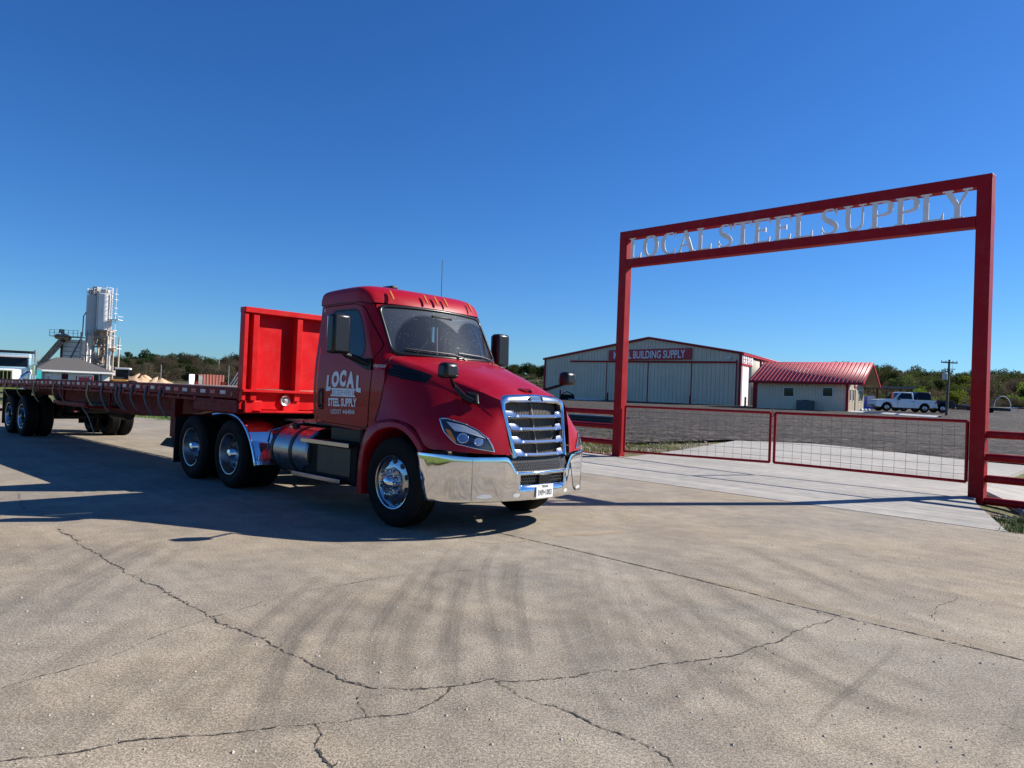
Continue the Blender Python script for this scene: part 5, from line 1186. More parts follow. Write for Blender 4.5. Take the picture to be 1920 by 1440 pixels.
b = MB(); b.grid([[Vector((LW, 0, z))+sdl*t for z in (base, zE)] for t in (0, DW)]); b.grid([[Vector((0, 0, z))+sdl*t for z in (base, zL)] for t in (0, DW)]); 
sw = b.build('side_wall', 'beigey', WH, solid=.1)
def slab3(pa, pb, dv, th=.12): return MB().grid([[pa, pb], [pa+dv, pb+dv]])
rf = MB().grid([[Vector((-.3, -.3, zL-.02)), Vector((sP, -.3, zP+.06)), Vector((LW+.35, -.3, zE+.0))], [Vector((-.3, -.3, zL-.02))+sdl*DW, Vector((sP, -.3, zP+.06))+sdl*DW, Vector((LW+.35, -.3, zE))+sdl*DW]]).build('roof', 'redroof', WH, solid=.10)
MB().bar((-.3, -.22, zL-.12), (sP, -.22, zP-.06), .12, .26).bar((sP, -.22, zP-.06), (LW+.3, -.22, zE-.12), .12, .26).build('rake_trim', 'redtrim', WH)
MB().bar(Vector((LW+.25, -.1, zE-.18)), Vector((LW+.25, -.1, zE-.18))+sdl*DW, .22, .26).build('eave_gutter', 'redtrim', WH)
MB().b2((LW-.22, -.14, base), (LW+.14, .1, zE)).b2((-.12, -.12, base), (.16, .1, zL)).build('corner_trim', 'redtrim', WH)
# big sliding door: header rail and leaves
def W(px, py): s, z = planeW(px, py); return s, z-WL.z
h0, h1 = W(1072, 677.5), W(1382, 679.5)
MB().bar((h0[0], -.25, h0[1]), (h1[0], -.25, h1[1]), .2, .22).build('door_track', 'redtrim', WH)
dx_ = [W(1072, 700)[0], W(1139, 700)[0], W(1216.5, 700)[0], W(1298, 700)[0], W(1382, 700)[0]]
for k in range(4):
    dd = MB().b2((dx_[k]+.06, -.14, base+.2), (dx_[k+1]-.06, -.06, h0[1]-.1)).build('sliding_door', 'beige', WH); b = MB(); x = dx_[k]+.4
    while x < dx_[k+1]-.3: b.b2((x-.05, -.185, base+.2), (x+.05, -.143, h0[1]-.1)); x += .61
    b.build('door_ribs', 'beige', dd)
    MB().b2((dx_[k+1]-.10, -.17, base+.2), (dx_[k+1]+.04, -.15, h0[1]-.1)).build('door_edge', 'redtrim', dd)
s0, s1 = W(1144, 653), W(1299, 653); zs0, zs1 = W(1299, 674)[1], W(1299, 652.5)[1]
SG = MB().b2((s0[0], -.30, zs0), (s1[0], -.20, zs1)).build('warehouse_sign', mat('sign_red', (.50, .015, .03), .5), WH)
b = MB(); textmesh(b, 'METAL BUILDING SUPPLY', (zs1-zs0)*.98, lambda x, y: Vector(((s0[0]+s1[0])/2+x, -.31, (zs0+zs1)/2+y-(zs1-zs0)*.34)), (s1[0]-s0[0])/((zs1-zs0)*.98)/13.2, .018*(zs1-zs0)); b.build('sign_lettering', 'plate', SG)
for px in (1085, 1369): s, z = W(px, 671); MB().box((s, -.3, z), (.5, .3, .25)).build('wall_lamp', 'plate', WH, bevel=.03)
# side: shutter, sign, downpipes
def sidepx(px, py):
    n = Vector((-sd2.y, sd2.x, 0)); d = rayd(px, py); t = (WR-CAM).dot(n)/d.dot(n); p = CAM+d*t; return (p-WR).dot(sd2), p.z-WL.z
def sidev(t, z, out=0): nrm_ = Vector((sdl.y, -sdl.x, 0)); return Vector((LW, 0, z))+sdl*t+nrm_*out
def sbox(t0, t1, z0, z1, o0, o1, nm, m_, par=WH):
    return MB().add([sidev(t0, z0, o0), sidev(t1, z0, o0), sidev(t1, z1, o0), sidev(t0, z1, o0), sidev(t0, z0, o1), sidev(t1, z0, o1), sidev(t1, z1, o1), sidev(t0, z1, o1)], [(0, 1, 2, 3), (4, 5, 6, 7), (0, 1, 5, 4), (1, 2, 6, 5), (2, 3, 7, 6), (3, 0, 4, 7)]).build(nm, m_, par)
t0, t1 = sidepx(1388.5, 700)[0], sidepx(1402, 700)[0]; zt = sidepx(1400, 687)[1]
sh = sbox(t0, t1, base, zt, .06, .12, 'roller_shutter', 'shutter'); t2 = sidepx(1406.5, 700)[0]
sbox(t1+.1, t2, base, zt, .06, .16, 'doorway_black_panel', 'ink'); sbox(t0-.1, t2+.1, zt, zt+.25, .06, .2, 'shutter_head', 'redtrim')  # solid black panel; its colour stands in for the unlit doorway
z0_, z1_ = sidepx(1398, 683)[1], sidepx(1398, 666)[1]; ss = sbox(t0, sidepx(1408.5, 690)[0], z0_, z1_, .1, .2, 'side_sign', 'plate')
b = MB(); rg = random.Random(5); tt = t0+.3
while tt < sidepx(1408.5, 690)[0]-.5:
    for zz in (.15, .5, .85):
        if rg.random() < .75: b.add([sidev(tt, z0_+(z1_-z0_)*(zz-.08), .22), sidev(tt+.5, z0_+(z1_-z0_)*(zz-.08), .22), sidev(tt+.5, z0_+(z1_-z0_)*(zz+.04), .22), sidev(tt, z0_+(z1_-z0_)*(zz+.04), .22)], [(0, 1, 2, 3)])
    b.add([sidev(tt, z0_+(z1_-z0_)*.1, .225), sidev(tt+.16, z0_+(z1_-z0_)*.1, .225), sidev(tt+.16, z0_+(z1_-z0_)*.88, .225), sidev(tt, z0_+(z1_-z0_)*.88, .225)], [(0, 1, 2, 3)]); tt += .85
b.build('sign_marks', 'redtrim', ss)
for px in (1424.5, 1463): t = sidepx(px, 690)[0]; sbox(t-.12, t+.12, base, zE-.2, .05, .25, 'downpipe', 'redtrim')
# bollards
def bollard(px, pyb, pyt, Y, label):
    p = at(px, pyb, Y); q = at(px, pyt, Y); o = MB().tube([(0, 0, -.3), (0, 0, q.z-p.z-.06), (0, 0, q.z-p.z)], [.11, .11, .06], 14).build('bollard', 'redtrim'); o.location = p; tag(o, label, 'bollard', 'red bollards by the warehouse')
bollard(1050, 750, 731, 105, 'red bollard in front of the warehouse, half hidden behind the truck hood mirror'); bollard(1138.5, 753.5, 736, 98, 'red bollard at the left edge of the warehouse sliding doors'); bollard(1293.5, 760, 741, 89, 'red bollard before the seam of the two right warehouse sliding doors'); bollard(1397, 763.5, 744, 84.5, 'red bollard in front of the white roller shutter')
# sheets lying by the wall
p = at(1100, 751.5, 98); o = MB().box((0, 0, .1), (5.5, 1.2, .12), .1).box((.4, .1, .25), (5, 1, .08), -.1).build('sheet_metal_pile', 'silo'); o.location = p; o.rotation_euler.z = math.atan2(e_.y, e_.x); tag(o, 'white metal sheets lying along the foot of the warehouse wall', 'sheet pile')
p = at(1063, 749, 101); o = MB().box((0, 0, .35), (2.2, 1.2, .7), None, (.8, .8)).tube([(-.9, 0, .6), (0, 0, 1.1), (.9, 0, .7)], .08, 6).build('machinery', 'frame', bevel=.05); o.location = p; tag(o, 'low dark machinery by the warehouse wall behind the hood mirror', 'machinery')

# ------------------------------------------------------------------ office
OR_ = at(1589, 770, 72); OR_.z = 1.25; ea = R(-35)
e2 = Vector((math.cos(ea), math.sin(ea), 0)); n2 = Vector((-e2.y, e2.x, 0))
d_ = rayd(1414, 763); LO = -((OR_.x*d_.y-OR_.y*d_.x)/(e2.y*d_.x-e2.x*d_.y)) if False else (OR_.x*d_.y-OR_.y*d_.x)/(e2.x*d_.y-e2.y*d_.x); OL = OR_-e2*LO
OF = thing('office', 'low beige office building with a pale red ribbed roof beside the warehouse', 'office', OL, math.atan2(e2.y, e2.x))
def Ox(px, py, off=0):
    d = rayd(px, py); t = ((OL-CAM).dot(n2)+off)/d.dot(n2); p = CAM+d*t; return (p-OL).dot(e2), p.z-OL.z
zo = Ox(1500, 712)[1]; zw = zo+.02; DO = 9.0; zo_ = 0
MB().b2((0, 0, -.5), (LO, DO, zw)).build('wall', 'beige', OF)
b = MB(); x = .3
while x < LO-.3: b.b2((x-.03, -.03, -.5), (x+.03, -.003, zw-.1)); x += .305
b.build('wall_ribs', 'beige', OF)
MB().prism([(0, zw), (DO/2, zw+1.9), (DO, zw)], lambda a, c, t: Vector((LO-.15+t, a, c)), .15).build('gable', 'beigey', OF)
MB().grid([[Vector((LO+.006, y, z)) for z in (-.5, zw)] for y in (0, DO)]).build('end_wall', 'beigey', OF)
ov = .9; rz_ = 1.9/(DO/2)
b = MB(); G = []
for x in (-.4, LO+1.5): G.append([Vector((x, -ov, zw-ov*rz_+.12)), Vector((x, DO/2, zw+1.9+.12)), Vector((x, DO+ov, zw-ov*rz_+.12))])
b.grid(G); b.build('roof', 'redroof', OF, solid=.10)
MB().add([(LO+.1, -ov+.05, zw-ov*rz_+.02), (LO+1.45, -ov+.05, zw-ov*rz_+.02), (LO+1.45, DO/2, zw+1.9+.03), (LO+.1, DO/2, zw+1.9+.03), (LO+1.45, DO+ov-.05, zw-ov*rz_+.02), (LO+.1, DO+ov-.05, zw-ov*rz_+.02)], [(0, 1, 2, 3), (3, 2, 4, 5)]).build('soffit', mat('soffit_beige', (.45, .38, .26), .7), OF)
b = MB(); x = -.2
while x < LO+1.4: b.bar((x, -ov, zw-ov*rz_+.19), (x, DO/2-.02, zw+1.9+.19), .045, .05, (0, 0, 1)); b.bar((x, DO+ov, zw-ov*rz_+.19), (x, DO/2+.02, zw+1.9+.19), .045, .05, (0, 0, 1)); x += .41
b.build('roof_ribs', 'redroof', OF)
MB().bar((-.4, -ov-.04, zw-ov*rz_+.02), (LO+1.5, -ov-.04, zw-ov*rz_+.02), .14, .20).build('gutter', 'redtrim', OF)
MB().bar((LO+1.5, -ov, zw-ov*rz_+.04), (LO+1.5, DO/2, zw+1.9+.04), .1, .2).bar((LO+1.5, DO/2, zw+1.9+.04), (LO+1.5, DO+ov, zw-ov*rz_+.04), .1, .2).build('barge_board', 'redtrim', OF)
MB().b2((LO-.2, -.05, -.5), (LO+.05, .1, zw-.3)).b2((-.15, -.1, -.5), (.25, .1, zw-.3)).build('corner_trim', 'redtrim', OF)
for px in (1479, 1552):
    (a, z1), (c, z0_) = Ox(px-8.5, 727), Ox(px+8.5, 743); wd = MB().b2((a-.08, -.05, z0_-.08), (c+.08, -.01, z1+.08)).build('window', 'plate', OF); MB().b2((a, -.07, z0_), (c, -.055, z1)).build('pane', 'darkglass', wd)
for y in (1.0, 2.6, 6.2, 7.6):
    wd = MB().b2((LO+.01, y-.3, 1.0), (LO+.06, y+.3, 2.3)).build('window', 'plate', OF); MB().b2((LO+.065, y-.2, 1.1), (LO+.08, y+.2, 2.2)).build('pane', 'darkglass', wd)
MB().b2((LO+.01, 3.7, -.1), (LO+.08, 5.0, 2.2)).build('door', 'beigey', OF)
MB().b2((LO+.012, 3.62, -.1), (LO+.05, 3.70, 2.25)).b2((LO+.012, 5.0, -.1), (LO+.05, 5.08, 2.25)).build('door_frame', 'redworn', OF)
sgn = MB().b2((LO+.05, 3.2, 2.45), (LO+.10, 4.3, 4.1)).build('gable_sign', 'redtape', OF); b = MB()
for k, (y, z, w_, h_) in enumerate(((3.35, 3.4, .3, .5), (3.8, 3.4, .3, .5), (3.35, 2.6, .3, .5), (3.8, 2.65, .3, .4))): b.b2((LO+.11, y, z), (LO+.12, y+w_, z+h_))
b.build('sign_marks', 'plate', sgn)
a_, z_ = Ox(1513, 760); ac = MB().b2((-.8, -.4, 0), (.8, .4, 1.05)).build('air_conditioner', mat('ac_grey', (.10, .10, .095), .6, .2, .2, 6), None, bevel=.04); ac.location = OL+e2*a_-n2*.7; ac.location.z = 1.12; ac.rotation_euler.z = math.atan2(e2.y, e2.x); tag(ac, 'grey air conditioning unit on the ground under the office windows', 'air conditioner')
MB().lathe([(0, 1.06), (.34, 1.06), (.34, 1.1), (0, 1.1)], (0, 0, 0), 'Z', 20).build('fan_guard', 'ink', ac)
# kerb slab & wheel stops by the office
q0, q1 = at(1592, 771, 71), at(1760, 777, 60)
q0.z = gz(q0.x, q0.y)+.10; q1.z = gz(q1.x, q1.y)+.10; b = MB(); dd_ = (q1-q0).normalized(); ns = Vector((dd_.y, -dd_.x, 0)); b.grid([[q+ns*.45+Vector((0, 0, -.35)), q+ns*.40+Vector((0, 0, -.14)), q+Vector((0, 0, .06)), q-ns*.3+Vector((0, 0, .07)), q-ns*.3+Vector((0, 0, -.4))] for q in (q0, q1)]); struct(b.build('walkway', 'plate'))
for k in range(3):
    o = MB().box((0, 0, .07), (1.1, .25, .16), None, (.9, .5)).build('wheel_stop', 'plate', bevel=.02); o.location = at(1616+7*k, 769.5, 67); o.rotation_euler.z = 1.0; tag(o, 'short white concrete wheel stop at the office corner', 'wheel stop', 'wheel stops by the office')

# ------------------------------------------------------------------ pickups
def pickup(loc, rz, paint, label, grp, sc=1., dark=False):
    """x forward, z up, origin under the middle"""
    T = thing('pickup_truck', label, 'pickup', loc, rz, grp)
    L = [(-2.90, .55), (-2.92, .80), (-2.88, 1.02), (-2.85, 1.18), (-.78, 1.18), (-.75, 1.18), (.72, 1.20), (1.5, 1.20), (2.3, 1.13), (2.66, 1.06), (2.80, .92), (2.84, .50), (2.6, .42), (2.35, .42)]
    def arch(xc): return [(xc+.53*math.cos(a), .40+.53*math.sin(a)) for a in [math.pi*k/10 for k in range(0, 11)]]
    prof = L+[(x, z) for x, z in arch(1.78) if z > .42]+[(1.2, .40), (-1.2, .40)]+[(x, z) for x, z in arch(-1.78) if z > .42]+[(-2.3, .45)]
    b = MB(); b.prism(prof, lambda a, c, t: Vector((a, (-.96 if t == 0 else .96)*(1-.05*sstep(.8, 1.15, c)), c)), 1); b.build('body', paint, T, bevel=.03)
    cab = [(-.76, 1.15), (-.72, 1.84), (-.55, 1.90), (.35, 1.90), (.50, 1.85), (1.15, 1.18)]
    def cf(o_): return lambda a, c, t: Vector((a, (-1 if t == 0 else 1)*(.90-.16*sstep(1.12, 1.8, c)+o_), c))
    MB().prism(cab, cf(0), 1).build('cab', paint, T, bevel=.03)
    for sg in (-1, 1):
        MB().add([Vector((x, sg*(.915-.16*sstep(1.12, 1.8, z)), z)) for x, z in ((-.60, 1.25), (-.58, 1.78), (.36, 1.80), (.88, 1.25))], [(0, 1, 2, 3)]).build('side_window', 'darkglass', T)
        MB().box((.72, sg*1.05, 1.22), (.14, .18, .22)).build('door_mirror', 'satin', T, bevel=.02)
        MB().b2((-.765, sg*.955, .5), (-.755, sg*.968, 1.1)).b2((.80, sg*.955, .5), (.81, sg*.968, 1.1)).build('door_seam', 'ink', T)
        MB().box((-.6, sg*.965, 1.02), (.2, .02, .04)).build('door_handle', 'satin', T)
        MB().b2((-2.93, sg*.80, .78), (-2.72, sg*.945, 1.06)).build('tail_lamp', mat('tail_red', (.35, .01, .01), .3), T)
        MB().b2((2.55, sg*.62, .74), (2.76, sg*.93, .92)).build('headlamp', 'clear', T)
        for x in (1.78, -1.78):
            ty = MB().lathe([(.22, .92), (.30, .94), (.39, .93), (.42, .88), (.42, .72), (.38, .68)], (x, 0, .42), 'Y', 28, sg).build('tyre', 'rubber', T); MB().lathe([(.235, .93), (.20, .90), (.07, .91), (0, .95)], (x, 0, .40), 'Y', 20, sg).build('rim', 'alu', ty)
    MB().add([(1.14, -.80, 1.20), (1.14, .80, 1.20), (.56, .72, 1.80), (.56, -.72, 1.80)], [(0, 1, 2, 3)]).shift((.012, 0, .012)).build('windscreen', 'darkglass', T)
    MB().add([(-.775, -.72, 1.2), (-.775, .72, 1.2), (-.745, .66, 1.68), (-.745, -.66, 1.68)], [(0, 1, 2, 3)]).build('rear_window', 'darkglass', T)
    MB().b2((-2.80, -.80, 1.0), (-.85, .80, 1.192)).build('bed_liner', 'ink', T)
    MB().b2((-3.0, -.92, .42), (-2.88, .92, .62)).build('rear_bumper', 'alu', T, bevel=.03); MB().b2((2.80, -.92, .40), (2.92, .92, .62)).build('front_bumper', 'alu', T, bevel=.03)
    MB().b2((-2.3, -.7, .3), (2.4, .7, .55)).build('underbody', 'ink', T)
    T.scale = (sc, sc, sc); return T
pc = at(1689, 771, 68); pk = pickup(Vector((pc.x, pc.y, pc.z-.05)), R(178), 'whitepaint', 'white pickup truck parked side-on beyond the gate, right of the office', None, .97)
p2_ = at(1722, 770, 75); pickup(Vector((p2_.x, p2_.y, pc.z-.02)), R(176), 'satin', 'black pickup truck mostly hidden behind the white one', None, 1.08)
# blue equipment & canopy
p = at(1628, 763, 88); bl = MB().b2((-.9, -.7, -.3), (.9, .7, .9)).box((-.1, 0, 1.3), (1.1, 1.1, .9), None, (.85, .9)).tube([(.6, 0, .9), (.6, 0, 1.9)], .06, 8).build('generator', 'blue', bevel=.06); bl.location = p; bl.location.z = 1.35; tag(bl, 'bright blue generator between the office and the white pickup', 'generator')
MB().b2((-.5, -.72, 1.2), (.4, -.70, 1.8)).build('generator_grille', 'silo', bl)
cn = thing('canopy', 'low flat-roofed open canopy behind the office, left of the pickups', 'canopy', Vector((49, 100, 1.4)), R(-15))
MB().b2((-5, -3, 3.1), (5.5, 3, 3.3)).build('roof', mat('canopy_grey', (.16, .2, .2), .6), cn)
for x in (-4.5, -1.3, 2, 5):
    for y in (-2.7, 2.7): MB().b2((x-.1, y-.1, 0), (x+.1, y+.1, 3.1)).build('post', 'pole', cn)
# utility pole
up = at(1774.5, 775, 66); ut = at(1780, 674.5, 66); UPZ = ut.z-up.z
ul_ = thing('utility_pole', 'tall wooden utility pole with crossarm and grey transformer beyond the gate', 'utility pole', up)
lean = (ut-up); lean.z = 0
def ln(z): return lean*(z/UPZ)+Vector((0, 0, z))
MB().tube([ln(-1), ln(UPZ)], [.13, .085], 12).build('mast', 'pole', ul_)
MB().bar(ln(UPZ-.25)-Vector((.72, 0, 0)), ln(UPZ-.25)+Vector((.75, 0, -.03)), .09, .11).bar(ln(UPZ-.85)-Vector((.2, 0, 0)), ln(UPZ-.85)+Vector((.6, 0, 0)), .05, .06).build('crossarm', 'pole', ul_)
for x in (-.68, -.3, .35, .7): MB().lathe([(.03, 0), (.05, .05), (.03, .12), (0, .14)], ln(UPZ-.2)+Vector((x, 0, 0)), 'Z', 10).build('insulator', 'steel', ul_)
MB().lathe([(0, -.32), (.22, -.3), (.23, .28), (.15, .34), (0, .36)], ln(UPZ-1.55)+Vector((-.38, -.1, 0)), 'Z', 20).build('transformer', 'steel', ul_)
MB().lathe([(0, -.08), (.09, -.08), (.09, .08), (0, .08)], ln(UPZ-1.05)+Vector((.32, 0, 0)), 'Z', 12).tube([ln(UPZ-.3)+Vector((.3, 0, 0)), ln(UPZ-1.0)+Vector((.34, 0, 0)), ln(UPZ-1.4)+Vector((-.2, 0, 0))], .012, 5).build('cutout', 'steel', ul_)
# far right: round pipe arch, fences, parked trailer
ar0 = at(1864, 764, 92); ar1 = at(1895, 765, 92); rr = (ar1-ar0).length/2; cc = (ar0+ar1)/2
PA = thing('pipe_arch', 'thin round white pipe arch over a far entrance at the right edge', 'arch', Vector((cc.x, cc.y, 1.5)))
MB().tube([Vector((rr*math.cos(a), 0, 1.0+(at(1879, 743, 92).z-2.5)*math.sin(a))) for a in [math.pi*k/20 for k in range(21)]], .05, 8).tube([(-rr, 0, -.3), (-rr, 0, 1.0)], .06, 8).tube([(rr, 0, -.3), (rr, 0, 1.0)], .06, 8).build('hoop', 'silo', PA)
for pa_, pb_ in (((-2.3, 0, .9), (-.9, 0, .8)), ((.6, 0, .85), (1.9, 0, .95)), ((-.2, 0, .2), (.8, 0, -.3))): MB().bar(pa_, pb_, .06, .12).build('gate_bar', 'silo', PA)
def far_fence(pa, pb, n, label, h=1.2, rails=(1.15, .75, .35), m_='steel', w_=.035):
    g_ = thing('far_fence', label, 'fence', pa); 
    for z in rails: MB().bar(Vector((0, 0, z)), pb-pa+Vector((0, 0, z)), w_, w_).build('fence_rail', m_, g_)
    for k in range(n+1): q = (pb-pa)*(k/n); MB().bar(q-Vector((0, 0, .3)), q+Vector((0, 0, h)), w_*1.4, w_*1.4, (1, 0, 0)).build('fence_post', m_, g_)
a0, a1 = at(1862, 779, 92), at(1990, 786, 86); far_fence(a0, a1, 8, 'pale thin pipe fence at the far right edge of the gravel yard')
a0, a1 = at(1752, 771, 98), at(1830, 776, 98); far_fence(a0, a1, 7, 'pale wooden fence behind the utility pole', 1.2, (1.1, .6), 'paleframe', .08)
p = at(1836, 773, 84); TLR = thing('equipment_trailer', 'low black equipment trailer parked behind the right gate post', 'trailer', Vector((p.x, p.y, p.z-.1)), R(2))
MB().b2((-2.2, -1, .35), (3.0, 1, .75)).build('bed', 'ink', TLR, bevel=.03)
for x in (-.4, .6): MB().lathe([(0, -1.1), (.32, -1.1), (.34, -1.0), (.34, -.9), (0, -.9)], (x, 0, .34), 'Y', 20).build('wheel', 'rubber', TLR)
p = at(1806, 771, 95); PM = MB().box((0, 0, .5), (2.4, .9, .6), None, (.8, .8)).tube([(-1, 0, .6), (-.6, 0, 1.3), (.2, 0, 1.2)], .06, 6).lathe([(0, -.2), (.4, -.2), (.4, .2), (0, .2)], (.9, 0, .4), 'Y', 14).build('farm_implement', 'frame', bevel=.04); PM.location = p; tag(PM, 'dark farm implement standing between the utility pole and the gate post', 'implement')

# ------------------------------------------------------------------ batch plant on the left
def put(o, p, z=None): o.location = p if z is None else Vector((p.x, p.y, z)); return o
YP = 78.; k_ = YP/F_PX
pb_ = at(184, 620, YP); GZ = .25
def PZ(px, py): return (px-184)*k_, at(px, py, YP).z-GZ
BPz = thing('batch_plant', 'tall concrete batch plant with white cylindrical silos on a rusty steel frame', 'concrete plant', Vector((pb_.x, pb_.y, GZ)))
def silo(px0, px1, pt, pbm, y, m_, nm='silo'):
    a, zt = PZ(px0, pt); c, zb = PZ(px1, pbm); r = (c-a)/2; s = MB().lathe([(0, zt+.05), (r*.5, zt+.03), (r, zt-.1), (r, zb), (r*.96, zb-.02)], ((a+c)/2, y, 0), 'Z', 36).build(nm, m_, BPz); return (a+c)/2, r, zb, zt, s
cx1, r1, zb1, zt1, s1_ = silo(183.5, 207, 550, 621, 0, 'silo')
cx2, r2, zb2, zt2, s2_ = silo(160.5, 183.6, 552, 630, .1, mat('grey_silo', (.48, .48, .47), .5, 0, .12, .6))
MB().lathe([(r1, zb1), (r1*.9, zb1-.15), (.18, zb1-1.45), (.15, zb1-1.7)], (cx1, 0, 0), 'Z', 24).build('hopper', 'rust', s1_)
MB().lathe([(r2, zb2), (r2*.85, zb2-.2), (.2, zb2-1.5)], (cx2, .1, 0), 'Z', 24).build('hopper', 'silo', s2_)
b = MB(); 
for x in (cx1-r1, cx1+r1):
    for y in (-r1, r1): b.bar((x, y, 0), (x, y, zb1+.1), .16, .16, (1, 0, 0))
for z in (zb1, zb1-.75, zb1-1.75): 
    for y in (-r1, r1): b.bar((cx1-r1, y, z), (cx1+r1, y, z), .14, .16)
    for x in (cx1-r1, cx1+r1): b.bar((x, -r1, z), (x, r1, z), .14, .16)
b.build('hopper_frame', 'rust', BPz)
b = MB(); rg = random.Random(2); xs_ = [cx2-r2+.1, cx2, cx2+r2, cx1+r1+.25]
for x in xs_:
    for y in (-.9, 1.4): b.bar((x, y, 0), (x, y, zb2+(.3 if x < cx1 else .0)), .13, .13, (1, 0, 0))
for z in (1.4, 2.6, 3.7):
    for y in (-.9, 1.4): b.bar((xs_[0], y, z), (xs_[-1], y, z), .10, .10)
for i in range(3):
    for j, (z0_, z1_) in enumerate(((.2, 1.4), (1.4, 2.6), (2.6, 3.7))):
        if (i+j) % 2: b.bar((xs_[i], -.9, z0_), (xs_[i+1], -.9, z1_), .07, .07)
        else: b.bar((xs_[i], -.9, z1_), (xs_[i+1], -.9, z0_), .07, .07)
b.build('support_frame', 'paleframe', BPz)
b = MB()
for k in range(14):
    x = rg.uniform(xs_[0], xs_[-1]); z = rg.uniform(.6, zb2-.3); b.box((x, rg.uniform(-.8, 1), z), (rg.uniform(.15, .7), rg.uniform(.2, .6), rg.uniform(.15, .7)))
b.tube([(cx1, 0, zb1-1.6), (cx1-.2, 0, 2.2), (cx1-.9, 0, 1.2)], .16, 8).tube([(cx2, .4, zb2-1.4), (cx2+.6, 0, 2.6)], .14, 8); b.build('machinery', 'rust', BPz, bevel=.02)
MB().lathe([(.2, 2.9), (.75, 2.7), (.75, 2.2), (.25, 1.3), (0, 1.3)], (cx1+.1, 0, 0), 'Z', 20).build('weigh_hopper', 'paleframe', BPz)
b = MB()
for (x, r, z, y) in ((cx1, r1, zt1, 0), (cx2, r2, zt2, .1)):
    for k in range(12):
        a = k*math.pi/6; p = Vector((x+r*math.cos(a), y+r*math.sin(a), z)); b.bar(p, p+Vector((0, 0, .65)), .035, .035, (1, 0, 0))
        a2 = (k+1)*math.pi/6; q = Vector((x+r*math.cos(a2), y+r*math.sin(a2), z))
        for h_ in (.32, .63): b.bar(p+Vector((0, 0, h_)), q+Vector((0, 0, h_)), .03, .03)
b.build('guard_rails', 'silo', BPz)
MB().box((cx2+.3, 0, zt2+.45), (.5, .6, .8)).box((cx2-.3, 0, zt2+.3), (.3, .4, .5)).box((cx1-.1, 0, zt1+.25), (.9, .5, .3)).tube([(cx1+.1, 0, zt1), (cx1+.1, 0, zt1+.9)], .03, 6).build('filter_units', 'paleframe', BPz, bevel=.02)
MB().tube([(cx2+.35, .1, zt2+.5), (cx2-.3, -.3, zt2-1.6), (cx2-r2-.05, -.4, zt2-2.4), (cx2-r2-.08, -.4, zb2)], .055, 8).build('fill_pipe', 'pole', BPz)
MB().tube([(cx1-r1+.02, -.35, zt1), (cx1-r1+.02, -.35, zb1-.2)], .05, 8).tube([(cx1+r1+.1, -.3, zt1-.1), (cx1+r1+.1, -.3, .3)], .06, 8).tube([(cx1+r1+.0, 0, zt1-.3), (cx1+r1+.05, 0, 0)], .08, 8).build('riser_pipes', 'silo', BPz)
b = MB(); lx = cx1+r1+.38
for dx in (-.2, .2): b.bar((lx+dx, -.2, .6), (lx+dx, -.2, zt1+.6), .04, .04, (1, 0, 0))
z = .8
while z < zt1+.5:
    b.bar((lx-.2, -.2, z), (lx+.2, -.2, z), .03, .03)
    if z > 5.0 and (z*10) % 8 < 3: b.tube([(lx-.22, -.2, z), (lx-.1, -.7, z), (lx+.3, -.7, z), (lx+.42, -.2, z)], .022, 5)
    z += .3
for z in (zb1+1.2, zb1-1.9): b.b2((lx-.3, -.7, z), (lx+.75, .3, z+.06)); 
for z in (zb1+1.6, zb1-1.5):
    b.bar((lx-.2, -.7, z), (lx+.75, -.7, z), .03, .03); b.bar((lx+.75, -.7, z-.4), (lx+.75, -.7, z), .03, .03, (1, 0, 0)); b.bar((lx+.75, -.7, z), (lx+.75, .3, z), .03, .03)
b.build('caged_ladder', 'silo', BPz)
# aggregate bin with conveyor
ax, az0 = PZ(123, 688); bx2, az1 = PZ(157, 638); AG = MB().b2((ax, -.3, 0), (bx2, 2.0, az1)).build('aggregate_bin', 'silo', BPz)
b = MB()
for k in range(6): z = az1-.35-.48*k; b.b2((ax-.04, -.38, z), (bx2+.04, -.3, z+.07))
b.build('bin_ribs', 'paleframe', AG)
MB().b2((ax-.35, -.2, .8), (ax-.1, 1, az1-.2)).build('bin_side_post', 'pole', AG)
c0, c1_ = PZ(80, 692), PZ(124, 637)
CV = MB().bar((c0[0]-.6, -.6, c0[1]-.7), (c1_[0]+.3, -.6, c1_[1]+.1), .9, .14).build('conveyor', 'pole', BPz)
b = MB(); n = 16
pa, pb2 = Vector((c0[0]-.6, -1.05, c0[1]-.7)), Vector((c1_[0], -1.05, c1_[1]))
for k in range(n):
    p, q = pa.lerp(pb2, k/n), pa.lerp(pb2, (k+1)/n); dn = Vector((.35, 0, -.42))
    b.bar(p, q+dn, .09, .10); b.bar(p+dn, q+dn, .10, .12); b.bar(p, p+dn, .09, .10); b.bar(p, q, .10, .12)
b.build('conveyor_truss', 'rust', CV)
b = MB(); hx, hz_ = PZ(124, 634); b.tube([(hx-.4, -.9, hz_+.1), (hx-.4, 0, hz_+.1)], .28, 14).b2((hx-.5, -1, hz_-.1), (hx+.5, 0, hz_+.25)).box((hx+.3, -.5, hz_+.1), (.9, .7, .5), Matrix.Rotation(.4, 3, 'Y')).b2((hx-.2, -.9, hz_+.5), (hx+.1, -.4, hz_+.9)); b.build('conveyor_head', 'rust', CV, bevel=.03)
b = MB(); zz = PZ(140, 632)[1]; b.b2((hx-1.0, -1.2, zz-.06), (cx2-r2, .6, zz))
for x in [hx-1+.5*k for k in range(9)]: b.bar((x, -1.2, zz), (x, -1.2, zz+.65), .035, .035, (1, 0, 0))
for h_ in (.33, .63): b.bar((hx-1, -1.2, zz+h_), (cx2-r2, -1.2, zz+h_), .03, .03)
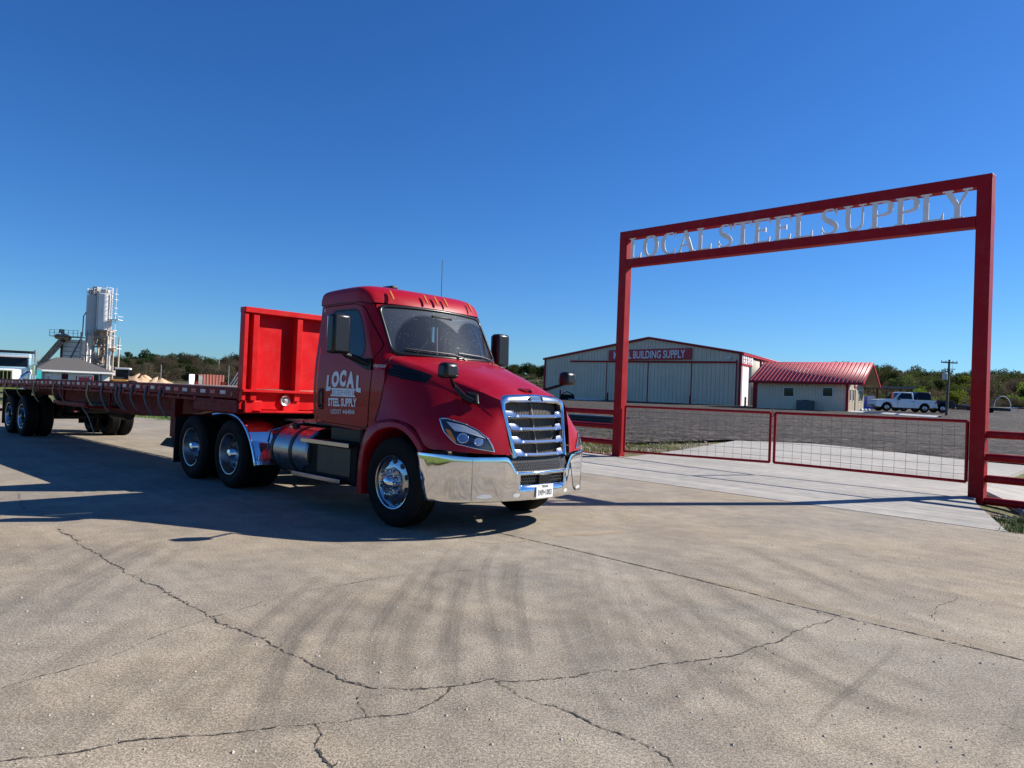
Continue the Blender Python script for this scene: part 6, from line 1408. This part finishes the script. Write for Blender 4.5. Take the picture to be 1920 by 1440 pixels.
b.bar((ax+.3, -.5, 1.9), (cx2-r2+.1, -.9, zz-.1), .10, .1); b.bar((ax+1.5, -.5, .9), (cx2+.2, -.9, 2.6), .12, .2); b.build('walkway', 'pole', BPz)
# office hut with hip roof
YH = 62.
def HZ(px, py): q = at(px, py, YH); return q
hL, hR = at(66, 712, YH), at(208, 713, YH); HA = R(40); he = Vector((math.cos(HA), math.sin(HA), 0))
def hs_(px, off=0): d = rayd(px, 705); p0 = hL+Vector((math.sin(HA), -math.cos(HA), 0))*off; return ((p0.x)*d.y-(p0.y)*d.x)/(he.y*d.x-he.x*d.y)
zE_ = at(140, 694, YH).z; zR_ = at(120, 671, YH).z
HU = thing('site_hut', 'white sided hut with grey hip roof and two dark windows behind the flatbed', 'hut', Vector((hL.x, YH, .2)), HA)
Lh = hs_(208); ez = zE_-.2; rz2 = zR_-.2; D = 5.5; rp_ = hL+he*hs_(125, -D/2)+Vector((-math.sin(HA), math.cos(HA), 0))*D/2; rzz = at(125, 671, rp_.y).z-.2; ez = at(137, 695, (hL+he*(Lh/2)).y).z-.2
MB().b2((.25, 0, -.3), (Lh-.1, D, ez)).build('wall', 'siding', HU)
MB().b2((.2, -.02, -.3), (.95, D-.2, ez-.02)).build('porch_wall', mat('hut_grey_wall', (.40, .41, .42), .6, 0, .05, 2), HU)
r_ = [(-.15, -.45, ez), (Lh+.25, -.45, ez), (Lh+.25, D+.45, ez), (-.15, D+.45, ez), (hs_(104, -D/2), D*.5, rzz), (hs_(146, -D/2), D*.5, rzz)]
MB().add([Vector(q) for q in r_]+[Vector(q)-Vector((0, 0, .12)) for q in r_[:4]], [(0, 1, 5, 4), (1, 2, 5), (2, 3, 4, 5), (3, 0, 4), (0, 1, 7, 6), (1, 2, 8, 7), (2, 3, 9, 8), (3, 0, 6, 9)]).build('roof', 'roofgrey', HU, ang=20)
MB().bar((-.15, -.47, ez-.09), (Lh+.25, -.47, ez-.09), .04, .15).build('fascia', 'plate', HU)
for px in (121.5, 179):
    q = hs_(px); wd = MB().b2((q-.32, -.05, ez-1.5), (q+.32, -.01, ez-.22)).build('window', 'plate', HU); MB().b2((q-.25, -.07, ez-1.42), (q+.25, -.055, ez-.28)).build('pane', 'darkglass', wd); MB().b2((q-.25, -.08, ez-.86), (q+.25, -.072, ez-.80)).build('glazing_bar', 'plate', wd)
q = hs_(90); sg_ = MB().b2((q-.22, -.08, ez-1.4), (q+.22, -.04, ez-.35)).build('notice', 'plate', HU); b = MB(); textmesh(b, '50', .42, lambda x, y: Vector((q+x, -.085, ez-.85+y)), .7, .004); b.build('notice_lettering', mat('notice_violet', (.2, .15, .3), .6), sg_)
MB().b2((Lh-.85, -.03, .0), (Lh-.75, .0, ez-.1)).build('downpipe', 'pole', HU)
p = at(158, 712, 60); BN = thing('red_banner', 'red and white banner board in front of the white hut', 'banner', Vector((p.x, 60, .3)), R(-5)); zt_ = at(158, 703.5, 60).z-.3
MB().b2((-.75, 0, .2), (.75, .05, zt_)).build('board', 'redtape', BN); MB().b2((-.75, -.02, zt_-.06), (.75, 0, zt_)).b2((-.62, -.02, .3), (-.5, 0, zt_-.12)).add([(.42, -.012, zt_-.1), (.68, -.012, zt_-.14), (.55, -.012, zt_-.42)], [(0, 1, 2)]).b2((-.5, -.02, zt_-.16), (.35, 0, zt_-.11)).build('banner_marks', 'plate', BN)
for x in (-.7, .7): MB().b2((x-.04, .05, -.3), (x+.04, .1, zt_)).build('leg', 'pole', BN)
p = at(57.5, 712, 60); TO = thing('portable_toilet', 'teal portable toilet between the blue-and-white truck and the hut', 'portable toilet', Vector((p.x, 60, .1)), R(10)); zt_ = at(57, 690, 60).z-.1
MB().b2((-.58, -.55, 0), (.58, .55, zt_-.12)).build('body', 'teal', TO, bevel=.04); MB().box((0, 0, zt_-.06), (1.25, 1.2, .12), None, (.8, .8)).build('roof', 'steel', TO); MB().b2((-.42, -.57, .1), (.42, -.55, zt_-.3)).build('door', mat('teal_door', (.01, .26, .27), .45), TO)
# parked conventional truck at the far left
p = at(22, 735, 44); CT = thing('work_truck', 'pale blue and white long-nosed work truck facing the road at the left edge', 'truck', Vector((p.x-.4, 44, .05)), R(-68))
# local: x forward, seen from the front
MB().b2((-2.6, -1.0, 1.1), (-.9, 1.0, 2.0)).b2((-2.6, -.98, 2.0), (-1.1, .98, 2.85)).build('cab', mat('pale_blue_paint', (.30, .48, .58), .35, coat=.6), CT, bevel=.06)
MB().b2((-1.1, -.62, 1.05), (.95, .62, 1.85)).b2((-.9, -1.0, .95), (.3, 1.0, 1.25)).build('hood', 'whitepaint', CT, bevel=.08)
MB().add([(-.96, -.9, 2.02), (-.96, .9, 2.02), (-1.085, .85, 2.60), (-1.085, -.85, 2.60)], [(0, 1, 2, 3)]).build('windscreen', 'darkglass', CT)
MB().b2((-1.3, -1.0, 2.6), (-.85, 1.0, 2.72)).build('sun_visor', 'plate', CT, bevel=.02)
MB().b2((-2.4, -.95, 2.88), (-1.2, .95, 2.98)).b2((-2.4, -.95, 2.98), (-2.3, .95, 3.05)).build('roof_rack', 'ink', CT)
gg = MB().b2((.95, -.55, .85), (1.0, .55, 1.75)).build('radiator_grille', 'chrome', CT); b = MB()
for k in range(5): y = -.48+k*.2; b.b2((1.0, y, .9), (1.01, y+.15, 1.7))
b.build('grille_slots', 'frame', gg)
MB().b2((.95, -1.15, .45), (1.2, 1.15, .8)).build('bumper', 'chrome', CT, bevel=.04)
for sg in (-1, 1):
    MB().tube([(-1.6, sg*1.15, 1.0), (-1.6, sg*1.15, 3.1)], .09, 12).build('exhaust_stack', 'steel', CT)
    MB().lathe([(0, .95), (.48, .97), (.52, .9), (.52, .68), (0, .66)], (.1, 0, .52), 'Y', 28, sg).build('front_tyre', 'rubber', CT); MB().lathe([(.3, .975), (.1, .96), (0, 1.02)], (.1, 0, .52), 'Y', 20, sg).build('hub', 'alu', CT)
    MB().lathe([(0, 1.15), (.48, 1.17), (.52, 1.1), (.52, .6), (0, .58)], (-5, 0, .52), 'Y', 28, sg).build('rear_tyre', 'rubber', CT)
    MB().box((-1.0, sg*1.3, 2.1), (.1, .2, .5)).build('door_mirror', 'chrome', CT); MB().tube([(.35, sg*.72, 1.2), (-.9, sg*1.0, 1.75)], .10, 10).build('air_cleaner_pipe', 'chrome', CT); MB().lathe([(0, -.25), (.19, -.22), (.19, .4), (0, .45)], (-.85, sg*1.22, 1.75), 'Z', 18).build('air_cleaner', 'chrome', CT)
    MB().box((.75, sg*.85, 1.15), (.25, .3, .22)).build('headlamp', 'clear', CT, bevel=.03)
MB().b2((-7, -.5, .75), (.6, .5, 1.0)).b2((-7, -1.1, 1.0), (-3, 1.1, 1.3)).build('chassis', 'frame', CT)
# wheel loader
p = at(226, 712, 70); WLd = thing('wheel_loader', 'orange wheel loader with white cab roof beside the batch plant', 'wheel loader', Vector((p.x, 70, .3)), R(200)); k7 = 70/F_PX
ztop = at(226, 689.5, 70).z-.3
MB().b2((-.7, -.6, .5), (1.4, .6, ztop*.52)).build('body', 'orange', WLd, bevel=.08); MB().b2((-.75, -.55, ztop*.5), (.35, .55, ztop*.93)).build('cab', 'darkglass', WLd, bevel=.05); MB().b2((-.85, -.65, ztop*.93), (.45, .65, ztop)).build('cab_roof', 'plate', WLd, bevel=.03); MB().b2((1.4, -.45, .6), (1.46, .45, ztop*.48)).build('rear_grille', 'frame', WLd)
for x in (-1.0, .95):
    for sg in (-1, 1): MB().lathe([(0, .85), (.55, .88), (.62, .8), (.62, .45), (0, .42)], (x, 0, .55), 'Y', 24, sg).build('tyre', 'rubber', WLd)
MB().bar((-.8, -.4, .9), (-2.3, -.4, .5), .15, .3).bar((-.8, .4, .9), (-2.3, .4, .5), .15, .3).b2((-2.9, -1.2, .1), (-2.2, 1.2, .9)).build('bucket', 'orange', WLd, bevel=.03)
# sand piles, container, bits
for i, (px, w_, h_, lb) in enumerate(((262, 3.3, 11, 'tan sand heap, the left and larger of two behind the flatbed'), (297, 2.5, 7, 'tan sand heap, the right and smaller of two behind the flatbed'))):
    c = at(px, 716, 80); top_ = at(px, 716-h_, 80).z; G = []
    for r in range(9):
        G.append([Vector((w_*r/8*math.cos(a)*1.25, w_*r/8*math.sin(a), (top_-.1)*(1-(r/8)**1.5)*(1+.25*noise.noise(Vector((math.cos(a)*2, math.sin(a)*2, r*.5+i*9)))))) for a in [2*math.pi*k/28 for k in range(28)]])
    o = MB().grid(G, True).build('sand_heap', 'lumber', ang=60); put(o, Vector((c.x, 80, .1))); tag(o, lb, 'sand heap', 'sand heaps behind the flatbed')
cL, cR = at(351, 722, 66), at(420, 724, 66); ztc = at(380, 702.5, 66).z
CO = thing('shipping_container', 'faded red shipping container with one end open behind the flatbed', 'container', Vector((cL.x, 66, .25)), R(36)); ca_ = Vector((math.cos(R(36)), math.sin(R(36)), 0)); d_ = rayd(420, 720); Lc = (cL.x*d_.y-66*d_.x)/(ca_.y*d_.x-ca_.x*d_.y); hc = ztc-.25
MB().b2((Lc*.42, 0, 0), (Lc, .08, hc)).b2((Lc*.30, 2.4, 0), (Lc, 2.44, hc)).b2((Lc-.06, .08, 0), (Lc, 2.4, hc)).build('wall', 'container', CO); MB().b2((Lc*.28, 0, hc), (Lc, 2.44, hc+.05)).build('roof', 'container', CO)
MB().add([(0, -.6, 0), (Lc*.18, .0, 0), (Lc*.18, .0, hc), (0, -.6, hc)], [(0, 1, 2, 3)]).build('open_door', 'silo', CO, solid=.06); MB().b2((Lc*.30, .02, 0), (Lc*.42, .1, hc)).build('end_frame', 'paleframe', CO); MB().b2((Lc*.18, 1.6, 0), (Lc*.30, 1.66, hc)).build('black_inside_panel', 'ink', CO)  # black panel painted as the shade inside the container
p = at(343, 719, 68); o = MB().b2((-.5, -.5, 0), (.5, .5, .5)).b2((-.55, -.55, .5), (.55, .55, .58)).build('skip', 'silo', bevel=.03); put(o, Vector((p.x, 68, .2))); tag(o, 'small pale skip left of the open container', 'skip')
p = at(438, 724, 62); LD = thing('pipe_rack', 'white leaning pipe rack between the container and the red headboard', 'rack', Vector((p.x, 62, .2)))
for k in range(4): MB().tube([(-.9+.25*k, 0, .3), (.5+.25*k, 0, 2.6)], .035, 6).build('pipe', 'silo', LD)
MB().tube([(-.9, 0, 0), (-.9, 0, 1.3)], .05, 6).tube([(1.2, 0, 0), (1.2, 0, 2.6)], .05, 6).build('upright', 'silo', LD)
def thin_pole(px, pyb, pyt, Y, label):
    p, q = at(px, pyb, Y), at(px, pyt, Y); o = MB().tube([(0, 0, -1), (0, 0, q.z-p.z)], [Y*.0005, Y*.0004], 8).build('distant_pole', 'paleframe'); o.location = p; tag(o, label, 'pole')
thin_pole(301, 716, 684, 150, 'thin pale pole against the dark trees, above the sand heaps'); thin_pole(428, 720, 686, 120, 'thin grey pole right of the container, before the hillside'); thin_pole(410, 700, 676, 200, 'short pole on the ridge left of the hilltop house')
p = at(431, 683, 300); HH = thing('hilltop_house', 'small grey stone house on the ridge above the container', 'house', Vector((p.x, 300, p.z-1)), R(10)); 
MB().b2((-2.6, -2, 0), (2.6, 2, 2.4)).build('wall', 'stonehouse', HH); MB().add([(-3, -2.3, 2.3), (3, -2.3, 2.3), (3, 2.3, 2.3), (-3, 2.3, 2.3), (-2.6, 0, 3.2), (2.6, 0, 3.2)], [(0, 1, 5, 4), (1, 2, 5), (2, 3, 4, 5), (3, 0, 4), (0, 3, 2, 1)]).build('roof', 'roofgrey', HH)
for x in (-1.4, .9): MB().b2((x-.4, -2.06, .9), (x+.4, -2.0, 1.8)).build('window', 'ink', HH)

# ------------------------------------------------------------------ trees
def crown_mesh(seed, w_, h_, n, leaf, m_, sparse=0.):
    rg = random.Random(seed); vs = []; fs = []
    lobes = [(Vector((rg.gauss(0, .30)*w_, rg.gauss(0, .30)*w_, h_*rg.uniform(.30, .80))), rg.uniform(.22, .42)*w_) for _ in range(9)]
    for i in range(n):
        c, r = rg.choice(lobes); d = Vector((rg.gauss(0, 1), rg.gauss(0, 1), rg.gauss(0, .8))).normalized()*r*rg.uniform(.55, 1.08)
        p = c+d
        if p.z < h_*.1: p.z = h_*rg.uniform(.1, .3)
        a = Vector((rg.gauss(0, 1), rg.gauss(0, 1), rg.gauss(0, 1))).normalized(); b_ = a.cross(Vector((rg.gauss(0, 1), rg.gauss(0, 1), rg.gauss(0, 1)))).normalized(); s = leaf*rg.uniform(.5, 1.4)
        if sparse: a *= 2.2; b_ *= .35
        o = len(vs); vs += [p+a*s, p+b_*s*.8, p-a*s*.9, p-b_*s*.7]; fs.append((o, o+1, o+2, o+3))
    me = bpy.data.meshes.new('crown'); me.from_pydata(vs, [], fs); me.materials.append(M[m_]); return me, lobes
def trunk_mesh(seed, h_, lobes, r=.16):
    b = MB(); rg = random.Random(seed); b.tube([(0, 0, -.8), (rg.uniform(-.1, .1), 0, h_*.25), (rg.uniform(-.15, .15), rg.uniform(-.1, .1), h_*.55)], [r, r*.75, r*.4], 7)
    for c, rr in lobes[:6]: b.tube([(0, 0, h_*rg.uniform(.12, .35)), c*.55+Vector((0, 0, h_*.12)), c], [r*.5, r*.3, r*.1], 5)
    me = bpy.data.meshes.new('trunk'); me.from_pydata([tuple(v) for v in b.v], [], b.f); me.materials.append(M['bark']); return me
KIN = {}
for kind, (m_, w_, h_, n, leaf, sps, cnt) in dict(dark=('leafdark', 3.2, 5.0, 2200, .14, 0, 4), mid=('leafmid', 3.6, 5.2, 2000, .14, 0, 3), bare=('leafbrown', 3.6, 4.4, 2000, .12, 1, 4), spring=('leafspring', 2.6, 3.8, 2200, .12, 0, 2)).items():
    L_ = []
    for q in range(cnt):
        me, lobes = crown_mesh(hash(kind) % 1 + q*7+len(kind)*31, w_, h_, n, leaf, m_, sps); L_.append((me, trunk_mesh(q, h_, lobes)))
    KIN[kind] = L_
LAB = dict(dark=('evergreen_tree', 'dark green evergreen on the wooded ridge behind the yard', 'dark evergreens on the ridge'), mid=('oak_tree', 'olive green oak among the trees on the wooded ridge', 'olive green oaks on the ridge'), bare=('bare_tree', 'grey-brown leafless tree on the slope below the ridge', 'leafless trees on the slope'), spring=('budding_tree', 'fresh yellow-green tree standing out on the wooded slope', 'yellow-green trees on the slope'))
def tree(kind, p, s, rz, label=None, solo=False):
    rg_ = random.Random(int(p.x*13+p.y*7)); me, tm_ = rg_.choice(KIN[kind]); nm, lb, gr_ = LAB[kind]
    t = thing(nm, label or lb, 'tree', p, rz, None if label else gr_); t.scale = (s, s, s*rg_.uniform(.85, 1.1))
    for nm2, mm in (('crown', me), ('trunk', tm_)):
        o = bpy.data.objects.new(nm2, mm); C.objects.link(o); o.parent = t
    return t
rg = random.Random(12); cnt = 0
def zone(a0, a1, n, d0, d1, kinds, smin, smax):
    for i in range(n):
        a = R(a0+(a1-a0)*((i+rg.random())/n)); d = rg.uniform(d0, d1); p = Vector((math.sin(a)*d, math.cos(a)*d, 0)); p.z = hz(p.x, p.y)-.2
        tree(rg.choice(kinds), p, rg.uniform(smin, smax), rg.uniform(0, 6.28))
zone(-30.5, -18, 70, 290, 350, ['dark', 'dark', 'mid'], .8, 1.45)
zone(-30.5, -18, 70, 165, 280, ['bare', 'bare', 'bare', 'bare', 'dark'], .8, 1.25)
zone(-38, -30, 26, 230, 330, ['bare', 'dark', 'mid'], .8, 1.1)
zone(-18, -1, 50, 200, 340, ['dark', 'mid', 'bare'], .9, 1.3)
zone(4, 24.5, 50, 200, 340, ['dark', 'mid', 'bare'], .9, 1.3)
zone(-.5, 3.5, 16, 250, 340, ['dark', 'mid', 'dark'], .9, 1.3)
zone(24.6, 37, 100, 285, 345, ['dark', 'mid', 'bare', 'dark'], .8, 1.5)
zone(24.6, 37, 110, 185, 285, ['mid', 'bare', 'bare', 'bare', 'spring', 'mid', 'dark'], .8, 1.45)
zone(24.8, 37, 50, 150, 185, ['bare', 'mid', 'bare', 'bare', 'bare', 'spring'], .6, 1.0)
for px, py, Y, s, lb in ((1719, 768, 130, 1.0, 'round bright green tree directly behind the bed of the pickup'), (1795, 771, 100, .80, 'round bright green tree right of the utility pole'), (1500, 735, 150, 1, None)):
    if lb: p = at(px, py, Y); tree('spring', p, s, 1.0, lb)
# far-off wood filling the ridge between the single trees
b = MB(); rg = random.Random(33); vs = []; fs = []; vs2 = []; fs2 = []
for (a0, a1, n) in ((-38, -17, 26000), (-17, -1, 14000), (-1, 4, 6000), (4, 24.5, 14000), (24.5, 38, 30000)):
    for i in range(n):
        a = R(rg.uniform(a0, a1)); d = rg.uniform(185, 352); x, y = math.sin(a)*d, math.cos(a)*d; cl = noise.noise(Vector((x*.16, y*.16, 0))); hh = .5+1.0*max(0, cl+.35)
        p = Vector((x, y, hz(x, y)+rg.random()**.6*hh)); u = Vector((rg.gauss(0, 1), rg.gauss(0, 1), rg.gauss(0, 1))).normalized(); v = u.cross(Vector((rg.gauss(0, 1), rg.gauss(0, 1), rg.gauss(0, 1)))).normalized(); s = rg.uniform(.14, .36)
        V_, F_ = (vs, fs) if (noise.noise(Vector((x*.05+9, y*.05, 0)))+(d-270)/160 > 0) else (vs2, fs2)
        o = len(V_); V_ += [p+u*s, p+v*s*.8, p-u*s, p-v*s*.8]; F_.append((o, o+1, o+2, o+3))
for V_, F_, m_, lb in ((vs, fs, 'leafdark', 'dark continuous woodland covering the far ridge between the single trees'), (vs2, fs2, 'leafbrown', 'grey-brown brush covering the lower slope below the ridge')):
    me = bpy.data.meshes.new('w'); me.from_pydata(V_, [], F_); me.materials.append(M[m_]); o = bpy.data.objects.new('woodland' if m_ == 'leafdark' else 'brush', me); C.objects.link(o); tag(o, lb, 'woodland' if m_ == 'leafdark' else 'brush', kind='stuff')
